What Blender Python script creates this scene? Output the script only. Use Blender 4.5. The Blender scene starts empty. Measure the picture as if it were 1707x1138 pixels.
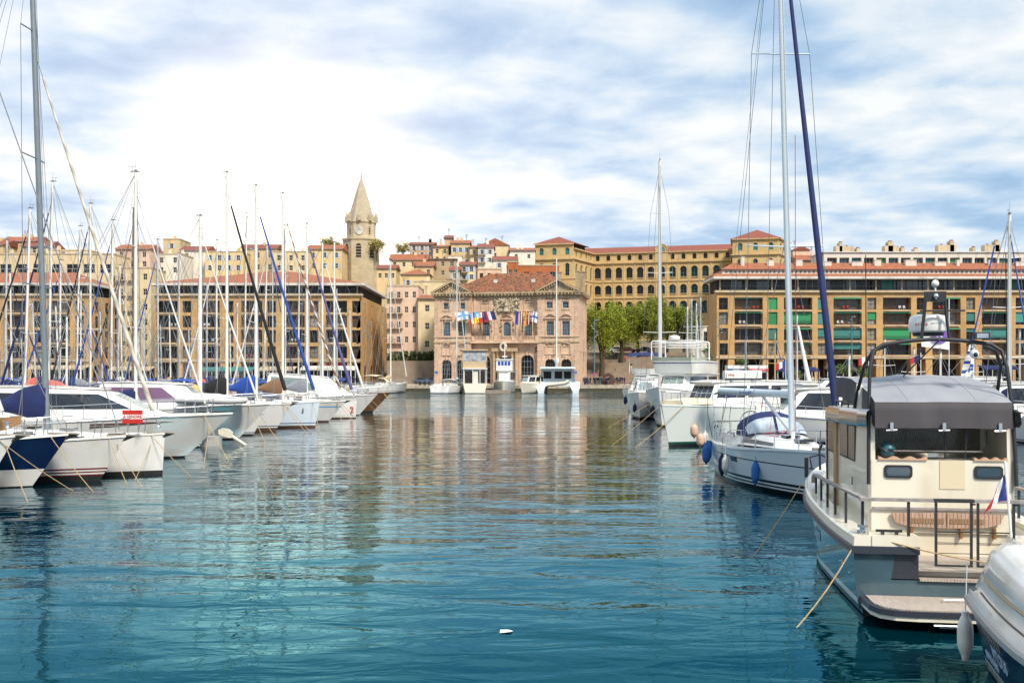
import bpy, bmesh, math, random
from mathutils import Vector, Matrix, noise
R = math.radians
sc = bpy.context.scene
COL = sc.collection

# ---------------------------------------------------------------- camera
F = 1660.0                      # focal length in photo pixels (35 mm lens)
CX, HY, CH = 853.5, 618.0, 4.0  # photo centre column, horizon row, eye height above the water
cam_d = bpy.data.cameras.new('camera'); cam = bpy.data.objects.new('camera', cam_d); COL.objects.link(cam)
cam.location = (0, 0, CH); cam.rotation_euler = (R(90), 0, 0)
cam_d.sensor_width = 36.0; cam_d.lens = 36.0 * F / 1707.0
cam_d.shift_y = (HY - 569.0) / 1707.0
cam_d.clip_start = 0.1; cam_d.clip_end = 5000
sc.camera = cam

# ---------------------------------------------------------------- light
sc.view_settings.view_transform = 'Standard'; sc.view_settings.look = 'None'
sc.view_settings.gamma = 1.0; sc.view_settings.exposure = 0.30
SUN_AZ, SUN_EL = R(150), R(48)     # measured from +Y towards +X
SDIR = Vector((math.sin(SUN_AZ) * math.cos(SUN_EL), math.cos(SUN_AZ) * math.cos(SUN_EL), math.sin(SUN_EL)))
sl = bpy.data.lights.new('sun', 'SUN'); sl.energy = 4.0; sl.angle = R(10); sl.color = (1.0, 0.90, 0.76)
so = bpy.data.objects.new('sun', sl); COL.objects.link(so)
so.rotation_euler = SDIR.to_track_quat('Z', 'Y').to_euler()
w = bpy.data.worlds.new("World"); sc.world = w; w.use_nodes = True
nt = w.node_tree; nt.nodes.clear()
def N(t, **k):
    n = nt.nodes.new(t)
    for a, b in k.items(): setattr(n, a, b)
    return n
def L(a, b): nt.links.new(a, b)
def mth(op, a, b=None, c=None, clamp=False):
    n = N('ShaderNodeMath', operation=op, use_clamp=clamp)
    for i, v in enumerate((a, b, c)):
        if v is None: continue
        if isinstance(v, (int, float)): n.inputs[i].default_value = v
        else: L(v, n.inputs[i])
    return n.outputs[0]
def ramp(val, pts):
    n = N('ShaderNodeValToRGB'); L(val, n.inputs[0]); e = n.color_ramp.elements
    while len(e) < len(pts): e.new(0.5)
    for q, (p, c) in zip(e, pts): q.position = p; q.color = tuple(c) + (1,)
    return n.outputs[0]
def mix(fac, a, b, mode='MIX'):
    n = N('ShaderNodeMix', data_type='RGBA', blend_type=mode)
    for s, v in ((n.inputs[0], fac), (n.inputs[6], a), (n.inputs[7], b)):
        if isinstance(v, (int, float)): s.default_value = v
        elif isinstance(v, tuple): s.default_value = v + (1,)
        else: L(v, s)
    return n.outputs[2]
sky = N('ShaderNodeTexSky', sky_type='NISHITA', sun_disc=False, sun_elevation=SUN_EL, sun_rotation=SUN_AZ)
sky.air_density = 1.0; sky.dust_density = 0.5
tc = N('ShaderNodeTexCoord'); D = tc.outputs['Generated']
sep = N('ShaderNodeSeparateXYZ'); L(D, sep.inputs[0]); dx, dy, dz = sep.outputs
# cloud deck: noise on a flat layer above the harbour, so it thins out towards the horizon as real cloud does
zz = mth('ADD', mth('MAXIMUM', dz, 0.0), 0.10)
cv = N('ShaderNodeCombineXYZ'); L(mth('DIVIDE', dx, zz), cv.inputs[0]); L(mth('DIVIDE', dy, zz), cv.inputs[1])
def cnoise(scale, det, rough, off, dist=0.0, sx=1.0, sy=1.0):
    m = N('ShaderNodeMapping'); L(cv.outputs[0], m.inputs[0]); m.inputs['Location'].default_value = off; m.inputs['Scale'].default_value = (sx, sy, 1)
    n = N('ShaderNodeTexNoise'); L(m.outputs[0], n.inputs['Vector'])
    n.inputs['Scale'].default_value = scale; n.inputs['Detail'].default_value = det; n.inputs['Roughness'].default_value = rough; n.inputs['Distortion'].default_value = dist
    return n.outputs['Fac']
n1 = cnoise(0.9, 6, 0.55, (3.1, 1.7, 0.0), 0.3, 0.8, 1.0)
n2 = cnoise(3.3, 6, 0.5, (7.3, 2.2, 1.0), 0.15, 1.0, 1.0)
cl = mth('ADD', mth('MULTIPLY', n1, 0.42), mth('MULTIPLY', n2, 0.58))
cloud = ramp(cl, [(0.32, (0.25, 0.40, 0.61)), (0.41, (0.36, 0.51, 0.69)), (0.48, (0.51, 0.63, 0.76)), (0.54, (0.66, 0.73, 0.79)), (0.62, (0.82, 0.84, 0.85))])
hs = mix(0.35, sky.outputs[0], (6.0, 8.0, 11.0))
base = mix(0.93, mix(1.0, sky.outputs[0], (0.10, 0.10, 0.10), 'MULTIPLY'), cloud)
# brighter cloud overhead (as any overcast sky), and a warm glow painted low over the town, away from the sun lamp
up = ramp(dz, [(0.0, (1, 1, 1)), (0.42, (1, 1, 1)), (0.72, (1.6, 1.55, 1.5)), (1.0, (1.6, 1.55, 1.5))])
base = mix(1.0, base, up, 'MULTIPLY')
dp = N('ShaderNodeVectorMath', operation='DOT_PRODUCT'); L(D, dp.inputs[0]); dp.inputs[1].default_value = (math.sin(R(-13)) * math.cos(R(10)), math.cos(R(-13)) * math.cos(R(10)), math.sin(R(10)))
g1 = mth('POWER', mth('MAXIMUM', dp.outputs['Value'], 0.0), 230.0)
g2 = mth('POWER', mth('MAXIMUM', dp.outputs['Value'], 0.0), 24.0)
glow = mix(1.0, mix(1.0, (1.3, .95, .55), g1, 'MULTIPLY'), mix(1.0, (0.24, 0.17, 0.13), g2, 'MULTIPLY'), 'ADD')
base = mix(1.0, base, glow, 'ADD')
bg = N('ShaderNodeBackground'); L(base, bg.inputs[0]); bg.inputs[1].default_value = 1.0
out = N('ShaderNodeOutputWorld'); L(bg.outputs[0], out.inputs[0])
w.cycles.sampling_method = 'MANUAL'; w.cycles.sample_map_resolution = 512
sc.cycles.use_denoising = True; sc.cycles.max_bounces = 6; sc.cycles.volume_bounces = 0
sc.cycles.transparent_max_bounces = 8; sc.cycles.caustics_reflective = False; sc.cycles.caustics_refractive = False

# ---------------------------------------------------------------- mesh helpers
T = Matrix.Translation
def RZ(a): return Matrix.Rotation(a, 4, 'Z')
def RX(a): return Matrix.Rotation(a, 4, 'X')
def RY(a): return Matrix.Rotation(a, 4, 'Y')
def ppt(px, py, Y): return Vector(((px - CX) * Y / F, Y, CH - (py - HY) * Y / F))
def pX(px, Y): return (px - CX) * Y / F
def pZ(py, Y): return CH - (py - HY) * Y / F

class MB:
    def __init__(s, M=None): s.v = []; s.f = []; s.mi = []; s.M = M or Matrix(); s.k = 0
    def pt(s, p): s.v.append(tuple(s.M @ Vector(p))); return len(s.v) - 1
    def face(s, pts):
        s.f.append([s.pt(p) for p in pts]); s.mi.append(s.k)
    def idx(s, ids): s.f.append(list(ids)); s.mi.append(s.k)
    def box(s, x0, x1, y0, y1, z0, z1):
        i = [s.pt(p) for p in ((x0,y0,z0),(x1,y0,z0),(x1,y1,z0),(x0,y1,z0),(x0,y0,z1),(x1,y0,z1),(x1,y1,z1),(x0,y1,z1))]
        for q in ((0,3,2,1),(4,5,6,7),(0,1,5,4),(1,2,6,5),(2,3,7,6),(3,0,4,7)): s.idx([i[j] for j in q])
        return s
    def rings(s, rs, close=True, cap0=True, cap1=True):
        I = [[s.pt(p) for p in r] for r in rs]; n = len(rs[0])
        for a, b in zip(I, I[1:]):
            for j in range(n if close else n - 1):
                k = (j + 1) % n; s.idx((a[j], a[k], b[k], b[j]))
        if cap0 and close: s.idx(I[0][::-1])
        if cap1 and close: s.idx(I[-1])
        return s
    def tube(s, pts, r, n=6, r1=None):
        pts = [Vector(p) for p in pts]; rs = []; N_ = len(pts)
        for i, p in enumerate(pts):
            d = (pts[min(i + 1, N_ - 1)] - pts[max(i - 1, 0)]).normalized()
            u = d.cross(Vector((0, 0, 1)))
            if u.length < 0.05: u = d.cross(Vector((1, 0, 0)))
            u.normalize(); w_ = d.cross(u)
            rr = r if r1 is None else r + (r1 - r) * i / (N_ - 1)
            rs.append([p + (u * math.cos(t) + w_ * math.sin(t)) * rr for t in [2 * math.pi * j / n for j in range(n)]])
        return s.rings(rs)
    def lathe(s, prof, c=(0, 0, 0), n=12, ph=0):
        rs = [[(c[0] + r * math.cos(2 * math.pi * (j + ph) / n), c[1] + r * math.sin(2 * math.pi * (j + ph) / n), c[2] + z) for j in range(n)] for r, z in prof]
        return s.rings(rs)
    def ext(s, pts, d):           # polygon (list of 3-D points) pushed by vector d into a solid
        d = Vector(d); a = [Vector(p) for p in pts]; b = [p + d for p in a]
        return s.rings([a, b])
    def ball(s, c, r, n=8, m=5, sz=1.0):
        return s.lathe([(max(0.001, r * math.sin(math.pi * k / m)), -r * sz * math.cos(math.pi * k / m)) for k in range(m + 1)], c, n)
    def build(s, name, mats, parent=None, smooth=None, loc=None, link=True):
        me = bpy.data.meshes.new(name); me.from_pydata(s.v, [], s.f)
        for m in (mats if isinstance(mats, (list, tuple)) else [mats]): me.materials.append(m)
        if any(s.mi): me.polygons.foreach_set('material_index', s.mi)
        bm = bmesh.new(); bm.from_mesh(me); bmesh.ops.recalc_face_normals(bm, faces=bm.faces); bm.to_mesh(me); bm.free()
        if smooth:
            me.polygons.foreach_set('use_smooth', [True] * len(me.polygons)); me.set_sharp_from_angle(angle=R(smooth))
        me.update()
        o = bpy.data.objects.new(name, me)
        if link: COL.objects.link(o)
        if parent: o.parent = parent
        if loc is not None: o.location = loc
        return o

def tag(o, label, cat, group=None):
    o['label'] = label; o['category'] = cat
    if group: o['group'] = group
    return o
def thing(name, label, cat, loc=(0, 0, 0), rz=0.0, group=None):
    o = bpy.data.objects.new(name, None); o.empty_display_size = 0.3; COL.objects.link(o)
    o.location = loc; o.rotation_euler = (0, 0, rz)
    return tag(o, label, cat, group)
def struct(o, kind='structure'): o['kind'] = kind; return o
def kid(name, me, parent, M=None):
    o = bpy.data.objects.new(name, me); COL.objects.link(o); o.parent = parent
    if M is not None: o.matrix_basis = M
    return o
def copy_tree(o, parent=None):
    c = o.copy(); COL.objects.link(c)
    if parent: c.parent = parent
    for ch in list(o.children): copy_tree(ch, c)
    return c
def text_mb(s, size, depth=0.01, align='CENTER', shear=0.0, bold=0.0):
    cu = bpy.data.curves.new('t', 'FONT'); cu.body = s; cu.size = size; cu.extrude = depth; cu.align_x = align; cu.align_y = 'CENTER'; cu.shear = shear; cu.offset = bold
    ob = bpy.data.objects.new('t', cu); me = bpy.data.meshes.new_from_object(ob); bpy.data.objects.remove(ob); return me
def writing(s, size, m, parent, M, depth=0.01, name='lettering', align='CENTER', shear=0.0, bold=0.0):
    me = text_mb(s, size, depth, align, shear, bold); me.materials.clear(); me.materials.append(m); return kid(name, me, parent, M)

# ---------------------------------------------------------------- materials
MATS = {}
def mat(name, c, rough=0.6, metal=0.0, var=0.0, vs=3.0, bump=0.0, bs=20.0, coat=0.0, dirt=None, ds=0.6, spec=0.5, alpha=None, rnd=0.0, pattern=None, trans=0.0):
    if name in MATS: return MATS[name]
    m = bpy.data.materials.new(name); m.use_nodes = True; t = m.node_tree; b = t.nodes['Principled BSDF']
    b.inputs['Roughness'].default_value = rough; b.inputs['Metallic'].default_value = metal
    b.inputs['Coat Weight'].default_value = coat; b.inputs['Specular IOR Level'].default_value = spec
    if trans: b.inputs['Transmission Weight'].default_value = trans
    co = t.nodes.new('ShaderNodeTexCoord').outputs['Object']
    def nz(scale, det=4, vec=None, stretch=None):
        n = t.nodes.new('ShaderNodeTexNoise'); n.inputs['Scale'].default_value = scale; n.inputs['Detail'].default_value = det
        v = vec or co
        if stretch:
            mp = t.nodes.new('ShaderNodeMapping'); mp.inputs['Scale'].default_value = stretch; t.links.new(v, mp.inputs[0]); v = mp.outputs[0]
        t.links.new(v, n.inputs['Vector']); return n.outputs['Fac']
    def mx(fac, a, bb, mode='MIX'):
        n = t.nodes.new('ShaderNodeMix'); n.data_type = 'RGBA'; n.blend_type = mode
        for s_, v in ((n.inputs[0], fac), (n.inputs[6], a), (n.inputs[7], bb)):
            if isinstance(v, (int, float)): s_.default_value = v
            elif isinstance(v, tuple): s_.default_value = tuple(v[:3]) + (1,)
            else: t.links.new(v, s_)
        return n.outputs[2]
    def mr(v, a, bb, lo=0.0, hi=1.0):
        n = t.nodes.new('ShaderNodeMapRange'); t.links.new(v, n.inputs[0])
        for i, q in enumerate((a, bb, lo, hi)): n.inputs[i + 1].default_value = q
        return n.outputs[0]
    col = c; hgt = None
    if pattern: col, hgt = pattern(t, co, c, mx, mr, nz)
    if var:
        f = mr(nz(vs, 5), 0.3, 0.7)
        lo = tuple(x * (1 - var) for x in c); hi = tuple(min(1, x * (1 + var * 0.6)) for x in c)
        col = mx(f, lo, hi) if not pattern else mx(1.0, col, mx(f, (1 - var,) * 3, (1 + var * 0.5,) * 3), 'MULTIPLY')
    if dirt: col = mx(mr(nz(ds, 6, stretch=(1, 1, 0.25)), 0.52, 0.72, 0.0, 0.75), col, dirt)
    if rnd:
        oi = t.nodes.new('ShaderNodeObjectInfo'); col = mx(1.0, col, mx(oi.outputs['Random'], (1 - rnd,) * 3, (1 + rnd,) * 3), 'MULTIPLY')
    if isinstance(col, tuple): b.inputs['Base Color'].default_value = col[:3] + (1,)
    else: t.links.new(col, b.inputs['Base Color'])
    if bump or hgt is not None:
        bp = t.nodes.new('ShaderNodeBump'); bp.inputs['Strength'].default_value = 0.6; bp.inputs['Distance'].default_value = bump or 0.02
        t.links.new(hgt if hgt is not None else nz(bs, 4), bp.inputs['Height']); t.links.new(bp.outputs[0], b.inputs['Normal'])
    MATS[name] = m; return m
def P_courses(h, wd, dark=0.75):
    def f(t, co, c, mx, mr, nz):
        sp = t.nodes.new('ShaderNodeSeparateXYZ'); t.links.new(co, sp.inputs[0])
        ad = t.nodes.new('ShaderNodeMath'); ad.operation = 'ADD'; t.links.new(sp.outputs[0], ad.inputs[0]); t.links.new(sp.outputs[1], ad.inputs[1])
        cb = t.nodes.new('ShaderNodeCombineXYZ'); t.links.new(ad.outputs[0], cb.inputs[0]); t.links.new(sp.outputs[2], cb.inputs[1])
        br = t.nodes.new('ShaderNodeTexBrick'); t.links.new(cb.outputs[0], br.inputs['Vector']); br.inputs['Scale'].default_value = 1.0
        br.inputs['Row Height'].default_value = h; br.inputs['Brick Width'].default_value = wd; br.inputs['Mortar Size'].default_value = h * 0.05; br.inputs['Mortar Smooth'].default_value = 0.3
        br.inputs['Color1'].default_value = tuple(x * 1.06 for x in c) + (1,); br.inputs['Color2'].default_value = tuple(x * 0.9 for x in c) + (1,); br.inputs['Mortar'].default_value = tuple(x * dark for x in c) + (1,)
        return br.outputs['Color'], None
    return f
def P_tiles(c2, c3, sc_=1.0):
    def f(t, co, c, mx, mr, nz):
        sp = t.nodes.new('ShaderNodeSeparateXYZ'); t.links.new(co, sp.inputs[0])
        w_ = t.nodes.new('ShaderNodeTexWave'); w_.inputs['Scale'].default_value = 1.3 * sc_; w_.inputs['Distortion'].default_value = 0.4; t.links.new(co, w_.inputs['Vector'])
        a = mx(mr(nz(2.2, 8), 0.42, 0.6), c, c2); a = mx(mr(nz(5.5, 3), 0.58, 0.66), a, c3)
        return mx(1.0, a, mx(w_.outputs['Fac'], (0.72,) * 3, (1.12,) * 3), 'MULTIPLY'), w_.outputs['Fac']
    return f
def P_planks(step, axis=0, gap=(0.03, 0.025, 0.02)):
    def f(t, co, c, mx, mr, nz):
        sp = t.nodes.new('ShaderNodeSeparateXYZ'); t.links.new(co, sp.inputs[0])
        md = t.nodes.new('ShaderNodeMath'); md.operation = 'PINGPONG'; t.links.new(sp.outputs[axis], md.inputs[0]); md.inputs[1].default_value = step / 2
        g = mr(md.outputs[0], 0.0, step * 0.09)
        st = [3, 3, 3]; st[axis] = 30
        a = mx(mr(nz(1.5, 5, stretch=tuple(st)), 0.3, 0.7), tuple(x * 0.78 for x in c), tuple(x * 1.15 for x in c))
        return mx(g, gap, a), g
    return f
def P_drape(a=0.55):
    def f(t, co, c, mx, mr, nz):
        n = nz(1.1, 3, stretch=(1.6, 1.6, 0.7)); return mx(mr(n, 0.3, 0.7), tuple(x * 0.93 for x in c), tuple(x * 1.05 for x in c)), n
    return f
ochre = mat('ochre_stone', (0.51, 0.31, 0.125), 0.85, var=0.16, vs=0.5, pattern=P_courses(0.33, 1.1, 0.86), dirt=(0.30, 0.18, 0.08), ds=0.35)
ochre2 = mat('pale_ochre_stone', (0.52, 0.34, 0.135), 0.85, var=0.15, vs=0.4, pattern=P_courses(0.4, 1.2, 0.85), dirt=(0.30, 0.19, 0.08), ds=0.3)
concrete = mat('cream_concrete', (0.50, 0.40, 0.27), 0.8, var=0.12, vs=0.8, dirt=(0.28, 0.22, 0.15))
fascia = mat('fascia_white', (0.62, 0.60, 0.56), 0.7, var=0.08, dirt=(0.35, 0.32, 0.28))
whitewall = mat('white_render', (0.66, 0.60, 0.52), 0.85, var=0.08, dirt=(0.4, 0.33, 0.26))
pinkstone = mat('pink_stone', (0.62, 0.435, 0.305), 0.85, var=0.12, vs=0.6, pattern=P_courses(0.45, 1.4, 0.88), dirt=(0.36, 0.235, 0.16), ds=0.45)
greystone = mat('weathered_stone', (0.42, 0.32, 0.19), 0.85, var=0.25, vs=2.0, dirt=(0.13, 0.10, 0.07), ds=0.9)
darkstone = mat('dark_weathered_stone', (0.20, 0.15, 0.10), 0.9, var=0.35, vs=3.0)
hotelstone = mat('hotel_stone', (0.55, 0.385, 0.17), 0.85, var=0.12, vs=0.4, pattern=P_courses(0.5, 1.5, 0.88), dirt=(0.33, 0.22, 0.10), ds=0.3)
tile_new = mat('roof_tile_orange', (0.36, 0.115, 0.045), 0.85, bump=0.05, var=0.2, vs=0.9, pattern=P_tiles((0.27, 0.085, 0.04), (0.44, 0.20, 0.10)))
tile_old = mat('roof_tile_old', (0.29, 0.085, 0.03), 0.85, bump=0.05, var=0.3, vs=0.7, pattern=P_tiles((0.055, 0.032, 0.02), (0.50, 0.27, 0.12)))
tile_red = mat('roof_tile_dull_red', (0.25, 0.075, 0.045), 0.85, bump=0.05, var=0.15, pattern=P_tiles((0.22, 0.055, 0.035), (0.33, 0.10, 0.06)))
glass = mat('window_glass', (0.010, 0.011, 0.012), 0.08, spec=0.35, rnd=0.6, var=0.5, vs=0.7)
glass_blue = mat('window_glass_blue', (0.03, 0.06, 0.085), 0.06, spec=0.7, rnd=0.4)
curt_w = mat('pale_curtain', (.24, .22, .19), .3, spec=.5, rnd=.5, var=.5, vs=1.3); curt_b = mat('warm_curtain', (.10, .055, .03), .3, spec=.5, rnd=.5, var=.5, vs=1.3); redfurn = mat('red_furniture', (.35, .02, .02), .6); whfurn = mat('white_furniture', (.6, .6, .58), .6); potm = mat('terracotta', (.28, .10, .05), .8)
interior = mat('unlit_interior_tone', (0.016, 0.013, 0.012), 0.8, var=0.8, vs=1.1)  # near-black colour stands in for the unlit rooms behind the openings
teal = mat('teal_shutter', (0.02, 0.17, 0.18), 0.5, rnd=0.25); teal_b = mat('teal_blind', (0.04, 0.20, 0.19), 0.7, rnd=0.25); green_b = mat('green_blind', (0.02, 0.24, 0.09), 0.7, rnd=0.3)
green_aw = mat('green_awning', (0.05, 0.30, 0.14), 0.7); blueshut = mat('pale_blue_shutter', (0.40, 0.50, 0.66), 0.6)
darkmetal = mat('dark_metal', (0.035, 0.035, 0.038), 0.45, metal=0.3); frame_dk = mat('dark_window_frame', (0.07, 0.055, 0.045), 0.5); frame_wh = mat('white_window_frame', (0.55, 0.52, 0.46), 0.5)
frame_bl = mat('grey_blue_frame', (0.22, 0.28, 0.32), 0.5); woodframe = mat('brown_window_frame', (0.14, 0.07, 0.03), 0.5)
quaystone = mat('quay_paving', (0.40, 0.34, 0.27), 0.85, var=0.15, vs=0.5, pattern=P_courses(0.6, 1.0, 0.8)); quayedge = mat('quay_edge_stone', (0.46, 0.39, 0.29), 0.8, var=0.25, vs=1.2, dirt=(0.10, 0.09, 0.05), ds=1.0)
quaywet = mat('wet_quay_stone', (0.060, 0.052, 0.028), 0.6, var=0.4, vs=2)
stepst = mat('step_stone', (0.26, 0.20, 0.145), 0.85, var=0.2, vs=0.8); asphalt = mat('asphalt', (0.055, 0.055, 0.055), 0.9, var=0.2, vs=1)
earth = mat('hill_ground', (0.16, 0.13, 0.09), 0.95, var=0.3, vs=0.15)
foliage = mat('spring_foliage', (0.22, 0.26, 0.008), 0.6, rnd=0.12, var=0.55, vs=0.8); foliage_dk = mat('dark_foliage', (0.055, 0.085, 0.015), 0.7, rnd=0.2, var=0.5, vs=0.8)
bark = mat('bark', (0.07, 0.055, 0.035), 0.95, var=0.4, vs=2)

# ---------------------------------------------------------------- setting: water, quay, hill, road, steps
def water_mat():
    m = bpy.data.materials.new('harbour_water'); m.use_nodes = True; t = m.node_tree; b = t.nodes['Principled BSDF']
    b.inputs['Base Color'].default_value = (0.0002, 0.026, 0.038, 1); b.inputs['Roughness'].default_value = 0.02; b.inputs['Specular Tint'].default_value = (0.12, 0.72, 0.95, 1); b.inputs['IOR'].default_value = 1.33
    co = t.nodes.new('ShaderNodeTexCoord').outputs['Object']
    def wn(scale, det, st, dist=0.3, rough=0.5, rot=0.0):
        mp = t.nodes.new('ShaderNodeMapping'); t.links.new(co, mp.inputs[0]); mp.inputs['Scale'].default_value = st; mp.inputs['Rotation'].default_value = (0, 0, rot)
        n = t.nodes.new('ShaderNodeTexNoise'); t.links.new(mp.outputs[0], n.inputs[0]); n.inputs['Scale'].default_value = scale; n.inputs['Detail'].default_value = det
        n.inputs['Roughness'].default_value = rough; n.inputs['Distortion'].default_value = dist; return n.outputs['Fac']
    def ma(op, a, bb):
        n = t.nodes.new('ShaderNodeMath'); n.operation = op
        for i, v in enumerate((a, bb)):
            if isinstance(v, (int, float)): n.inputs[i].default_value = v
            else: t.links.new(v, n.inputs[i])
        return n.outputs[0]
    swell = wn(0.34, 2, (0.5, 1.3, 1), 0.4, 0.45, 0.1); rip = wn(1.25, 3, (0.5, 1.2, 1), 0.7, 0.5, -0.08); fine = wn(4.2, 2, (0.7, 1.1, 1), 0.2, 0.5, 0.3)
    calm = wn(0.045, 2, (0.35, 1.6, 1), 0.5)
    h = ma('ADD', ma('ADD', ma('MULTIPLY', swell, 2.6), ma('MULTIPLY', rip, 0.8)), ma('MULTIPLY', fine, 0.07))
    amp = t.nodes.new('ShaderNodeMapRange'); t.links.new(calm, amp.inputs[0]); amp.inputs[1].default_value = 0.35; amp.inputs[2].default_value = 0.68; amp.inputs[3].default_value = 0.55; amp.inputs[4].default_value = 1.15
    sy = t.nodes.new('ShaderNodeSeparateXYZ'); t.links.new(co, sy.inputs[0]); wy = t.nodes.new('ShaderNodeMapRange'); t.links.new(ma('ADD', sy.outputs[1], ma('MULTIPLY', calm, 26.0)), wy.inputs[0]); wy.inputs[1].default_value = 96; wy.inputs[2].default_value = 120; wy.inputs[3].default_value = 1.0; wy.inputs[4].default_value = 4.5; h = ma('MULTIPLY', h, wy.outputs[0])  # breeze ruffles the water towards the far quay
    bp = t.nodes.new('ShaderNodeBump'); t.links.new(amp.outputs[0], bp.inputs['Strength']); bp.inputs['Distance'].default_value = 0.036
    t.links.new(h, bp.inputs['Height'])
    # murky teal body under a Fresnel mirror: steep reflections take the water's own blue-green, grazing ones stay clean
    fr = t.nodes.new('ShaderNodeFresnel'); fr.inputs['IOR'].default_value = 1.34; gl = t.nodes.new('ShaderNodeBsdfGlossy'); gl.inputs['Roughness'].default_value = 0.02; df = t.nodes.new('ShaderNodeBsdfDiffuse'); df.inputs['Color'].default_value = (0.0001, 0.015, 0.022, 1)
    cr = t.nodes.new('ShaderNodeValToRGB'); t.links.new(fr.outputs[0], cr.inputs[0]); e = cr.color_ramp.elements; e[0].position = 0.05; e[0].color = (0.03, 0.50, 0.68, 1); e[1].position = 0.62; e[1].color = (0.95, 0.98, 1, 1); q = e.new(0.28); q.color = (0.26, 0.70, 0.88, 1)
    t.links.new(cr.outputs[0], gl.inputs['Color']); ms = t.nodes.new('ShaderNodeMixShader'); t.links.new(ma('MINIMUM', ma('MULTIPLY', fr.outputs[0], 1.25), 1.0), ms.inputs[0]); t.links.new(df.outputs[0], ms.inputs[1]); t.links.new(gl.outputs[0], ms.inputs[2])
    for n_ in (fr, gl): t.links.new(bp.outputs[0], n_.inputs['Normal'])
    t.links.new(ms.outputs[0], t.nodes['Material Output'].inputs['Surface']); t.nodes.remove(b); return m
mb = MB(); mb.face([(-420, -60, 0), (420, -60, 0), (420, 199, 0), (-420, 199, 0)]); struct(mb.build('water', water_mat()))
QY, QZ = 196.0, 1.15
mb = MB(); mb.box(-420, 420, QY + 0.9, QY + 34, -3, QZ); mb.k = 1; mb.box(-420, 420, QY, QY + 0.9, 0.55, QZ + 0.04); mb.k = 2; mb.box(-420, 420, QY + 0.08, QY + 0.9, -3, 0.55)
struct(mb.build('quay', [quaystone, quayedge, quaywet]))
def hgt(x, y):
    t = min(1, max(0, (y - 232) / 110.0)); t = t * t * (3 - 2 * t)
    H = 27.0 if x < 12 else 27 - 13 * min(1, (x - 12) / 14)
    return QZ - 0.3 + H * t
mb = MB(); nx, ny = 60, 34; g = [[mb.pt((-420 + 840 * i / nx, QY + 33.9 + 330 * j / ny, hgt(-420 + 840 * i / nx, QY + 33.9 + 330 * j / ny))) for i in range(nx + 1)] for j in range(ny + 1)]
for j in range(ny):
    for i in range(nx): mb.idx((g[j][i], g[j][i + 1], g[j + 1][i + 1], g[j + 1][i]))
struct(mb.build('hill', earth, smooth=60))
# terraced steps beside the town hall, climbing to the road with parked cars
mb = MB()
for i in range(9):
    y0 = 221 + i * 2.6; mb.box(17 - i * 0.1, 44, y0, 262, QZ - 0.5 + i * 0.001, QZ + 0.45 + i * 0.86)
    if i % 3 == 1: mb.box(24, 40, y0 - 0.9, y0, QZ - 0.4, QZ + i * 0.86)
struct(mb.build('steps', stepst)); SZ = QZ + 0.45 + 8 * 0.86
mb = MB(); mb.box(16.5, 44, 244, 256, SZ + 0.004, SZ + 0.02); struct(mb.build('road', asphalt))

# ---------------------------------------------------------------- facades
def facade(mb, W, rows, dep=0.35, x0=0.0):
    """rows: (bottom, top, [(centre, width, sill, head, arched)]), wall in the plane y=0 with real openings dep deep"""
    for zb, zt, ops in rows:
        ops = sorted(ops)
        if not ops: mb.face([(x0, 0, zb), (x0 + W, 0, zb), (x0 + W, 0, zt), (x0, 0, zt)]); continue
        bd = [x0] + [(a[0] + a[1] / 2 + b[0] - b[1] / 2) / 2 for a, b in zip(ops, ops[1:])] + [x0 + W]
        for (xc, w_, s, t, ar), L0, L1 in zip(ops, bd, bd[1:]):
            a, b = xc - w_ / 2, xc + w_ / 2; sp = t - w_ / 2 if ar else t
            arc = [(xc - w_ / 2 * math.cos(q), sp + w_ / 2 * math.sin(q)) for q in [math.pi * k / 10 for k in range(11)]] if ar else [(a, t), (b, t)]
            half = len(arc) // 2; mid = arc[half][1] if ar else t
            lp = [(L0, zb), (xc, zb), (xc, s), (a, s)] + [p for p in arc if p[0] < xc - 1e-6] + [(xc, mid), (xc, zt), (L0, zt)]
            rp = [(xc, zt), (xc, mid)] + [p for p in arc if p[0] > xc + 1e-6] + [(b, s), (xc, s), (xc, zb), (L1, zb), (L1, zt)]
            if s - zb < 1e-4: lp = [(L0, zb), (a, zb)] + lp[4:]; rp = [p for p in rp if p not in ((xc, s), (xc, zb))]
            mb.face([(p[0], 0, p[1]) for p in lp]); mb.face([(p[0], 0, p[1]) for p in rp])
            ol = [(a, s)] + arc + [(b, s)]; o2 = []
            for p in ol:
                if not o2 or abs(p[0] - o2[-1][0]) + abs(p[1] - o2[-1][1]) > 1e-6: o2.append(p)
            for p, q in zip(o2, o2[1:] + [o2[0]]): mb.face([(p[0], 0, p[1]), (q[0], 0, q[1]), (q[0], dep, q[1]), (p[0], dep, p[1])])
WC = {}
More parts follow.
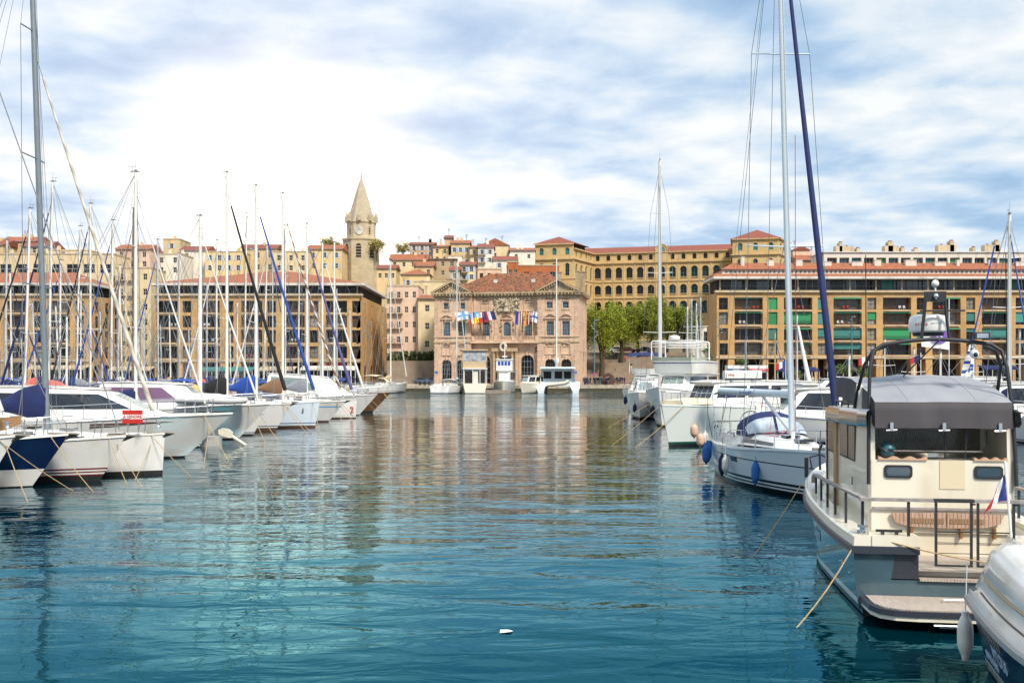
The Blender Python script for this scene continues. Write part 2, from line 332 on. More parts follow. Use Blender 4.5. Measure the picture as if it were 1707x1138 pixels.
def win_meshes(w_, h, arch, nxb, nzb, fm, pm, bar):
    key = (round(w_, 2), round(h, 2), arch, nxb, nzb, fm.name, pm.name)
    if key in WC: return WC[key]
    f = MB(); sp = h - w_ / 2 if arch else h; a = w_ / 2; d0, d1 = 0.0, 0.08
    f.box(-a, -a + bar, d0, d1, 0, sp); f.box(a - bar, a, d0, d1, 0, sp); f.box(-a + bar, a - bar, d0, d1, 0, bar)
    if arch:
        n = 8
        for k in range(n):
            q0, q1 = math.pi * k / n, math.pi * (k + 1) / n
            P = [(-a * math.cos(q0), sp + a * math.sin(q0)), (-a * math.cos(q1), sp + a * math.sin(q1)), (-(a - bar) * math.cos(q1), sp + (a - bar) * math.sin(q1)), (-(a - bar) * math.cos(q0), sp + (a - bar) * math.sin(q0))]
            f.ext([(p[0], d0, p[1]) for p in P], (0, d1, 0))
        f.box(-a + bar, a - bar, d0 + .01, d1 - .01, sp - bar / 2, sp + bar / 2)
    else: f.box(-a + bar, a - bar, d0, d1, h - bar, h)
    b2 = bar * 0.7
    for k in range(1, nxb):
        x = -a + w_ * k / nxb; top = sp + (math.sqrt(max(0, a * a - x * x)) if arch else 0) - bar * 0.9; f.box(x - b2 / 2, x + b2 / 2, d0 + .015, d1 - .015, bar, top)
    for k in range(1, nzb): z = sp * k / nzb; f.box(-a + bar, a - bar, d0 + .02, d1 - .02, z - b2 / 2, z + b2 / 2)
    p = MB(); pts = [(-a + .01, .055, .01), (a - .01, .055, .01)]
    if arch: pts += [((a - .01) * math.cos(math.pi * k / 8), .055, sp + (a - .01) * math.sin(math.pi * k / 8)) for k in range(9)]
    else: pts += [(a - .01, .055, h - .01), (-a + .01, .055, h - .01)]
    p.face(pts)
    fo = f.build('window', fm, link=False); po = p.build('pane', pm, link=False)
    WC[key] = (fo.data, po.data); bpy.data.objects.remove(fo); bpy.data.objects.remove(po); return WC[key]
def window(root, M, xc, s, w_, t, arch=False, nxb=2, nzb=3, fm=None, pm=None, rec=0.25, bar=0.07, name='window'):
    f, p = win_meshes(w_, t - s, arch, nxb, nzb, fm or frame_wh, pm or glass, bar)
    o = kid(name, f, root, M @ T((xc, rec, s))); kid('pane', p, o); return o
def hip(mb, x0, x1, y0, y1, z0, z1, inset, ov=0.5):
    x0 -= ov; x1 += ov; y0 -= ov; y1 += ov; ym = (y0 + y1) / 2
    b = [(x0, y0, z0), (x1, y0, z0), (x1, y1, z0), (x0, y1, z0)]; r = [(x0 + inset, ym, z1), (x1 - inset, ym, z1)]
    mb.face([b[0], b[1], r[1], r[0]]); mb.face([b[1], b[2], r[1]]); mb.face([b[2], b[3], r[0], r[1]]); mb.face([b[3], b[0], r[0]]); mb.face(b[::-1])
def balustrade(mb, x0, x1, y, z0, z1, n, r=0.05):
    mb.box(x0, x1, y - .09, y + .09, z1 - .12, z1); mb.box(x0, x1, y - .08, y + .08, z0, z0 + .1)
    for k in range(n): x = x0 + (x1 - x0) * (k + .5) / n; mb.box(x - r, x + r, y - .05, y + .05, z0 + .1, z1 - .12)
def rail_mesh(w_, h, m, n):
    key = ('rail', round(w_, 2), h, m.name)
    if key not in WC:
        f = MB(); f.box(-w_ / 2, w_ / 2, -.03, .03, h - .05, h); f.box(-w_ / 2, w_ / 2, -.02, .02, .05, .09)
        for k in range(n + 1): x = -w_ / 2 + w_ * k / n; f.box(x - .018, x + .018, -.015, .015, 0.09, h - .05)
        o = f.build('railing', m, link=False); WC[key] = o.data; bpy.data.objects.remove(o)
    return WC[key]
def slab_mesh(w_, h, d, m, tagn):
    key = (tagn, round(w_, 2), round(h, 2), d, m.name)
    if key not in WC:
        f = MB(); f.box(-w_ / 2, w_ / 2, 0, d, 0, h); o = f.build(tagn, m, link=False); WC[key] = o.data; bpy.data.objects.remove(o)
    return WC[key]
rng = random.Random(7)
def side_M(P, Q, root):       # frame of a wall running from P to Q (left to right as seen from outside)
    return T((P[0] - root.location.x, P[1] - root.location.y, -root.location.z)) @ RZ(math.atan2(Q[1] - P[1], Q[0] - P[0]))
def dist(P, Q): return math.hypot(Q[0] - P[0], Q[1] - P[1])

# modern stone apartment blocks on the quay: deep loggias between ochre piers
def arcade_block(label, X0, X1, Y0, depth, cols, levels, top, roofz, blinds, roofkind, side=None, left_side=False):
    root = thing('apartment_building', label, 'building', (X0, Y0, QZ)); M = T((0, 0, -QZ)); W = X1 - X0
    g0, g1, band0, band1 = 1.15, levels[0][0] - 0.75, levels[0][0] - 0.75, levels[0][0] - 0.25
    wall = MB(M); mz = [(a[1] + b[0]) / 2 for a, b in zip(levels, levels[1:])]
    zbs = [band1] + mz; zts = mz + [levels[-1][1] + 1.1]
    rows = [(zb, zt, [(c - X0, w_, s, t, False) for c, w_ in cols]) for (s, t), zb, zt in zip(levels, zbs, zts)]
    facade(wall, W, rows, 1.5); facade(wall, W, [(g0, g1, [(c - X0, w_, g0, g1 - .2, False) for c, w_ in cols])], 2.4)
    top0 = zts[-1]
    if side:
        P, Q, n = side; Ms = T((P[0] - X0, P[1] - Y0, -QZ)) @ RZ(math.atan2(Q[1] - P[1], Q[0] - P[0])); Ls = dist(P, Q); wall.M = Ms
        ops = [(Ls * (k + .7) / (n + .4), 0.0, 0, 0, False) for k in range(n)]
        facade(wall, Ls, [(zb, zt, [(o[0], 1.5, s, t, False) for o in ops]) for (s, t), zb, zt in zip(levels, zbs, zts)], .4)
        facade(wall, Ls, [(g0, band1, [(o[0], 3.2, g0, g1 - .6, True) for o in ops])], .8)
        for (s, t) in levels:
            for o in ops: window(root, Ms, o[0], s, 1.5, t, fm=woodframe)
        for o in ops: window(root, Ms, o[0], g0, 3.2, g1 - .6, True, 2, 2, fm=woodframe, rec=.6)
    if left_side: wall.M = M @ T((0, depth, 0)) @ RZ(R(-90)); wall.face([(0, 0, g0), (depth, 0, g0), (depth, 0, top0), (0, 0, top0)]); wall.M = M
    wall.build('wall', ochre, root)
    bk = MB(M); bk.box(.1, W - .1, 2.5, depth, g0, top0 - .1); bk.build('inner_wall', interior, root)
    sl = MB(M); sl.box(-.15, W + .15, -.2, .3, band0, band1)
    for c, w_ in cols:
        if w_ > 3:
            for s, t in levels: sl.box(c - X0 - w_ / 2 + .3, c - X0 + w_ / 2 - .3, -.35, -.01, s - .35, s - .12); sl.box(c - X0 - w_ / 2, c - X0 + w_ / 2, -.06, -.002, t + .12, t + .3)
    sl.box(-.4, W + .4, -.5, 1.2, top0, top0 + .45); sl.build('cornice_band', concrete, root)
    # set-back top floor
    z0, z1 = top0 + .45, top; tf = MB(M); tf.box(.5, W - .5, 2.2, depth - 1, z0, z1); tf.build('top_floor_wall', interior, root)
    n = int(W / 2.7)
    for k in range(n):
        xc = .8 + (W - 1.6) * (k + .5) / n; pm = rng.choice([glass, glass, glass, glass_blue, glass_blue, teal_b if blinds else glass]); window(root, M, xc, z0 + .02, (W - 1.6) / n - .1, z1 - .03, False, 2, 1, fm=rng.choice([frame_dk, frame_wh, frame_dk]), pm=pm, rec=2.08)
    post = MB(M)
    for k in range(n // 2 + 1): x = .8 + (W - 1.6) * k / (n // 2); post.box(x - .12, x + .12, .5, .8, z0, z1)
    post.build('roof_posts', concrete, root); kid('railing', rail_mesh(W - .6, 1.0, darkmetal, int(W * 2)), root, M @ T((W / 2, -.2, z0)))
    ov = MB(M); ov.box(-.9, W + .9, -1.0, depth + .5, z1, z1 + .5); ov.build('roof_overhang', fascia, root)
    rf = MB(M)
    if roofkind == 'bands':
        za = z1 + .5; rf.rings([[(-.8, -.9, za), (W + .8, -.9, za), (W + .8, depth, za), (-.8, depth, za)], [(-.4, 1.2, za + .75), (W + .4, 1.2, za + .75), (W + .4, depth - 1, za + .75), (-.4, depth - 1, za + .75)]])
        rf.build('lower_roof', tile_new, root)
        wb = MB(M); wb.box(1.5, W - .2, 1.6, depth - 1.3, za + .752, za + 1.75); wo = wb.build('attic_wall', whitewall, root)
        vt = MB(M)
        for k in range(int(W / .95)): x = 2.2 + k * .95; vt.box(x, x + .42, 1.5, 1.61, za + 1.05, za + 1.4)
        vt.build('vents', frame_dk, root)
        r2 = MB(M); zc = za + 1.75; r2.rings([[(1.0, 1.1, zc), (W + .2, 1.1, zc), (W + .2, depth - 1, zc), (1.0, depth - 1, zc)], [(4.6, 5.0, zc + 1.75), (W + .2, 5.0, zc + 1.75), (W + .2, depth - 5, zc + 1.75), (4.6, depth - 5, zc + 1.75)]]); r2.build('roof', tile_new, root)
        for k in range(14):
            x = 6 + k * W / 14.5 + rng.uniform(-1, 1); c_ = MB(M); h = rng.choice([.9, 1.3, 2.0]); ww = rng.choice([.6, 1.4, 2.4]) if h < 1.5 else .7; c_.box(x, x + ww, 3.2, 4.2, zc + .7, zc + .9 + h); c_.box(x - .08, x + ww + .08, 3.12, 4.28, zc + .9 + h, zc + 1.0 + h); c_.build('chimney', whitewall, root)
    else: hip(rf, 0, W, 0, depth, z1 + .5, roofz, depth / 2, .8); rf.build('roof', tile_new, root)
    for i, (c, w_) in enumerate(cols):
        xc = c - X0
        for j, (s, t) in enumerate(levels):
            if w_ > 3:
                fo = window(root, M, xc, s, w_, t, False, 4, 1, fm=rng.choice([frame_dk, frame_dk, woodframe, frame_wh]), pm=rng.choice([glass, glass, glass, curt_b, curt_b, curt_w]), rec=1.35, bar=.1, name='loggia_glazing')
                kid('railing', rail_mesh(w_, .95, darkmetal, 24), root, M @ T((xc, .12, s)))
            else: window(root, M, xc, s, w_, t, False, 2, 2, fm=frame_dk, pm=rng.choice([glass, glass, curt_b, curt_w]), rec=.5, bar=.08)
            bl = blinds.get((i, j)) if blinds else None
            if bl:
                m_, fr = bl; hh = (t - s) * fr; kid('blind', slab_mesh(w_ - .1, hh, .05, m_, 'blind'), root, M @ T((xc, .28 if w_ < 3 else .35, t - hh)))
            elif blinds and w_ > 3 and rng.random() < .35: kid('awning', slab_mesh(w_ - .1, .22, .5, green_aw, 'awning'), root, M @ T((xc, -.05, t - .25)))
            if w_ > 3 and rng.random() < .6:
                fb = MB(M); xx = xc + rng.uniform(-w_ * .35, w_ * .25)
                for q in (0, .9): fb.box(xx + q, xx + q + .5, .55, 1.0, s + .38, s + .46); fb.box(xx + q, xx + q + .5, .95, 1.02, s + .46, s + .95); fb.box(xx + q, xx + q + .05, .55, .6, s, s + .38); fb.box(xx + q + .45, xx + q + .5, .55, .6, s, s + .38)
                fb.build('balcony_chairs', rng.choice([redfurn, whfurn, whfurn, woodframe]), root)
            if w_ > 3 and rng.random() < .5:
                pp = MB(M); rr = random.Random(i * 31 + j)
                for _ in range(40): x = xc + rr.uniform(-w_ / 2 + .3, w_ / 2 - .4) ; z = s + .3 + rr.uniform(0, 1.0); a = rr.uniform(.08, .2); pp.face([(x, .5 + rr.random() * .3, z), (x + a, .4, z + .05), (x + a * .4, .5, z + a)])
                pp.build('balcony_plants', foliage_dk, root)
    return root
per = 10.68; bx0 = pX(1180 + 84 / 3.239, 215); cols = []
for k in range(8): cols += [(bx0 + k * per, 1.96), (bx0 + k * per + 5.45, 6.1)]
lev = [(7.43, 9.96), (10.6, 13.2), (13.97, 16.7), (17.2, 19.8)]
tb, gb = teal_b, green_b
BL = {(2, 3): (gb, 1), (2, 2): (gb, 1), (2, 1): (tb, .9), (4, 3): (tb, .95), (4, 2): (tb, .95), (4, 1): (tb, .7), (5, 1): (tb, .85), (3, 2): (gb, .9), (6, 2): (gb, .6), (7, 1): (gb, .9), (8, 1): (gb, .95), (8, 2): (tb, .7), (10, 2): (tb, .7),
      (11, 1): (tb, .8), (10, 1): (tb, .3), (5, 0): (tb, .5), (12, 2): (tb, .8), (13, 1): (gb, .7), (3, 0): (gb, .15), (1, 3): (tb, .12)}
arcade_block('long ochre stone apartment block with green and teal blinds and red roof', pX(1195, 215), pX(1195, 215) + 86, 215, 11, cols, lev, 23.8, 27, BL, 'bands', left_side=True)
cols = []; b0 = pX(300 + 1115 / 3.793, 215)
for k in range(5): cols += [(b0 - k * 9.15, 1.85), (b0 - k * 9.15 - 4.3, 4.6)]
P = (pX(601, 215), 215); Q = (pX(645, 258), 257)
arcade_block('ochre stone apartment block left of the town hall, second from the left edge', pX(258, 215), P[0], 215, 40, cols, [(6.7, 9.3), (10.1, 12.8), (13.4, 15.9), (16.6, 19.1)], 22.4, 27.4, {}, 'hip', side=(P, Q, 4))
cols = []; b0 = pX(120, 215)
for k in range(5): cols += [(b0 - k * 9.15 + 1.6, 1.85), (b0 - k * 9.15 - 2.8, 4.6)]
P = (pX(150, 215), 215); Q = (pX(205, 229), 229)
arcade_block('ochre stone apartment block at the left edge with orange hipped roof', pX(150, 215) - 46, P[0], 215, 14, cols, [(6.7, 9.3), (10.1, 12.8), (13.4, 15.9), (16.6, 19.1)], 22.4, 25.9, {}, 'hip', side=(P, Q, 3))

# ---------------------------------------------------------------- town hall
A = Vector((-16.4, 210.2)); B = Vector((13.75, 204.7)); W = (B - A).length
hall = thing('town_hall', 'baroque pink stone town hall with two pediments, flags and mottled red tiled roof', 'town hall', (A.x, A.y, QZ), math.atan2(B.y - A.y, B.x - A.x))
M = T((0, 0, -QZ)); ux = lambda cx: (cx - 105) * W / 1055; uz = lambda cy: 28.69 - 0.02848 * cy
D_H = 15.0; xL, xR = ux(378), ux(862)   # pavilions left of xL and right of xR stand forward
eave = uz(318); wall = MB(M); rec = 1.2
low, mid_, att = uz(652), uz(436), eave
def hall_rows(xs_arch, xs_mid, xs_att, arch_t, extra=()):
    return [(QZ, low, [(ux(c), 2.05, QZ + .2 if d else 3.6, uz(arch_t), True) for c, d in xs_arch]), (low, mid_, [(ux(c), 1.5, uz(610), uz(507), a) for c, a in xs_mid]), (mid_, att, [(ux(c), 1.25, uz(412), uz(368), False) for c in xs_att])]
def seg(mbb, x0, x1, y, rows):
    o = mbb.M.copy(); mbb.M = M @ T((0, y, 0)); facade(mbb, x1 - x0, rows, .45, x0); mbb.M = o
RL = hall_rows([(197, 1), (308, 1)], [(197, False), (309, False)], [(196, ), (314, )], 785) if 0 else hall_rows([(197, 1), (308, 1)], [(197, False), (309, False)], [196, 314], 785)
RC = hall_rows([(462, 1), (783, 1)], [(481, False), (635, True), (791, False)], [], 752)
RC[0] = (QZ, low, [(ux(783), 2.7, QZ + .2, uz(750), True), (ux(625), 2.5, QZ + .2, uz(765), False), (ux(465), 2.7, QZ + .2, uz(750), True)])
RR = hall_rows([(954, 1), (1070, 1)], [(955, False), (1068, False)], [951, 1066], 781)
seg(wall, 0, xL, 0, RL); seg(wall, xL, xR, rec, RC); seg(wall, xR, W, 0, RR)
wall.box(xL - .02, xL, 0, rec, QZ, eave); wall.box(xR, xR + .02, 0, rec, QZ, eave)
Ms = M @ T((W, 0, 0)) @ RZ(R(90)); wall.M = Ms; sc_ = [2.2, 5.6, 9.2, 12.6]
facade(wall, D_H, [(QZ, low, [(c, 1.4, 3.2, 8.2, True) for c in sc_]), (low, mid_, [(c, 1.25, uz(610), uz(507), False) for c in sc_]), (mid_, att, [(c, 1.05, uz(412), uz(368), False) for c in sc_])], .4)
wall.M = M; wall.face([(0, 0, QZ), (0, D_H, QZ), (0, D_H, eave), (0, 0, eave)]); wall.build('wall', pinkstone, hall)
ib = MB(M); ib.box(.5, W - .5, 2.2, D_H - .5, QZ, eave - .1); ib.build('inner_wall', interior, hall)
fr = frame_bl
for rows, y in ((RL, 0), (RC, rec), (RR, 0)):
    for r_i, (zb, zt, ops) in enumerate(rows):
        for o in ops: window(hall, M @ T((0, y, 0)), o[0], o[2], o[1], o[3], o[4], 4 if r_i < 2 else 2, 4 if r_i < 2 else 2, fm=fr if r_i else frame_dk if o[0] > xR else frame_bl, rec=.3, bar=.07, pm=glass_blue if r_i else glass)
for c in sc_:
    window(hall, Ms, c, 3.2, 1.4, 8.2, True, 2, 3, fm=frame_dk); window(hall, Ms, c, uz(610), 1.25, uz(507), False, 2, 3, fm=frame_bl); window(hall, Ms, c, uz(412), 1.05, uz(368), False, 2, 2, fm=frame_bl)
tr = MB(M)
def arcpts(xc, z, r, a0, a1, n=8): return [(xc + r * math.cos(a0 + (a1 - a0) * k / n), z + r * math.sin(a0 + (a1 - a0) * k / n)) for k in range(n + 1)]
def arcband(mbb, xc, z, r, wd, y0, y1, a0=math.pi, a1=0.0, n=8):
    o = arcpts(xc, z, r, a0, a1, n); i = arcpts(xc, z, r - wd, a0, a1, n)
    for k in range(n): mbb.ext([(o[k][0], y0, o[k][1]), (o[k + 1][0], y0, o[k + 1][1]), (i[k + 1][0], y0, i[k + 1][1]), (i[k][0], y0, i[k][1])], (0, y1 - y0, 0))
for rows, y in ((RL, 0), (RC, rec), (RR, 0)):
    for r_i, (zb, zt, ops) in enumerate(rows):
        for xc, w_, s, t, a in ops:
            if r_i == 0 and a:
                arcband(tr, xc, t - w_ / 2, w_ / 2 + .38, .3, y - .14, y - .003); tr.box(xc - .22, xc + .22, y - .3, y - .004, t - .1, t + .65)
                for sx in (-1, 1): tr.box(xc + sx * (w_ / 2 + .24) - .16, xc + sx * (w_ / 2 + .24) + .16, y - .12, y - .005, QZ, t - w_ / 2)
            elif r_i == 1:
                for sx in (-1, 1): tr.box(xc + sx * (w_ / 2 + .18) - .13, xc + sx * (w_ / 2 + .18) + .13, y - .12, y - .003, s - .1, t + .5)
                tr.box(xc - w_ / 2 - .5, xc + w_ / 2 + .5, y - .34, y - .002, t + .52, t + .72); arcband(tr, xc, t + .1, w_ / 2 + .75, .2, y - .36, y - .004, R(145), R(35)); tr.box(xc - w_ / 2 - .35, xc + w_ / 2 + .35, y - .25, y - .002, s - .28, s - .1)
            elif r_i == 2:
                for sx in (-1, 1): tr.box(xc + sx * (w_ / 2 + .14) - .12, xc + sx * (w_ / 2 + .14) + .12, y - .1, y - .003, s - .15, t + .2)
                tr.box(xc - w_ / 2 - .26, xc + w_ / 2 + .26, y - .13, y - .004, s - .38, s - .15); tr.box(xc - w_ / 2 - .26, xc + w_ / 2 + .26, y - .13, y - .004, t + .2, t + .38)
# framed blind panels over the ground-floor arches and beside the coat of arms
for cx, y, z0, z1 in ((197, 0, 747, 690), (308, 0, 747, 690), (954, 0, 742, 690), (1068, 0, 742, 690), (476, rec, 425, 368), (791, rec, 425, 368)):
    xc = ux(cx)
    for a in ((-1.0, -.8), (.8, 1.0)): tr.box(xc + a[0], xc + a[1], y - .14, y - .003, uz(z0), uz(z1))
    tr.box(xc - 1.15, xc + 1.15, y - .15, y - .004, uz(z1), uz(z1) + .16); tr.box(xc - 1.15, xc + 1.15, y - .15, y - .004, uz(z0) - .16, uz(z0))
    arcband(tr, xc, uz(z1) - .35, 1.25, .2, y - .2, y - .005, R(140), R(40))
tr.build('window_surrounds', pinkstone, hall)
def swags(mbb, xc, y, z, n, w_, h, s):
    rr = random.Random(int(xc * 100 + z)); 
    for _ in range(n): mbb.ball((xc + rr.uniform(-w_, w_), y, z + rr.uniform(-h, h)), rr.uniform(s * .6, s), 6, 4)
or_ = MB(M)
for cx in (197, 308, 954, 1068): swags(or_, ux(cx), -.1, uz(672), 12, .8, .28, .22); swags(or_, ux(cx), -.1, uz(342), 9, .75, .2, .2); swags(or_, ux(cx), -.1, uz(750) - .3, 7, .9, .1, .12)
for cx in (476, 791): swags(or_, ux(cx), rec - .1, uz(348), 12, .8, .25, .2)
for cx in (440, 520, 590, 680, 750, 830): swags(or_, ux(cx), rec - .1, uz(540), 9, .14, 1.0, .16)
for cx in (480, 560, 690, 850): swags(or_, ux(cx), rec - .12, uz(715), 8, .3, .5, .18)
or_.build('carved_ornament', darkstone, hall)
cr = MB(M); rr = random.Random(4)
cr.box(ux(538), ux(728), rec - .12, rec - .003, uz(438), uz(332))
for _ in range(150):
    x = rr.uniform(ux(542), ux(724)); z = rr.uniform(uz(434), uz(338)); cr.ball((x, rec - .15 - rr.random() * .25, z), rr.uniform(.12, .3), 6, 4, 1.2)
cr.lathe([(.05, 2.3), (.25, 2.1), (.22, 1.7), (.45, 1.4), (.4, .8), (.6, .2), (.62, 0)], (ux(632), rec - .55, uz(432)), 10); cr.build('coat_of_arms', mat('relief_stone', (.50, .42, .30), .8, var=.5, vs=1.8, dirt=(.08, .06, .045), ds=2.5), hall)
qn = MB(M)
for x0, x1, y in ((0, .95, 0), (xL - .95, xL, 0), (xR, xR + .95, 0), (W - .95, W, 0)):
    for k in range(36):
        z = QZ + k * .5
        if z + .42 < eave: e = .12 if k % 2 else 0; qn.box(x0 + e, x1 - e, y - .09, y - .003, z, z + .42)
for c in (ux(400), ux(555), ux(710), ux(845)): qn.box(c - .3, c + .3, rec - .12, rec - .002, low + .1, eave - .5)
qn.build('quoins', mat('quoin_stone', (.61, .43, .30), .85, var=.2, vs=1), hall)
cn = MB(M)
for x0, x1, y in ((-.5, xL + .3, 0), (xL + .3, xR - .3, rec), (xR - .3, W + .5, 0)):
    cn.box(x0, x1, y - .9, y + 1, eave + .45, eave + .85); cn.box(x0 + .1, x1 - .1, y - .55, y + 1, eave, eave + .449); cn.box(x0 + .2, x1 - .2, y - .22, y - .002, eave - .55, eave - .3)
    k = 0
    while x0 + .3 + k * .72 < x1 - .3: cn.box(x0 + .3 + k * .72, x0 + .6 + k * .72, y - .85, y - .551, eave + .1, eave + .448); k += 1
cn.M = M @ T((W, -.9, 0)) @ RZ(R(90)); cn.box(0, D_H + 1, -.9, 1, eave + .452, eave + .85); cn.box(.2, D_H + .8, -.55, .9, eave + .002, eave + .451)
for k in range(20): cn.box(.5 + k * .76, .8 + k * .76, -.85, -.551, eave + .1, eave + .448)
cn.M = M
for x0, x1, y in ((0, xL, 0), (xR, W, 0)): cn.box(x0 - .15, x1 + .15, y - .22, y - .001, low - .25, low + .1); cn.box(x0 - .12, x1 + .12, y - .16, y - .0015, uz(620) - .1, uz(620) + .1)
for x0, x1 in ((-.6, xL + .4), (xR - .4, W + .6)):      # pediments
    xm = (x0 + x1) / 2; zb, zt = eave + .85, uz(202)
    cn.ext([(x0 + .9, -.35, zb), (x1 - .9, -.35, zb), (xm, -.35, zt - .55)], (0, 1.4, 0))
    for xa in (x0, x1):
        cn.ext([(xa, -.95, zb), (xm, -.95, zt), (xm, -.95, zt - .42), (xa + (xm - xa) * .14, -.95, zb)], (0, .598, 0))
        for k in range(1, 9):
            f_ = k / 9.5; xx = xa + (xm - xa) * f_; zz_ = zb + (zt - zb) * f_ - .5 - (.1 if xa == x0 else 0); cn.box(xx - .14, xx + .14, -.8, -.352, zz_ - .28, zz_ + .05)
cn.build('cornice', greystone, hall)
bl = MB(M); y = rec - 1.5; x0, x1 = ux(372), ux(880); bl.box(x0, x1, y, rec - .002, uz(664), uz(652)); bl.box(x0 + .1, x1 - .1, y + .15, rec - .003, uz(652), uz(648))
balustrade(bl, x0 + .2, x1 - .2, y + .25, uz(648), uz(612), 46, .07)
for cx in (395, 500, 560, 690, 740, 860): bl.box(ux(cx) - .35, ux(cx) + .35, y + .08, y + .42, uz(648), uz(611))
bl.build('balcony', pinkstone, hall)
po = MB(M)
for cx in (543, 572, 678, 706): po.lathe([(.36, 0), (.36, .3), (.27, .35), (.25, 6.4), (.36, 6.6), (.36, 6.9)], (ux(cx), rec - .8, QZ), 10)
po.box(ux(530), ux(718), rec - 1.3, rec - .003, QZ + 6.9, QZ + 7.6); po.build('portal_columns', mat('portal_stone', (.44, .32, .19), .8, var=.25), hall)
cb = MB(M)
for k in range(14): a = k * 2 * math.pi / 14; cb.ball((ux(618) + .62 * math.cos(a), y - .15, uz(692) + .78 * math.sin(a)), .26, 6, 4)
cb.build('carved_cartouche', mat('cartouche_stone', (.60, .55, .45), .7, var=.4, vs=3), hall)
rf = MB(M); zr = uz(160) + .9; ze = eave + .86
rf.face([(2.5, -.3 + rec * .5, ze), (W - 1.2, -.3 + rec * .5, ze), (ux(905), 7.5, zr), (ux(468), 7.5, zr)]); rf.face([(W - 1.2, -.3 + rec * .5, ze), (W - 1.2, D_H, ze), (ux(905), 7.5, zr)]); rf.face([(W - 1.2, D_H, ze), (2.5, D_H, ze), (ux(468), 7.5, zr), (ux(905), 7.5, zr)]); rf.face([(2.5, D_H, ze), (2.5, -.3 + rec * .5, ze), (ux(468), 7.5, zr)])
for x0, x1 in ((-.7, xL + .5), (xR - .5, W + .7)):
    xm = (x0 + x1) / 2; zt = uz(202) + .01
    rf.face([(x0, -.9, eave + .86), (xm, -.9, zt), (xm, D_H - 3, zt), (x0, D_H - 3, eave + .86)]); rf.face([(x1, -.9, eave + .86), (xm, -.9, zt), (xm, D_H - 3, zt), (x1, D_H - 3, eave + .86)])
rf.build('roof', tile_old, hall)
for a, b in ((ux(520), 1.9), (ux(800), 2.6)):
    s_ = MB(M); s_.box(a, a + .8, 3.6, 3.7, ze + (zr - ze) * .48, ze + (zr - ze) * .62 + .05); s_.build('skylight', fascia, hall)
for a, hh in ((ux(160), 2.0), (ux(208), 1.7), (ux(985), 3.0), (ux(1128), 3.2), (ux(1160), 3.0)):
    c_ = MB(M); c_.box(a - .5, a + .5, 6, 7.2, eave, eave + 2.2 + hh); c_.box(a - .6, a + .6, 5.9, 7.3, eave + 2.2 + hh, eave + 2.4 + hh); c_.build('chimney', greystone, hall)

# ---------------------------------------------------------------- flags on the town hall balcony
def P_flag(bands, cross=None, vertical=True):
    cs = [((0.5, 0.5, 0.5)) for _ in bands]; return bands
def flag(label, cx, cy0, cy1, wd, cols_, lean, vert=True, cross=None):
    z0, z1 = uz(cy1), uz(cy0); h = z1 - z0; x = ux(cx)
    Mw = hall.matrix_world if False else T(hall.location) @ RZ(hall.rotation_euler.z) @ M
    base = Mw @ Vector((x, rec - 1.45, uz(622)))
    r = thing('flag', label, 'flag', base, hall.rotation_euler.z, 'flags along the town hall balcony')
    top = Vector((lean * 1.6, -1.0, z1 + .25 - uz(622)))
    p = MB(); p.tube([(0, 0, 0), top], .035, 6); p.ball(top, .07); p.build('flagpole', mat('varnished_pole', (.25, .16, .08), .4), r)
    c = MB(); nx_, nz_ = 14, 10; ms = []
    G = []
    for i in range(nx_ + 1):
        u = i / nx_; row = []
        for j in range(nz_ + 1):
            v = j / nz_; droop = (1 - v) * .0 + u * u * .45 * h * .5
            row.append(c.pt((top.x - lean * .6 * (1 - v) + math.copysign(1, lean) * u * wd, top.y - .1 + .14 * math.sin(u * 9 + v * 2) * (.3 + u), top.z - .1 - (1 - v) * h - droop * (1 if abs(lean) > .3 else .3))))
        G.append(row)
    for i in range(nx_):
        for j in range(nz_):
            u, v = (i + .5) / nx_, (j + .5) / nz_; q = u if vert else 1 - v
            c.k = min(len(cols_) - 1, int(q * len(cols_)))
            if cross: c.k = 1 if (.28 < u < .5 or .38 < v < .62) else 0
            c.idx((G[i][j], G[i + 1][j], G[i + 1][j + 1], G[i][j + 1]))
    o = c.build('cloth', [mat('flag_%.2f_%.2f_%.2f' % k_, k_, .75) for k_ in cols_], r, smooth=60); 
    return r
WHT, RED, NAVY, BLU, YEL, SKY = (.75, .75, .75), (.55, .03, .03), (.015, .025, .12), (.04, .12, .5), (.80, .62, .03), (.12, .38, .75)
flag('white flag with a pale blue cross, leftmost on the balcony', 408, 435, 495, 2.7, [WHT, SKY], -.8, cross=True)
flag('tricolour flag tucked behind the white flag with the blue cross', 440, 445, 525, 1.3, [NAVY, WHT, RED], -.4)
flag('sky blue and yellow flag left of the balcony door', 470, 440, 520, 1.6, [SKY, YEL], -.6, vert=False)
flag('white over red flag beside the blue and yellow one', 490, 445, 520, 1.1, [WHT, RED], -.4, vert=False)
flag('dark blue flag left of the coat of arms', 522, 440, 500, 1.2, [NAVY, NAVY], -.5)
flag('large tricolour flag under the coat of arms', 606, 438, 500, 2.4, [NAVY, WHT, RED], -.9)
flag('deep blue hanging flag right of the balcony door', 700, 440, 535, .6, [(.02, .05, .4), (.02, .05, .4)], .25)
flag('narrow tricolour flag right of the hanging blue one', 735, 445, 540, .5, [NAVY, WHT, RED], .25)
flag('yellow and red striped flag between two tricolours', 770, 440, 545, .5, [YEL, RED, YEL, RED, YEL], .22)
flag('narrow blue, white and red flag next to the striped one', 790, 450, 535, .5, [NAVY, WHT, RED], .22)
flag('white flag with a blue cross, rightmost on the balcony', 812, 440, 515, 1.1, [WHT, BLU], .5, cross=True)

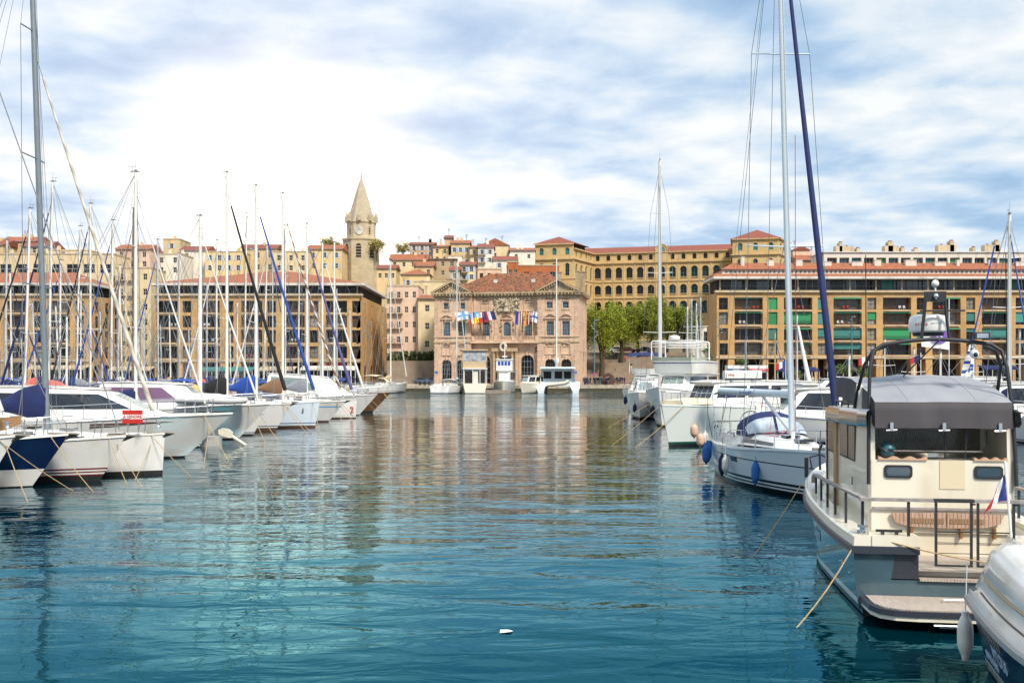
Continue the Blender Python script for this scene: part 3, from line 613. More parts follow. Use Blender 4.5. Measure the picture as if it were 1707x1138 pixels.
# ---------------------------------------------------------------- grand hotel on the hill
pts = {'W0': (pX(892, 318), 318), 'W1': (pX(956.5, 315), 315), 'W2': (pX(989, 330), 330), 'W3': (pX(1222, 319), 319), 'W4': (pX(1221, 305), 305), 'W5': (pX(1298, 302), 302), 'W6': (pX(1316, 313), 313)}
hot = thing('grand_hotel', 'long arcaded yellow stone hotel on the hill with clock gable and corner towers', 'hotel', (pts['W0'][0], 318, 12))
wall = MB(); trim = MB(); HB = 11.0
def wallseg(a, b, rows, dep=.9):
    P_, Q_ = pts[a], pts[b]; Mm = side_M(P_, Q_, hot); wall.M = Mm; trim.M = Mm; facade(wall, dist(P_, Q_), rows, dep); return Mm, dist(P_, Q_)
def tri(s, t, ops, fm, pm, Mm, nxb=2, nzb=3, rec_=.7):
    for xc, w_ in ops: window(hot, Mm, xc, s, w_, t, True, nxb, nzb, fm, pm, rec_, .09)
Lm = dist(pts['W2'], pts['W3']); nb = 13; xs = [Lm * (k + .42) / (nb - .1) for k in range(nb)]; clock_i = 6
R1 = (40.1, 42.5, [(x, 1.25, 40.3, 42.1, True) for i, x in enumerate(xs) if i != clock_i]); R2 = (33.2, 40.1, [(x, 2.1, 33.7, 38.0, True) for x in xs]); R3 = (27.9, 33.2, [(x, 2.1, 28.4, 32.1, True) for x in xs]); R4 = (HB, 27.9, [(x, 2.3, 22.6, 26.8, True) for x in xs])
Mm, _ = wallseg('W2', 'W3', [R4, R3, R2, R1])
for x in xs:
    if x != xs[clock_i]: window(hot, Mm, x, 40.3, 1.25, 42.1, True, 2, 2, frame_dk, glass, .6, .08)
    ri = x > xs[5]
    for s, t in ((33.7, 38.0), (28.4, 32.1), (22.6, 26.8)):
        w_ = 2.3 if s < 25 else 2.1; window(hot, Mm, x, s, w_, t, True, 2, 3, teal if ri else frame_dk, glass, .8, .16 if ri else .08)
    for z0 in (33.72, 28.42): balustrade(trim, x - 1.0, x + 1.0, .1, z0, z0 + .8, 8, .05)
    for s, t, w_ in ((33.7, 38.0, 2.1), (28.4, 32.1, 2.1), (40.3, 42.1, 1.25)):
        arcband(trim, x, t - w_ / 2, w_ / 2 + .25, .18, -.1, -.003)
for i in range(nb + 1):
    x = (xs[0] - 1.75) if i == 0 else (xs[i - 1] + 1.75); x = min(max(x, .3), Lm - .3)
    for z0, z1 in ((28, 33), (33.6, 39.2), (22, 27.6)): trim.box(x - .22, x + .22, -.14, -.002, z0, z1)
for z, d in ((39.3, .5), (33.1, .25), (27.8, .3), (42.5, .5)): trim.box(0, Lm, -d, .1, z, z + .32)
k = 0
while k * .8 < Lm - .5: trim.box(.2 + k * .8, .55 + k * .8, -.42, -.003, 39.05, 39.299); k += 1
xc = xs[clock_i]; trim.ext([(xc - 2.1, -.3, 39.7), (xc + 2.1, -.3, 39.7), (xc + 2.1, -.3, 43.2)] + [(xc + 1.8 * math.cos(a), -.3, 43.3 + 1.9 * math.sin(a)) for a in [math.pi * q / 8 for q in range(9)]] + [(xc - 2.1, -.3, 43.2)], (0, 1.2, 0)); arcband(trim, xc, 43.3, 2.15, .35, -.5, -.3)
ck = MB(Mm @ T((xc, -.36, 43.4)) @ RX(R(90))); ck.lathe([(1.0, 0), (1.0, .1)], n=20); ckk = ck.build('clock', darkmetal, hot); cf = MB(Mm @ T((xc, -.47, 43.4)) @ RX(R(90))); cf.lathe([(.75, 0), (.75, .02)], n=20); cf.build('clock_face', mat('clock_blue', (.12, .25, .3), .4), ckk)
Rw = lambda xs_, w1, w2: [(HB, 33.0, []), (33.0, 39.6, [(x, w2, 34.2, 38.1, True) for x in xs_]), (39.6, 44.0, [(x, w1, 40.8, 43.0, True) for x in xs_])]
for a, b, n_, kind in (('W0', 'W1', 3, 1), ('W1', 'W2', 4, 0), ('W4', 'W5', 3, 1), ('W5', 'W6', 3, 1), ('W3', 'W4', 1, 1)):
    Ls = dist(pts[a], pts[b]); xs_ = [Ls * (k + .5) / n_ for k in range(n_)]
    if kind == 0: rows = [(HB, 27.9, [(x, 1.1, 22.6, 26, True) for x in xs_]), (27.9, 33.2, [(x, 1.1, 28.4, 32.1, True) for x in xs_]), (33.2, 40.1, [(x, 1.2, 33.7, 38, True) for x in xs_]), (40.1, 42.5, [(x, .9, 40.4, 42, True) for x in xs_])]
    elif n_ == 1: rows = [(HB, 44.0, [])]
    else: rows = Rw(xs_, 1.3 if n_ == 3 else 1, 1.3)
    Mm, _ = wallseg(a, b, rows, .4)
    for zb, zt, ops in rows:
        for o in ops: window(hot, Mm, o[0], o[2], o[1], o[3], True, 2, 3, teal, teal if kind and o[2] > 34.5 else glass, .25, .1)
        for o in ops: arcband(trim, o[0], o[3] - o[1] / 2, o[1] / 2 + .3, .2, -.12, -.003)
    tz = 44.0 if kind else 42.5
    for z, d in ((39.3, .55), (33.1, .2), (tz, .6)): trim.box(-.1, Ls + .1, -d, .05, z, z + .35)
wall.build('wall', hotelstone, hot); trim.build('trim', mat('hotel_trim', (.52, .37, .18), .85, var=.2, vs=1), hot)
o0 = Vector((pts['W0'][0], 318, 12))
def hotroof(name, poly, apex, z0):
    m_ = MB(T(-o0)); 
    if isinstance(apex[0], (int, float)):
        for p, q in zip(poly, poly[1:] + poly[:1]): m_.face([(p[0], p[1], z0), (q[0], q[1], z0), apex])
        m_.face([(p[0], p[1], z0) for p in poly])
    m_.build(name, tile_red, hot)
def ov(poly, d=.8):
    c = sum((Vector(p) for p in poly), Vector((0, 0))) / len(poly); return [tuple(c + (Vector(p) - c) * (1 + d / (Vector(p) - c).length)) for p in poly]
p4 = [pts['W0'], pts['W1'], pts['W2'], (pts['W2'][0] - 11, 334)]; hotroof('tower_roof', ov([pts['W0'], pts['W1'], (pts['W1'][0] + 5.5, 326), (pts['W0'][0] + 5.5, 329)]), (pX(932, 321), 321, 47.2), 44.36)
hotroof('tower_roof', ov([pts['W4'], pts['W5'], pts['W6'], (pts['W4'][0] + 6, 317)]), (pX(1262, 309), 309, 47.7), 44.36)
m_ = MB(T(-o0)); a, b = Vector(pts['W2']), Vector(pts['W3']); dr = (b - a).normalized(); nn = Vector((-dr.y, dr.x)); P0 = a - nn * .5 - dr * 6; P1 = b - nn * .5 + dr * 3
m_.face([(P0.x, P0.y, 42.83), (P1.x, P1.y, 42.83), (P1.x + nn.x * 6, P1.y + nn.y * 6, 45.3), (P0.x + nn.x * 6, P0.y + nn.y * 6, 45.3)]); P0 += nn * 12; P1 += nn * 12; m_.face([(P0.x, P0.y, 42.83), (P1.x, P1.y, 42.83), (P1.x - nn.x * 6, P1.y - nn.y * 6, 45.3), (P0.x - nn.x * 6, P0.y - nn.y * 6, 45.3)])
m_.build('roof', tile_red, hot)
m_ = MB(T(-o0))
for poly, z1 in (([pts['W0'], pts['W1'], (pts['W1'][0] + 5.5, 326), (pts['W0'][0] + 5.5, 329)], 44.3), ([pts['W4'], pts['W5'], pts['W6'], (pts['W4'][0] + 6, 317)], 44.3)):
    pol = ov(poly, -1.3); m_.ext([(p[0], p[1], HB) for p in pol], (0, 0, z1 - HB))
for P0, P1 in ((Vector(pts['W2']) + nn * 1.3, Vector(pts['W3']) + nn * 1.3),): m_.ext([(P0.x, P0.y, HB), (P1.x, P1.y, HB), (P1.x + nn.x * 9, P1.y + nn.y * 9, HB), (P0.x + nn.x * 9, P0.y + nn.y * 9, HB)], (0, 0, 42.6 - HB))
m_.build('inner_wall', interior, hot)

# ---------------------------------------------------------------- church tower
ct = thing('church_tower', 'pale stone church tower with clock and tall pointed spire', 'church tower', (pX(598, 300), 305, 20)); q = lambda py: pZ(py, 305) - 20; k_ = 305 / F
churchst = mat('church_stone', (.50, .42, .28), .85, var=.15, vs=.4, pattern=P_courses(.5, 1.1, .88)); cst = churchst
m_ = MB(); m_.lathe([(31 * k_, q(560)), (31 * k_, q(403)), (32.5 * k_, q(402)), (32.5 * k_, q(399)), (24.5 * k_, q(398)), (24.5 * k_, q(374)), (26 * k_, q(373)), (26 * k_, q(371))], n=8, ph=.5); m_.build('tower_wall', cst, ct)
m_ = MB(); m_.lathe([(24 * k_, q(370.9)), (21 * k_, q(362)), (9.5 * k_, q(322)), (1.2 * k_, q(297)), (.3, q(296)), (.1, q(285))], n=8, ph=.5)
for k in range(8): a = math.pi * 2 * k / 8; m_.lathe([(.7, 0), (.6, 1.6), (.05, 3.2)], (24.5 * k_ * math.cos(a), 24.5 * k_ * math.sin(a), q(371)), 5)
m_.build('spire', mat('spire_stone', (.44, .37, .26), .85, var=.15, pattern=P_courses(.6, .8, .8)), ct)
ap = math.cos(math.pi / 8)
for k in range(5, 8):
    a = 2 * math.pi * k / 8
    for r_, w_, s, t in ((31 * k_ * ap, 2.0, q(433), q(408)), (24.5 * k_ * ap, 1.1, q(394), q(379))):
        if r_ < 25 * k_ and k == 6: continue
        Mo = T((r_ * math.cos(a), r_ * math.sin(a), 0)) @ RZ(a + math.pi / 2); window(ct, Mo, 0, s, w_, t, True, 1, 4, cst, interior, -.06, .2, name='belfry_opening')
Mo = T((0, -24.5 * k_ * ap - .12, q(386.5))) @ RX(R(90)); m_ = MB(Mo); m_.lathe([(1.35, 0), (1.35, .1)], n=24); c_ = m_.build('clock', fascia, ct); m_ = MB(T((0, -24.5 * k_ * ap - .24, q(386.5)))); m_.box(-.05, .05, -.02, 0, 0, .95); m_.box(0, .6, -.02, 0, -.05, .05); m_.build('clock_hands', darkmetal, c_)

# ---------------------------------------------------------------- houses on the hill
wallcols = {'cream': (.66, .54, .33), 'sand': (.58, .44, .25), 'white': (.74, .68, .58), 'brown': (.42, .32, .20), 'pink': (.66, .48, .36), 'orange': (.42, .13, .045), 'grey': (.45, .42, .36), 'yellow': (.68, .52, .26)}
def house(label, x0, x1, yt, yb, Y, wc, roof='gable', nwin=(3, 2), sh=None, dep=9.0, side=0.0, rh=1.6, chim=1, wsize=(.9, 1.3), balc=False, frm=None, cat='house', top_gap=.8):
    X0, X1, z1, z0 = pX(x0, Y), pX(x1, Y), pZ(yt, Y), pZ(yb, Y); zb = min(z0, max(QZ, hgt((X0 + X1) / 2, Y) - 1)) - .2
    r = thing('house', label, cat, (X0, Y, zb), side); W_ = X1 - X0; Mh = T((0, 0, -zb)); wm = mat('render_' + wc, wallcols[wc], .88, var=.12, vs=.5, dirt=tuple(v * .55 for v in wallcols[wc]), ds=.35)
    w_ = MB(Mh); nxw, nzw = nwin; rows = [(zb, z0, [])]; sz = (z1 - z0 - top_gap * .3) / max(1, nzw); ops_all = []
    if nzw:
        for j in range(nzw):
            s = z0 + sz * j + (sz - wsize[1]) / 2; ops = [(W_ * (i + .5) / nxw, wsize[0], s, s + wsize[1], False) for i in range(nxw)]; rows.append((z0 + sz * j, z0 + sz * (j + 1), ops)); ops_all += ops
        rows.append((z0 + sz * nzw, z1, []))
    else: rows.append((z0, z1, []))
    facade(w_, W_, rows, .22)
    for Mx, Lx in ((Mh @ T((W_, 0, 0)) @ RZ(R(90)), dep), (Mh @ T((0, dep, 0)) @ RZ(R(-90)), dep), (Mh @ T((W_, dep, 0)) @ RZ(R(180)), W_)): w_.M = Mx; w_.face([(0, 0, zb), (Lx, 0, zb), (Lx, 0, z1), (0, 0, z1)])
    w_.build('wall', wm, r)
    for o in ops_all:
        fo = window(r, Mh, o[0], o[2], o[1], o[3], False, 2, 2, frm or frame_wh, glass, .12, .09)
        if sh:
            for sx in (-1, 1): kid('shutter', slab_mesh(o[1] * .45, o[3] - o[2], .06, sh, 'shutter'), r, Mh @ T((o[0] + sx * (o[1] * .74), -.07, o[2])))
        if balc and o[0] < W_ * .6: kid('balcony', slab_mesh(o[1] + 1.2, .15, .9, concrete, 'balcony'), r, Mh @ T((o[0], -.9, o[2] - .25))); kid('railing', rail_mesh(o[1] + 1.1, .9, darkmetal, 8), r, Mh @ T((o[0], -.85, o[2] - .1)))
    rf_ = MB(Mh); tm = tile_new if sum(map(ord, label)) % 2 else tile_red
    if roof == 'gable':
        a = .35; zr_ = z1 + rh; rf_.rings([[(-a, -a, z1), (-a, dep / 2, zr_), (-a, dep + a, z1)], [(W_ + a, -a, z1), (W_ + a, dep / 2, zr_), (W_ + a, dep + a, z1)]])
    elif roof == 'gabx':
        a = .3; zr_ = z1 + rh; rf_.rings([[(-a, -a, z1), (W_ / 2, -a, zr_), (W_ + a, -a, z1)], [(-a, dep, z1), (W_ / 2, dep, zr_), (W_ + a, dep, z1)]])
    elif roof == 'shed': rf_.rings([[(-.3, -.4, z1), (-.3, dep, z1 + rh), (-.3, dep, z1 - .1), (-.3, -.4, z1 - .15)], [(W_ + .3, -.4, z1), (W_ + .3, dep, z1 + rh), (W_ + .3, dep, z1 - .1), (W_ + .3, -.4, z1 - .15)]])
    elif roof == 'hip': hip(rf_, 0, W_, 0, dep, z1, z1 + rh, min(dep / 2, W_ / 2 - .2), .35)
    else: rf_.box(-.12, W_ + .12, -.12, dep + .1, z1, z1 + .3); tm = concrete
    rf_.build('roof', tm, r); rr = random.Random(label)
    if rr.random() < .7:
        ae = MB(Mh); xa_ = W_ * rr.uniform(.2, .8); za_ = z1 + (rh * .7 if roof != 'flat' else .3); ae.tube([(xa_, dep * .5, za_ - .5), (xa_, dep * .5, za_ + 2.2)], .05, 4)
        for q in range(3): ae.tube([(xa_ - .5 + q * .1, dep * .5, za_ + 2.1 - q * .3), (xa_ + .5 - q * .1, dep * .5, za_ + 2.1 - q * .3)], .035, 4)
        ae.build('aerial', darkmetal, r)
    gt_ = MB(Mh); gt_.box(-.1, W_ + .1, -.5 if roof == 'shed' else -.42, -.3, z1 - .14, z1 - .02); gt_.build('gutter', MATS.get('gutter_zinc') or mat('gutter_zinc', (.22, .21, .20), .6), r) if roof in ('gable', 'hip', 'shed') else None
    for c in range(chim):
        x = W_ * (.2 + .6 * rr.random()); c_ = MB(Mh); zc = z1 + (rh * .5 if roof not in ('flat',) else .2); c_.box(x, x + .8, dep * .4, dep * .4 + .6, zc - .6, zc + 1.3); c_.box(x + .1, x + .3, dep * .42, dep * .42 + .2, zc + 1.3, zc + 1.6); c_.box(x + .5, x + .7, dep * .42, dep * .42 + .2, zc + 1.3, zc + 1.6); c_.build('chimney', wm, r)
    return r
H = house; bs = blueshut
H('pink beige apartment house with small balconies beside the glowing ochre block', 645, 697, 477, 603, 226, 'pink', 'flat', (4, 5), None, 12, balc=True, chim=0, wsize=(.8, 1.4))
H('plain sand coloured house with sloping top against the town hall', 697, 727, 497, 618, 224, 'cream', 'shed', (1, 4), None, 10, rh=1.5, chim=0, wsize=(1.0, 1.5))
H('brown house with white shutters and tall chimneys on the skyline', 683, 724, 407, 430, 300, 'brown', 'gable', (3, 2), bs, rh=1.2, chim=2)
H('yellow ochre skyline house joined to the brown one', 722, 748, 411, 438, 299, 'yellow', 'gable', (2, 2), None, rh=1.0, chim=1)
H('tall narrow tower house with pale stair head', 741, 753, 396, 440, 303, 'sand', 'shed', (1, 1), None, 6, rh=1.5, chim=0)
H('tall sand house with three upper windows, highest on the ridge', 752, 783, 405, 447, 296, 'sand', 'gable', (3, 2), bs, rh=1.4, chim=2)
H('low cream house with a small balcony wedged between taller houses', 783, 797, 412, 440, 294, 'cream', 'gable', (1, 2), None, rh=1.0, balc=True, chim=0)
H('cream house with pale blue shutters and jutting orange roof', 797, 823, 412, 440, 290, 'white', 'gable', (2, 2), bs, rh=1.6, chim=1, balc=True)
H('large blank gable wall house on the ridge', 802, 848, 409, 440, 306, 'cream', 'gabx', (1, 1), None, 12, rh=2.2, chim=2)
H('white house with dark roof terrace beside the hotel tower', 850, 892, 417, 436, 300, 'white', 'shed', (2, 1), None, rh=1.8, chim=2)
H('white low house with tiled roof behind the orange building', 822, 862, 433, 450, 280, 'white', 'gable', (2, 1), bs, rh=1.5, chim=0)
H('orange rendered building with roof terrace behind the town hall', 845, 932, 443, 470, 262, 'orange', 'flat', (4, 1), None, 12, chim=0, wsize=(1.5, 1.3), frm=frame_bl)
H('small turret end of the orange building with strip windows', 846, 864, 437, 470, 260, 'orange', 'flat', (2, 1), None, 3, chim=0, wsize=(.9, 1.6))
H('brown stone house with low dark windows below the ridge', 716, 760, 431, 462, 280, 'brown', 'shed', (3, 2), None, 9, rh=.8, chim=1)
H('white blank walled house corner half way up the hill', 745, 770, 427, 455, 284, 'white', 'flat', (1, 1), None, 6, chim=0)
H('house with dark balcony rail and blue blinds just above the town hall roof', 767, 792, 441, 468, 262, 'cream', 'gable', (2, 2), bs, rh=1.3, balc=True, chim=1)
H('small house under a pergola roof above the town hall', 796, 835, 449, 468, 268, 'pink', 'flat', (3, 1), None, 7, chim=1, frm=woodframe)
H('dark slate blue house behind the town hall chimney', 750, 766, 450, 468, 258, 'grey', 'gable', (1, 1), None, 6, rh=1.2, chim=0)
H('yellow house with two shuttered windows under a wide orange roof', 668, 716, 457, 484, 262, 'yellow', 'hip', (2, 1), bs, rh=1.6, chim=1)
H('long cream house on the slope right of the church tower', 650, 712, 433, 447, 290, 'cream', 'gable', (4, 1), None, rh=2.2, chim=1)
H('sand house with orange gable half hidden behind the yellow one', 690, 722, 443, 462, 272, 'sand', 'gable', (2, 1), None, rh=1.7, chim=1)
H('plain pale wall building between the pink flats and the town hall gable', 690, 745, 470, 500, 245, 'cream', 'flat', (2, 1), None, 10, chim=1)
H('cream house with wide windows below the church tower', 628, 660, 447, 470, 275, 'yellow', 'gable', (3, 1), None, rh=1.4, chim=0)
for i, (x0, x1, yt, yb, Y, wc, rf_, nw, lab) in enumerate([
    (512, 570, 415, 452, 290, 'yellow', 'gable', (3, 2), 'pale yellow house left of the church tower'), (455, 515, 420, 455, 285, 'cream', 'flat', (3, 2), 'cream flat roofed house in the brightest sun glow'),
    (400, 460, 414, 455, 292, 'sand', 'gable', (3, 2), 'sand house with low gable amid the glow'), (342, 405, 420, 455, 284, 'yellow', 'flat', (4, 2), 'wide yellow terraced house with roof parapet'),
    (300, 345, 417, 452, 288, 'white', 'gable', (2, 2), 'white house with shuttered windows left of the glow'), (258, 303, 424, 458, 275, 'white', 'flat', (2, 2), 'white house with roof plants above the glowing block'),
    (272, 300, 399, 420, 300, 'sand', 'flat', (1, 1), 'square sand tower house on the skyline'), (193, 250, 415, 448, 270, 'pink', 'gable', (3, 2), 'pinkish house with wide rooftop loggia'),
    (192, 252, 447, 625, 238, 'cream', 'flat', (3, 7), 'tall narrow cream apartment house between the two ochre blocks'), (0, 60, 402, 420, 262, 'sand', 'gable', (2, 1), 'small house with orange roof at the upper left edge'),
    (35, 80, 410, 422, 258, 'grey', 'gable', (1, 1), 'grey gabled house behind the left terrace building'), (-60, 190, 424, 470, 240, 'cream', 'flat', (9, 1), 'long cream terrace building above the leftmost orange roof'),
    (60, 150, 418, 430, 246, 'cream', 'flat', (3, 1), 'set back penthouse on the cream terrace building'), (-90, 5, 408, 425, 255, 'sand', 'gable', (3, 1), 'sand house cut by the left picture edge')]):
    H(lab[:70], x0, x1, yt, yb, Y, wc, rf_, nw, bs if i % 3 == 0 else None, 10, rh=1.8, chim=1 + i % 2, wsize=(1.0, 1.5) if nw[1] > 3 or i not in (11,) else (2.8, 2.2), balc=(i == 8))
# long penthouse block behind the right-hand apartment building
pb = thing('apartment_building', 'pale long apartment block peeping over the red roof, with chimney stacks', 'building', (pX(1372, 243), 243, QZ)); M = T((0, 0, -QZ)); W_ = 75
w_ = MB(M); z0, z1 = pZ(441, 243), pZ(429.5, 243); cc = [2.2 + k * 3.0 for k in range(24)]; facade(w_, W_, [(QZ, z0 - .1, []), (z0 - .1, z1 + .2, [(c, 2.4, z0, z1, False) for c in cc]), (z1 + .2, pZ(421, 243), [])], .8); w_.box(0, W_, .9, 10, QZ, pZ(421, 243)); w_.build('wall', whitewall, pb)
for i, c in enumerate(cc): window(pb, M, c, z0, 2.4, z1, False, 3, 1, frame_wh, [glass, glass_blue, teal_b, glass, green_b, glass_blue][i % 6], .6, .08); kid('railing', rail_mesh(2.4, .8, darkmetal, 8), pb, M @ T((c, .1, z0)))
t_ = MB(M); t_.box(-.2, W_ + .2, -.3, 10.2, pZ(421, 243), pZ(419.5, 243)); t_.build('roof', fascia, pb)
for px, w2, h in ((1398, 4.5, 1.9), (1404, .7, 2.8), (1433, .8, 1.4), (1480, 3.5, 2.0), (1486, 1.2, 3.0), (1508, .8, 1.6), (1530, .9, 1.3), (1570, 4.5, 2.2), (1590, 1.0, 3.2), (1628, .7, 1.6), (1648, 4.0, 2.2), (1666, 1.0, 3.2)):
    x = pX(px, 243) - pX(1372, 243); z = pZ(419.4, 243); c_ = MB(M); c_.box(x, x + w2, 2, 4, z, z + h - .3); c_.k = 1; c_.box(x + w2 * .2, x + w2 * .2 + .35, 2.5, 3, z + h - .3, z + h); c_.box(x + w2 * .6, x + w2 * .6 + .35, 2.5, 3, z + h - .3, z + h); c_.build('chimney', [concrete, tile_red], pb)
H('small pink house with sloping roof right of the hotel tower', 1322, 1350, 417, 440, 262, 'pink', 'gabx', (1, 1), None, 8, rh=1.2, chim=0)
H('red roofed annex between the hotel tower and the long block', 1330, 1385, 433, 450, 255, 'pink', 'shed', (2, 1), None, 8, rh=2.2, chim=1)
H('long white arcade house under the hotel trees', 1150, 1192, 545, 575, 262, 'white', 'flat', (4, 1), None, 8, chim=0, wsize=(1.0, 2.6), frm=frame_bl)

# ---------------------------------------------------------------- boat materials
gel = mat('white_gelcoat', (.76, .76, .74), .22, coat=.5, var=.06, vs=.7, dirt=(.56, .55, .48), ds=.8); gel2 = mat('cream_gelcoat', (.72, .69, .60), .25, coat=.4, var=.05, vs=.5); deckm = mat('deck_nonskid', (.66, .66, .63), .6, var=.06)
navy = mat('navy_gelcoat', (.005, .012, .055), .25, coat=.1, spec=.3); bluecan = mat('navy_canvas', (.008, .018, .095), .8, bump=.03, var=.25, vs=3, pattern=P_drape()); blucan2 = mat('royal_blue_canvas', (.015, .065, .32), .8, bump=.03, pattern=P_drape())
redcan = mat('faded_red_canvas', (.62, .14, .12), .8, bump=.03, pattern=P_drape()); greycan = mat('grey_canvas', (.25, .265, .30), .8, bump=.02, var=.08, vs=2, pattern=P_drape()); yelcan = mat('yellow_canvas', (.60, .44, .16), .8, bump=.03, pattern=P_drape()); whcan = mat('white_sailcloth', (.66, .65, .62), .75, bump=.03, pattern=P_drape()); blkcan = mat('black_canvas', (.012, .012, .014), .85, bump=.03); beigecan = mat('beige_canvas', (.50, .38, .24), .8, bump=.03, pattern=P_drape()); browncan = mat('brown_canvas', (.22, .12, .06), .8, bump=.03)
antif = mat('antifoul_black', (.014, .013, .013), .7, var=.3, vs=2, dirt=(.05, .05, .03), ds=1.5); redst = mat('maroon_stripe', (.16, .012, .012), .35); bluest = mat('blue_stripe', (.02, .05, .16), .3); blkst = mat('black_stripe', (.01, .01, .012), .3); brownst = mat('brown_boot_top', (.10, .055, .035), .6)
alu = mat('mast_aluminium', (.62, .63, .62), .35, metal=.35, var=.1, vs=.8); aluw = mat('white_mast_paint', (.72, .71, .66), .35, var=.06, vs=.7); alug = mat('grey_mast', (.20, .235, .26), .4, metal=.3, var=.1); aluo = mat('bronze_mast', (.20, .10, .04), .4, metal=.2)
steel = mat('stainless_steel', (.60, .60, .60), .18, metal=.9); wire = mat('rigging_wire', (.22, .23, .24), .4, metal=.5); rope = mat('mooring_rope', (.42, .31, .16), .9, var=.3, vs=20); redrope = mat('red_rope', (.5, .05, .04), .8)
tint = mat('tinted_window', (.012, .016, .022), .05, spec=.8, rnd=.3); purp = mat('purple_tinted_window', (.16, .085, .16), .12, spec=.6); screen = mat('windscreen_glass', (.20, .27, .26), .06, spec=.8, var=.3, vs=1.5); clearv = mat('clear_vinyl', (.36, .42, .50), .10, spec=.6, var=.6, vs=1.6)
teakw = mat('teak_deck', (.36, .25, .17), .7, pattern=P_planks(.06, 1)); wood = mat('varnished_wood', (.30, .13, .045), .35, var=.3, vs=4); rubber = mat('black_rubber', (.015, .017, .022), .55); fendw = mat('white_fender', (.66, .66, .62), .4, dirt=(.4, .36, .3), ds=3); fendn = mat('navy_fender', (.008, .012, .06), .8, var=.2); fendb = mat('blue_fender_sock', (.02, .13, .42), .85, var=.15, vs=5); fendp = mat('peach_fender', (.60, .38, .27), .6)
white_p = mat('white_plastic', (.74, .74, .72), .3); redp = mat('red_paint', (.5, .02, .02), .4); teakd = mat('brown_hull_wood', (.17, .085, .035), .4, var=.3, vs=2, pattern=P_planks(.12, 2))

def lerp(a, b, t): return a + (b - a) * t
mat('life_orange', (.6, .13, .02), .6); mat('life_yellow', (.6, .45, .05), .6)
def hash_(s): return sum((i + 3) * ord(c) for i, c in enumerate(s))
class Hull:
    def __init__(s, L, B, fb, sheer=.25, rake=.9, stern=.72, trake=.3, flare=.5, full=2.2, wl=.84):
        s.L, s.B, s.fb, s.sheer, s.rake, s.stern, s.trake, s.flare, s.full, s.wl = L, B, fb, sheer, rake, stern, trake, flare, full, wl
    def hb(s, u):
        if u < .42: f = s.stern + (1 - s.stern) * math.sin(math.pi / 2 * u / .42)
        else: f = (1 - ((u - .42) / .58) ** s.full)
        return max(.015, f * s.B / 2)
    def zs(s, u): return s.fb * (1 - .05 * math.sin(math.pi * min(1, u * 1.3)) + s.sheer * u * u)
    def p(s, u, z, side=1, off=0.0):
        zt = s.zs(u); t = max(0.0, min(1.0, (z + .35) / (zt + .35)))
        q = .35 / (zt + .35); k = s.wl - s.flare * max(0, u - .45) * .9
        w = (k + (1 - k) * ((t - q) / (1 - q)) ** .9) if t > q else k * (.45 + .55 * (t / q) ** .5)
        x = u * (s.L - s.rake) + s.rake * t * u ** 3 - s.trake * (1 - t) * 0 + (s.trake * t) * (1 - u) ** 4 * (1)
        return Vector((x, side * (s.hb(u) * w + off), z))
    def build(s, root, m0=None, stripes=((-.35, .07, antif),), nU=20, name='hull', deckmat=None, bare=False):
        mats = [m0 or gel] + [x[2] for x in stripes]; mb = MB(); zl = sorted({-.35} | {a for x in stripes for a in x[:2]} | {.3 * s.fb, .45 * s.fb})
        zl = [z for z in zl if z < s.fb * .93]; I = {}
        for sd in (1, -1):
            for i in range(nU + 1):
                u = 1 - (1 - i / nU) ** 1.25; zt = s.zs(u); col = [s.p(u, z, sd) for z in zl] + [s.p(u, lerp(zl[-1], zt, f), sd) for f in (.4, .75, 1)]
                I[sd, i] = [mb.pt(q) for q in col]
        n = len(zl) + 3
        def mk(j):
            if j >= len(zl) - 1: zc = zl[-1] + .01
            else: zc = (zl[j] + zl[j + 1]) / 2
            for k, x in enumerate(stripes):
                if x[0] <= zc <= x[1]: return k + 1
            return 0
        for sd in (1, -1):
            for i in range(nU):
                for j in range(n - 1):
                    mb.k = mk(j); a, b = I[sd, i], I[sd, i + 1]; mb.idx((a[j], b[j], b[j + 1], a[j + 1]) if sd < 0 else (a[j + 1], b[j + 1], b[j], a[j]))
        for i in ((nU,) if bare else (0, nU)):
            for j in range(n - 1): mb.k = mk(j); mb.idx((I[1, i][j], I[-1, i][j], I[-1, i][j + 1], I[1, i][j + 1]))
        h = mb.build(name, mats, root, smooth=40)
        if bare: return h
        d = MB(); P = []
        for i in range(nU + 1):
            u = i / nU; a = s.p(u, s.zs(u), 1, -.05); b = s.p(u, s.zs(u), -1, -.05); P.append([d.pt((a.x, a.y, a.z - .04)), d.pt((a.x, 0, a.z + .02)), d.pt((b.x, b.y, b.z - .04))])
        for a, b in zip(P, P[1:]): d.idx((a[0], b[0], b[1], a[1])); d.idx((a[1], b[1], b[2], a[2]))
        d.build('deck', deckmat or deckm, root, smooth=30)
        t = MB()
        for sd in (1, -1):
            rs = []
            for i in range(nU + 1):
                u = i / nU; a = s.p(u, s.zs(u), sd); rs.append([(a.x, a.y + sd * .025, a.z - .03), (a.x, a.y + sd * .025, a.z + .045), (a.x, a.y - sd * .05, a.z + .045), (a.x, a.y - sd * .05, a.z - .03)])
            t.rings(rs)
        t.build('toe_rail', gel if m0 is None else (m0 if not isinstance(m0, list) else gel), root, smooth=40)
        return h
    def at(s, x): return max(0, min(1, x / s.L))
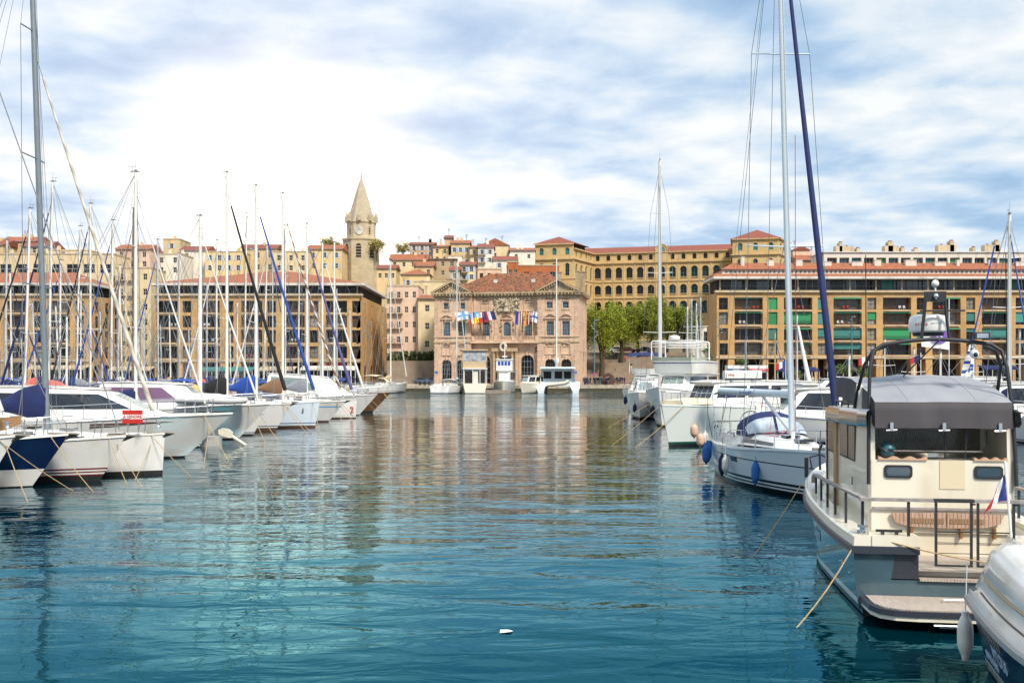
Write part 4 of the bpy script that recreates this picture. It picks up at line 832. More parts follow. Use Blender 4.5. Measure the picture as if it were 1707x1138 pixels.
def sect(mb, rows, nose=.5, nu=10, k=None):
    """superstructure shell: rows = [(x_aft, x_fwd, half_aft, half_fwd, z_aft, z_fwd)] from bottom to top"""
    def P(r, u, sd):
        xa, xf, ha, hf, za, zf = rows[r]; h = lerp(ha, hf, u) * (1 - nose * max(0, (u - .6) / .4) ** 2); return (lerp(xa, xf, u), sd * h, lerp(za, zf, u) + .06 * math.sin(math.pi * u) * (r == len(rows) - 1))
    G = {(r, i, sd): mb.pt(P(r, i / nu, sd)) for r in range(len(rows)) for i in range(nu + 1) for sd in (1, -1)}
    for r in range(len(rows) - 1):
        for sd in (1, -1):
            for i in range(nu): q = (G[r, i, sd], G[r, i + 1, sd], G[r + 1, i + 1, sd], G[r + 1, i, sd]); mb.idx(q)
        mb.idx((G[r, nu, 1], G[r, nu, -1], G[r + 1, nu, -1], G[r + 1, nu, 1])); mb.idx((G[r, 0, 1], G[r, 0, -1], G[r + 1, 0, -1], G[r + 1, 0, 1]))
    r = len(rows) - 1
    for i in range(nu): mb.idx((G[r, i, 1], G[r, i + 1, 1], G[r, i + 1, -1], G[r, i, -1]))
    return P
def sidewin(mb, P, r, u0, u1, v0=.08, v1=.92, off=.015, nu=6, slant0=0.0, slant1=0.0, sides=(1, -1)):
    for sd in sides:
        for i in range(nu):
            q = []
            for f, v in ((i / nu, v0), ((i + 1) / nu, v0), ((i + 1) / nu, v1), (i / nu, v1)):
                a0, a1 = u0 + slant0 * v, u1 + slant1 * v; u = lerp(a0, a1, f); A_, B_ = Vector(P(r, u, sd)), Vector(P(r + 1, u, sd)); c = A_.lerp(B_, v); q.append((c.x, c.y + sd * off, c.z + off * .3))
            mb.face(q)
def frontwin(mb, P, r, v0=.1, v1=.9, n=3, off=.02, gap=.04):
    A0, A1, B0, B1 = [Vector(P(rr, 1, sd)) for rr in (r, r + 1) for sd in (1, -1)]
    for i in range(n):
        f0, f1 = (i + gap) / n, (i + 1 - gap) / n; q = [A0.lerp(A1, f0).lerp(B0.lerp(B1, f0), v0), A0.lerp(A1, f1).lerp(B0.lerp(B1, f1), v0), A0.lerp(A1, f1).lerp(B0.lerp(B1, f1), v1), A0.lerp(A1, f0).lerp(B0.lerp(B1, f0), v1)]
        mb.face([(p.x + off, p.y, p.z + off * .4) for p in q])
def rail(root, h, u0, u1, ht=.62, n=6, r=.014, mid=True, pul=True, mt=None, inset=.08):
    t = MB(); m_ = mt or steel
    for sd in (1, -1):
        top = []
        for i in range(n + 1):
            u = lerp(u0, u1, i / n); a = h.p(u, h.zs(u), sd, -inset); t.tube([a, a + Vector((0, 0, ht))], r, 5); top.append(a + Vector((0, 0, ht)))
        t.tube(top, r * .8 if not pul else r * .8, 4)
        if mid: t.tube([p - Vector((0, 0, ht * .48)) for p in top], r * .5, 4)
    t.build('guard_rail', m_, root)
    if pul:
        t = MB(); L_ = []
        for sd in (1, -1):
            seq = [h.p(u, h.zs(u), sd, -inset) + Vector((0, 0, ht + .03)) for u in (u1, lerp(u1, 1, .5), .985)]; L_.append(seq)
            for p in (seq[0], seq[1]): t.tube([p, p - Vector((.1 if p is seq[1] else 0, 0, ht + .03))], r * 1.3, 5)
        tip = h.p(1, h.zs(1), 1) + Vector((.12, 0, ht + .03)); tip.y = 0; t.tube(L_[0] + [tip] + L_[1][::-1], r * 1.3, 6); t.build('pulpit', m_, root)
def moor(root, h, ends, r=.018, u=.96, z=None):
    for k, e in enumerate(ends):
        a = h.p(u, h.zs(u), 1 if k % 2 else -1); b = Vector(e); b.z = -.3; m_ = MB(); n = 8; r = .013 if root.location.y < 45 else .018
        m_.tube([a.lerp(b, i / n) - Vector((0, 0, math.sin(math.pi * i / n) * .08)) for i in range(n + 1)], r, 5); m_.build('mooring_line', rope, root)
def fender(root, p, r=.13, l=.55, m_=None, name='fender'):
    f = MB(); n = 8; f.lathe([(.02, -l / 2 - .1), (.045, -l / 2 - .08), (.05, -l / 2 - .02)] + [(r * max(.3, (1 - abs(2 * k / n - 1) ** 4)) ** .5, -l / 2 + l * (k) / (n)) for k in range(n + 1)] + [(.05, l / 2 + .02), (.045, l / 2 + .08), (.01, l / 2 + .1)], p, 12)
    f.tube([(p[0], p[1], p[2] + l / 2), (p[0], p[1] + .02, p[2] + l / 2 + .7)], .008, 4); return f.build(name, m_ or fendw, root, smooth=50)
def catenary(mb, a, b, r, n=6, sag=0.0, r1=None, seg=6): a, b = Vector(a), Vector(b); mb.tube([a.lerp(b, i / seg) - Vector((0, 0, sag * math.sin(math.pi * i / seg))) for i in range(seg + 1)], r, n, r1)
def twist_mat(name, c1, c2):
    if name in MATS: return MATS[name]
    def pf(t, co, c, mx, mr, nz):
        w_ = t.nodes.new('ShaderNodeTexWave'); w_.bands_direction = 'DIAGONAL'; w_.inputs['Scale'].default_value = 1.1; w_.inputs['Distortion'].default_value = .6; t.links.new(co, w_.inputs['Vector']); return mx(mr(w_.outputs['Fac'], .55, .75), c1, c2), w_.outputs['Fac']
    return mat(name, c1, .8, bump=.03, pattern=pf)

def sailboat(label, bow, ang, L=11, B=3.5, fb=1.15, mast_h=15.5, mast_back=4.0, hull=None, stripes=None, mastm=None, mr=.085, cover=bluecan, cov_r=.2, genoa=whcan, gr=.075, lean=0.0, spread=2, sheer=.22, rake=.9, near=False, cabin=True, sprayhood=bluecan, bimini=None, coverboom=True, boom_a=0.0, boomw=None, wr=.012, ropes=None, anchor=False, group=None, heel=0.0, ladder=False, cat='sailing boat', lines=True, roll=.92, bowlen=None, boomh=.85, sprf=.03, bimh=1.55, hoodwin=False):
    ca, sa = math.cos(ang), math.sin(ang); root = thing('sailing_boat', label, cat, (bow[0] - L * ca, bow[1] - L * sa, 0), ang, group)
    h = Hull(L, B, fb, sheer=sheer, rake=rake); h.build(root, hull, stripes or ((-.35, .09, antif), (.14, .2, bluest)))
    xm = L - mast_back; zd = h.zs(xm / L)
    if cabin:
        c = MB(); rows = [(L * .30, L * .80, B * .33, B * .15, zd - .03, h.zs(.8)), (L * .31, L * .77, B * .30, B * .13, zd + .30, h.zs(.77) + .10), (L * .32, L * .74, B * .24, B * .11, zd + .40, h.zs(.74) + .14)]
        P = sect(c, rows); c.build('coachroof', gel, root, smooth=35); g = MB(); sidewin(g, P, 0, .12, .62, .3, .85, .012); g.build('cabin_window', tint, root)
        g = MB()
        for hx in (.56, .68, .84): z = h.zs(hx) + (.42 if hx < .6 else .30 if hx < .8 else .04); g.box(L * hx - .25, L * hx + .25, -.25, .25, z - .03, z + .05)
        g.build('deck_hatch', tint, root)
        g = MB()
        for sd in (1, -1): g.box(L * .04, L * .30, sd * B * .27 - .1, sd * B * .27 + .1, h.zs(.2) - .05, h.zs(.2) + .32)
        g.box(L * .29, L * .31, -B * .3, B * .3, h.zs(.3) - .05, zd + .35); g.build('cockpit_coaming', gel, root)
        g = MB(); wx = L * .12; cz = h.zs(.12) + .75
        for k in range(16): a0, a1 = 2 * math.pi * k / 16, 2 * math.pi * (k + 1) / 16; g.tube([(wx, .42 * math.cos(a0), cz + .42 * math.sin(a0)), (wx, .42 * math.cos(a1), cz + .42 * math.sin(a1))], .02, 4)
        for k in range(5): a = 2 * math.pi * k / 5; g.tube([(wx, 0, cz), (wx, .42 * math.cos(a), cz + .42 * math.sin(a))], .01, 4)
        g.box(wx - .1, wx + .15, -.1, .1, cz - .8, cz); g.build('steering_wheel', steel, root)
    if sprayhood and cabin:
        s_ = MB(); z0 = zd + .33; x0 = L * .29
        rs = []
        for i, (x, hh) in enumerate(((x0 + .1, .78), (x0 + .55, .86), (x0 + 1.0, .72), (x0 + 1.45, .06))): rs.append([(x, B * .31 * math.cos(a), z0 + hh * math.sin(a) ** .75 if math.sin(a) > 0 else z0) for a in [math.pi * k / 10 for k in range(11)]])
        s_.rings(rs, close=False); hd = s_.build('sprayhood', sprayhood, root, smooth=50)
        if hoodwin:
            g = MB(); A_, B_ = rs[2], rs[3]
            for k0, k1 in ((1, 3), (3, 4.85), (5.15, 7), (7, 9)):
                n_ = 4
                def q_(k, v):
                    k_ = min(9, int(k)); f = k - k_; a = Vector(A_[k_]).lerp(Vector(A_[k_ + 1]), f); b = Vector(B_[k_]).lerp(Vector(B_[k_ + 1]), f); c = a.lerp(b, v); return (c.x + .03, c.y, c.z + .03)
                for i in range(n_):
                    a, b = lerp(k0, k1, i / n_), lerp(k0, k1, (i + 1) / n_); g.face([q_(a, .1), q_(b, .1), q_(b, .93), q_(a, .93)])
            g.build('clear_panel', clearv, hd)
    if bimini:
        s_ = MB(); z0 = zd + bimh; rs = []
        for x, dz in ((.3, -.12), (.7, 0), (1.6, .06), (2.4, 0), (2.8, -.12)): rs.append([(x, B * .36 * math.cos(a), z0 + dz + .18 * math.sin(a)) for a in [math.pi * k / 8 for k in range(9)]])
        s_.rings(rs, close=False); s_.build('bimini', bimini, root, smooth=50); s_ = MB()
        for sd in (1, -1):
            for x in (.4, 2.6): s_.tube([(1.4, sd * B * .36, zd), (x, sd * B * .36, z0 - .1)], .016, 5)
        s_.build('bimini_frame', steel, root)
    # mast, boom, rig
    mm = mastm or aluw; top = Vector((xm - lean, heel, zd + mast_h)); foot = Vector((xm, 0, zd - .05 + (.35 if cabin else 0)))
    m_ = MB(); m_.tube([foot.lerp(top, k / 6) for k in range(7)], mr, 8, mr * .78); ms = m_.build('mast', mm, root, smooth=50)
    m_ = MB(); m_.tube([top + Vector((-.28, 0, .06)), top + Vector((.2, 0, .06))], .03, 4); m_.tube([top, top + Vector((0, 0, .75))], .008, 4); m_.tube([top + Vector((-.18, 0, .3)), top + Vector((-.18, 0, 0))], .012, 4); m_.tube([top + Vector((-.4, 0, .32)), top + Vector((.05, 0, .32))], .012, 4); m_.box(top.x - .06, top.x + .06, -.05 + top.y, .05 + top.y, top.z, top.z + .14); m_.build('masthead_gear', wire, ms)
    zb = foot.z + boomh; bl = min(xm * .62, mast_h * .32); bd = Vector((-math.cos(boom_a), -math.sin(boom_a), 0)); nrm = Vector((-bd.y, bd.x, 0)); b0 = Vector((xm - mr, 0, zb))
    m_ = MB(); m_.tube([b0, b0 + bd * bl + Vector((0, 0, .06))], .06 if not boomw else boomw[0], 8); m_.build('boom', boomw[1] if boomw else mm, root, smooth=50)
    if cover is not None and coverboom:
        m_ = MB(); rs = []
        for k in range(13):
            u = k / 12; c0 = b0 + bd * (bl * .98 * u - .12) ; q_ = max(0, min(1, 1 - (u - .13) / .34)); hh = cov_r * (1.4 + 3.1 * q_ * q_ * (3 - 2 * q_)) * (1 - .3 * u) ; wv = .02 * math.sin(k * 2.3); wd = cov_r * (.72 - .25 * u) + wv
            rs.append([c0 + nrm * (wd * math.cos(a)) + Vector((0, 0, -.08 - .32 * (hh - cov_r) + (hh * .5) * (1 + math.sin(a)) + wv)) for a in [2 * math.pi * j / 10 for j in range(10)]])
        m_.rings(rs); m_.build('sail_cover', cover, root, smooth=60)
    sp = MB(); rg = MB(); cps = []
    for k in range(spread):
        f = (k + 1) / (spread + 1) + sprf; c0 = foot.lerp(top, f); wd = B * .36 * (1 - .22 * k)
        for sd in (1, -1): e = c0 + Vector((-.18, sd * wd, .06)); sp.tube([c0, e], .028, 5); cps.append((k, sd, e))
    if spread: sp.build('spreader', mm, root)
    for sd in (1, -1):
        ch = Vector((xm - .25, sd * B * .45, zd)); pts = [ch] + [e for k, s2, e in cps if s2 == sd] + [top.lerp(foot, .03)]
        for a, b in zip(pts, pts[1:]): rg.tube([a, b], wr, 4)
        rg.tube([Vector((xm - .5, sd * B * .44, zd)), foot.lerp(top, .36)], wr, 4)
        rg.tube([top, Vector((.15, sd * B * .25, h.zs(0)))], wr * .9, 4)
    rg.tube([b0 + bd * bl + Vector((0, 0, .06)), top], wr * .7, 4); rg.tube([foot + Vector((mr * 1.3, .03, .3)), top + Vector((mr, .03, -.4))], wr * .8, 4)
    rg.build('rigging', wire, root)
    stay0 = Vector((L - .25 if bowlen is None else bowlen, 0, h.zs(1) + .25)); stay1 = foot.lerp(top, roll)
    if genoa is not None:
        m_ = MB(); a = stay0.lerp(stay1, .045); b = stay0.lerp(stay1, .93); pts = [a.lerp(b, k / 8) - Vector((0, 0, .15 * math.sin(math.pi * k / 8))) for k in range(9)]
        rs = []
        m_.tube(pts, gr, 7, gr * .42); m_.build('furled_genoa', genoa, root, smooth=60); m_ = MB(); m_.lathe([(.1, 0), (.1, .04), (.05, .06), (.05, .16), (.1, .18), (.1, .22)], tuple(stay0), 8); m_.build('furler_drum', steel, root)
    m_ = MB(); m_.tube([stay0, stay1], wr * 1.2, 4); m_.build('forestay', wire, root)
    if cabin:
        g = MB()
        for x_, y_ in ((L * .2, B * .3), (L * .26, B * .31)):
            for sd in (1, -1): g.lathe([(.09, 0), (.07, .06), (.08, .14), (.05, .16)], (x_, sd * y_, h.zs(.2) + .3), 8)
        g.build('winch', steel, root); g = MB(); zz0 = h.zs(0)
        for sd in (1, -1):
            g.tube([(.9, sd * B * .38, zz0), (.9, sd * B * .38, zz0 + .65), (.1, sd * B * .34, zz0 + .65), (.1, sd * .45, zz0 + .65), (.1, sd * .45, zz0)], .016, 5); g.tube([(.9, sd * B * .38, zz0 + .33), (.1, sd * B * .34, zz0 + .33)], .012, 4)
        g.build('pushpit', steel, root); hv = hash_(label); bc = (redp, MATS['life_orange'], MATS['life_yellow'], white_p)[hv % 4]; g = MB()
        for k in range(9): a0, a1 = R(-60 + k * 33), R(-60 + (k + 1) * 33); g.tube([(.25, -B * .3 + .24 * math.cos(a0), zz0 + .5 + .28 * math.sin(a0)), (.25, -B * .3 + .24 * math.cos(a1), zz0 + .5 + .28 * math.sin(a1))], .06, 6)
        if not near: g.build('lifebuoy', bc, root)
        g = MB(); g.tube([(xm - .1, .1, foot.z + .3), (xm - .6, .3, zd + .45), (L * .33, .35, zd + .47)], .012, 4); g.tube([(xm - .1, -.1, foot.z + .3), (xm - .6, -.3, zd + .45), (L * .33, -.35, zd + .47)], .012, 4); g.build('halyard', redrope if hv % 3 == 0 else rope, root)
        if hv % 3 == 1: g = MB(); g.box(-.1, .9, -.55, .55, zz0 + 1.9, zz0 + 1.94); g.tube([(.2, .5, zz0), (.3, .5, zz0 + 1.9)], .018, 5); g.tube([(.2, -.5, zz0), (.3, -.5, zz0 + 1.9)], .018, 5); g.build('solar_panel', tint, root)
        if hv % 4 == 2: fender(root, (L * .45, -B * .5 - .14, h.fb * .55), .13, .5, (fendw, fendn, fendb)[hv % 3])
    if lines: rail(root, h, .08, .86, n=6 if not near else 8, r=.016 if not near else .014); 
    if anchor:
        m_ = MB(); z = h.zs(1) + .05; m_.tube([(L - .7, 0, z), (L + .28, 0, z - .02)], .035, 5); m_.ext([(L + .1, -.16, z - .02), (L + .38, 0, z - .05), (L + .1, .16, z - .02), (L - .18, 0, z - .26)], (0, 0, .03)); m_.build('anchor', mat('galvanised', (.25, .22, .18), .6, metal=.4), root, smooth=20)
    if hash_(label) % 2:
        g = MB()
        for u_ in (.42, .5, .58):
            for sd in (1, -1): g.face([h.p(u_, h.fb * .66, sd, .012), h.p(u_ + .035, h.fb * .66, sd, .012), h.p(u_ + .035, h.fb * .76, sd, .012), h.p(u_, h.fb * .76, sd, .012)])
        g.build('hull_portlight', tint, root)
    if ropes: moor(root, h, ropes)
    return root, h

def cruiser(label, bow, ang, L=11, B=3.6, fb=1.4, rows=None, hullm=None, stripes=None, wins=((1, .02, .8),), glassm=None, frontr=1, nose=.45, roofm=None, rake=1.6, sheer=.28, flare=.75, ropes=None, railn=7, fly=None, canopy=None, mastd=None, group=None, cat='motor boat', portholes=None, railh=.6, hullwin=None, stern=.9, deckmat=None, fenders=(), pul=True, frontn=3, gm2=None, full=2.2, name='motor_boat', topwin=None, wl=.84):
    ca, sa = math.cos(ang), math.sin(ang); root = thing(name, label, cat, (bow[0] - L * ca, bow[1] - L * sa, 0), ang, group)
    h = Hull(L, B, fb, sheer=sheer, rake=rake, stern=stern, flare=flare, trake=.1, full=full, wl=wl); h.build(root, hullm, stripes or ((-.35, .08, antif),), deckmat=deckmat)
    if rows:
        c = MB(); P = sect(c, rows, nose); c.build('cabin', hullm if (hullm and not isinstance(hullm, list)) and hullm in (gel, gel2) else gel, root, smooth=38)
        for r_, u0, u1, *sl in wins: g = MB(); sidewin(g, P, r_, u0, u1, .08, .92, .018, 8, *(sl or (0, 0))); g.build('side_window', glassm or tint, root)
        if frontr is not None: g = MB(); frontwin(g, P, frontr, .08, .92, frontn); g.build('windscreen', gm2 or screen, root)
        r = MB(); xa, xf, ha, hf, za, zf = rows[-1]; rr = [[(lerp(xa, xf, u) + (.35 if u == 1 else -.25 if u == 0 else 0), sd * (lerp(ha, hf, u) * (1 - nose * max(0, (u - .6) / .4) ** 2) + .08), lerp(za, zf, u) + dz + .07 * math.sin(math.pi * u)) for sd, dz in ((1, .0), (1, .07), (-1, .07), (-1, 0))] for u in [k / 8 for k in range(9)]]
        r.rings(rr); r.build('roof', roofm or gel, root, smooth=30)
    rail(root, h, .42, .88, railh, railn, .018, False, pul)
    if hullwin:
        g = MB()
        for u0, u1, f0, f1 in hullwin:
            for sd in (1, -1):
                n = 6; A_ = [h.p(lerp(u0, u1, k / n), lerp(h.fb, h.zs(lerp(u0, u1, k / n)), .5) * lerp(f0, (f0 + f1) / 2 + .05, k / n), sd, .012) for k in range(n + 1)]; B_ = [h.p(lerp(u0, u1, k / n), lerp(h.fb, h.zs(lerp(u0, u1, k / n)), .5) * lerp(f1, (f0 + f1) / 2 + .055, k / n), sd, .012) for k in range(n + 1)]
                for k in range(n): g.face([A_[k], A_[k + 1], B_[k + 1], B_[k]])
        g.build('hull_window', brownst, root)
    if portholes:
        g = MB()
        for u, z in portholes:
            for sd in (1, -1):
                c = h.p(u, z, sd, .012); d = (h.p(u + .03, z, sd, .012) - c).normalized(); up = (h.p(u, z + .1, sd, .012) - c).normalized(); g.face([c + d * (.17 * math.cos(a)) + up * (.10 * math.sin(a)) for a in [2 * math.pi * k / 10 for k in range(10)]])
        g.build('porthole', tint, root)
    for u, z, sd, *k in fenders: c = h.p(u, z, sd, .17); fender(root, tuple(c), .15, .62, k[0] if k else fendn)
    if ropes: moor(root, h, ropes, u=.93)
    return root, h

E, Wd = 0.0, math.pi            # headings: bow towards +X, bow towards -X
S_ = R(-90)
def rp(*a): return [Vector(p) for p in a]
# ------------------------------------------------ first row, left: bows towards the channel, near to far
sailboat('nearest white sailing boat, its bow cut by the left picture edge', (-16.1, 32.3), R(4), L=10.5, fb=1.45, rake=1.3, mast_back=4.3, mast_h=14, stripes=((-.35, .04, antif), (.04, .10, bluest)), cover=bluecan, near=True, ropes=[(12.4, 1.0, 0), (12.0, -2.4, 0)], wr=.010, anchor=True, sheer=.3)
sailboat('sailing boat with navy upper hull and black anchor, second bow from the left edge', (-15.35, 34.5), R(3), L=10.5, fb=1.38, rake=1.5, mast_back=5.5, mast_h=12, stripes=((-.35, .04, antif), (.62, 2.2, navy)), cover=blucan2, genoa=None, near=True, ropes=[(12.3, -1.9, 0)], wr=.010, anchor=True, sheer=.3)
sb2, h2 = sailboat('white sailing boat with maroon waterline stripes and brown anchor at the bow', (-14.1, 36.4), R(3), L=11.5, fb=1.32, rake=1.15, mast_back=5.2, mast_h=16, stripes=((-.35, .20, antif), (.20, .25, redst), (.31, .36, redst), (.42, .48, redst)), genoa=None, near=True, ropes=[(12.2, -1.6, 0), (13.1, -2.6, 0)], anchor=True, wr=.018, cover=redcan)
sb3, h3 = sailboat('white sailing boat with plumb bow, thick grey mast and navy mainsail cover', (-13.45, 38.6), R(2), L=11.5, fb=1.40, rake=.12, mast_back=4.5, mast_h=20, mastm=alug, mr=.13, stripes=((-.35, .16, antif), ), cover=bluecan, cov_r=.30, genoa=twist_mat('twisted_sailcloth', (.60, .57, .50), (.42, .38, .30)), gr=.095, lean=.65, near=True, ropes=[(13.2, -1.2, 0), (11.0, -2.4, 0)], anchor=True, sheer=.12, spread=3, roll=.74)
sailboat('white sailing boat with slim mast and blue bimini behind the first motor yacht', (-15.6, 52), R(2), L=10.5, fb=1.25, mast_back=4.0, mast_h=13.0, mastm=aluw, mr=.10, cover=bluecan, bimini=blucan2, genoa=whcan, gr=.06)
sailboat('white sailing boat with twin spreader mast just behind the purple windowed motor yacht', (-15.4, 62), R(0), L=10.5, mast_back=4.0, mast_h=12.4, mr=.12, cover=yelcan, cov_r=.26, genoa=whcan)
sailboat('white sailing boat with black furled genoa and black mainsail cover', (-14.7, 66.5), R(2), L=11, fb=1.5, mast_back=4.3, mast_h=15.6, cover=blkcan, cov_r=.28, genoa=blkcan, gr=.14, rake=1.3, stripes=((-.35, .22, brownst), (.3, .36, bluest)), anchor=True, ropes=[(12.6, -2, 0), (13.2, -3, 0)], mr=.11)
b7, h7 = sailboat('pale blue grey hulled sailing boat with blue furled genoa and the number 3', (-13.6, 70.5), R(1), L=11, fb=1.5, rake=.4, mast_back=4.5, mast_h=15.5, hull=mat('pale_blue_gelcoat', (.60, .68, .76), .25, coat=.4), cover=blucan2, cov_r=.32, genoa=blucan2, gr=.13, stripes=((-.35, .16, brownst), (.3, .36, bluest)), ropes=[(11.5, -2.5, 0)], mr=.13)
sailboat('white sailing boat with light blue line under its rail and brown anchor', (-13.0, 78), R(-2), L=12, fb=1.35, rake=1.7, mast_back=5.0, mast_h=16.5, cover=browncan, cov_r=.28, genoa=twist_mat('twisted_brown', (.20, .11, .07), (.6, .55, .5)), gr=.12, stripes=((-.35, .12, brownst), (1.14, 1.24, mat('light_blue_line', (.12, .35, .62), .4))), anchor=True, ropes=[(13.5, -2.5, 0), (14.1, -2, 0), (12.4, -3, 0)], mr=.12)
b9, h9 = sailboat('white sailing boat with plumb bow and red number 32, violet blue genoa', (-13.1, 84), R(0), L=11, fb=1.3, rake=.1, mast_back=4.2, mast_h=15, cover=greycan, cov_r=.28, genoa=mat('violet_canvas', (.10, .09, .26), .8), gr=.14, mr=.10, stripes=((-.35, .1, brownst),))
sailboat('white sailing boat with white furled genoa next to the wooden boat', (-13.4, 92.5), R(0), L=11, fb=1.3, mast_back=4.2, mast_h=14.5, cover=whcan, genoa=whcan, gr=.12, mr=.1, ropes=[(12.2, 1.5, 0)])
sailboat('brown wooden hulled sailing boat with long bowsprit, last in the row', (-11.8, 97), R(0), L=13, B=3.8, fb=1.35, hull=teakd, rake=2.1, sheer=.4, mast_back=5.5, mast_h=15, cover=beigecan, genoa=None, stripes=((-.35, .1, antif),), ropes=[(15.0, -2, 0), (15.6, 1.0, 0), (14.4, -3, 0)], mr=.11)
writing('3', .5, blkst, b7, T((h7.p(.91, 1.2, -1, .02))) @ RZ(R(-10)) @ RX(R(90)), name='hull_number'); 
writing('32', .75, redst if 0 else redp, b9, T(h9.p(.955, .7, -1, .03)) @ RZ(R(-12)) @ RX(R(90)), name='hull_number', bold=.01)
# motor yachts of the first row
def yrows(z, k=1.0, x0=1.0, x1=7.6): return [(x0, x1 + 1.9, 1.55 * k, 1.15 * k, z - .1, z + .15), (x0, x1 + 1.1, 1.5 * k, 1.1 * k, z + .50, z + .45), (x0 + .1, x1 - .6, 1.38 * k, 1.0 * k, z + 1.35, z + 1.25), (x0 + .2, x1 - 1.3, 1.1 * k, .8 * k, z + 1.50, z + 1.38)]
cruiser('white motor yacht with curved dark side windows and raked windscreen, nearest on the left', (-12.95, 46.2), R(2), L=12, B=3.9, fb=1.75, rows=yrows(1.75, 1.0, .4, 7.2), wins=((1, .12, .93, 0, -.03),), rake=2.6, sheer=.16, hullwin=((.60, .86, .80, .93),), ropes=[(12.6, -2.4, 0), (11.4, -2.8, 0)], railn=6, railh=.7, full=2.6)
cruiser('white motor yacht with purple tinted cabin windows and grey tender on its foredeck', (-14.2, 58.5), R(1), L=12, B=3.9, fb=1.75, rows=[(2.5, 8.6, 1.55, 1.1, 1.65, 1.9), (2.5, 8.3, 1.5, 1.05, 2.1, 2.15), (2.6, 7.2, 1.4, .95, 3.15, 3.1), (2.7, 7.0, 1.3, .9, 3.3, 3.2)], wins=((1, .02, .40), (1, .42, .80, 0, -.08)), glassm=purp, rake=2.2, sheer=.18, hullwin=((.70, .9, .78, .9),), ropes=[(12.4, -2.4, 0), (12.9, -1, 0)], railn=6, full=2.6)
cruiser('small white motor yacht with smooth humped foredeck near the end of the left row', (-12.1, 89.5), R(0), L=10.5, B=3.6, fb=1.6, rows=[(.8, 9.0, 1.5, .8, 1.55, 1.75), (.8, 8.2, 1.45, .7, 2.4, 1.95), (1, 6.2, 1.25, .7, 3.6, 3.3), (1.2, 5.8, 1.1, .6, 3.75, 3.4)], wins=((1, .05, .6),), rake=2.0, sheer=.18, glassm=screen, ropes=[(12.2, -1.4, 0)])
# upturned tender on the purple-windowed yacht, outboard engine hanging below it
t_ = thing('inflatable_tender', 'grey white inflatable tender lashed on the foredeck of the purple windowed yacht', 'tender', (-19.0, 56.9, 2.25), R(2)); m_ = MB()
for sd in (1, -1): m_.tube([(0, sd * .55, .15), (1.6, sd * .6, .1), (2.9, sd * .5, .05), (3.5, sd * .25, .05), (3.75, 0, .08)], .24, 10, .17)
m_.build('tube', mat('grey_hypalon', (.52, .52, .52), .5), t_, smooth=50); m_ = MB(); m_.rings([[(0, -.5, .35), (0, 0, .5), (0, .5, .35), (0, 0, .1)], [(2.2, -.45, .3), (2.2, 0, .45), (2.2, .45, .3), (2.2, 0, .0)], [(3.5, -.08, .15), (3.5, 0, .2), (3.5, .08, .15), (3.5, 0, .1)]]); m_.build('floor', white_p, t_, smooth=40)
t_ = thing('outboard_dinghy', 'small white dinghy with tilted outboard engine between two motor yacht bows', 'dinghy', (-15.6, 53.4, 0), R(10)); m_ = MB(); m_.rings([[(-2.4, -.6, .5), (-2.4, .6, .5), (-2.4, .35, -.1), (-2.4, -.35, -.1)], [(0, -.6, .5), (0, .6, .5), (0, .4, -.1), (0, -.4, -.1)]]); m_.build('hull', gel, t_, smooth=30)
m_ = MB(); m_.rings([[(-.15, -.08, .85), (-.15, .08, .85), (-.12, .08, .62), (-.12, -.08, .62)], [(.05, -.16, .93), (.05, .16, .93), (.08, .15, .52), (.08, -.15, .52)], [(.4, -.17, .88), (.4, .17, .88), (.4, .15, .42), (.4, -.15, .42)], [(.62, -.08, .70), (.62, .08, .70), (.6, .08, .42), (.6, -.08, .42)]]); m_.tube([(.55, 0, .5), (1.2, 0, .05)], .09, 8); m_.lathe([(.02, -.1), (.12, 0), (.02, .1)], (1.25, 0, .02), 8); m_.build('outboard_engine', mat('cream_engine', (.62, .58, .48), .4), t_, smooth=40)
# for-sale board on the plumb-bowed boat
sg = thing('for_sale_sign', 'red and white A VENDRE board tied to the pulpit of the plumb bowed boat', 'sign', (-14.35, 37.65, 2.02), R(2)); m_ = MB(); m_.box(-.38, .38, 0, .02, 0, .5); m_.k = 1; m_.box(-.379, .379, -.003, -.0005, .16, .33); m_.build('board', [redp, white_p], sg)
writing('A VENDRE', .15, redp, sg, T((0, -.008, .245)) @ RX(R(90)), .002, bold=.004)
m_ = MB()
for x in (-.2, .2): m_.tube([(x, .03, 0), (x, .05, -.35)], .012, 5)
m_.build('sign_leg', steel, sg)

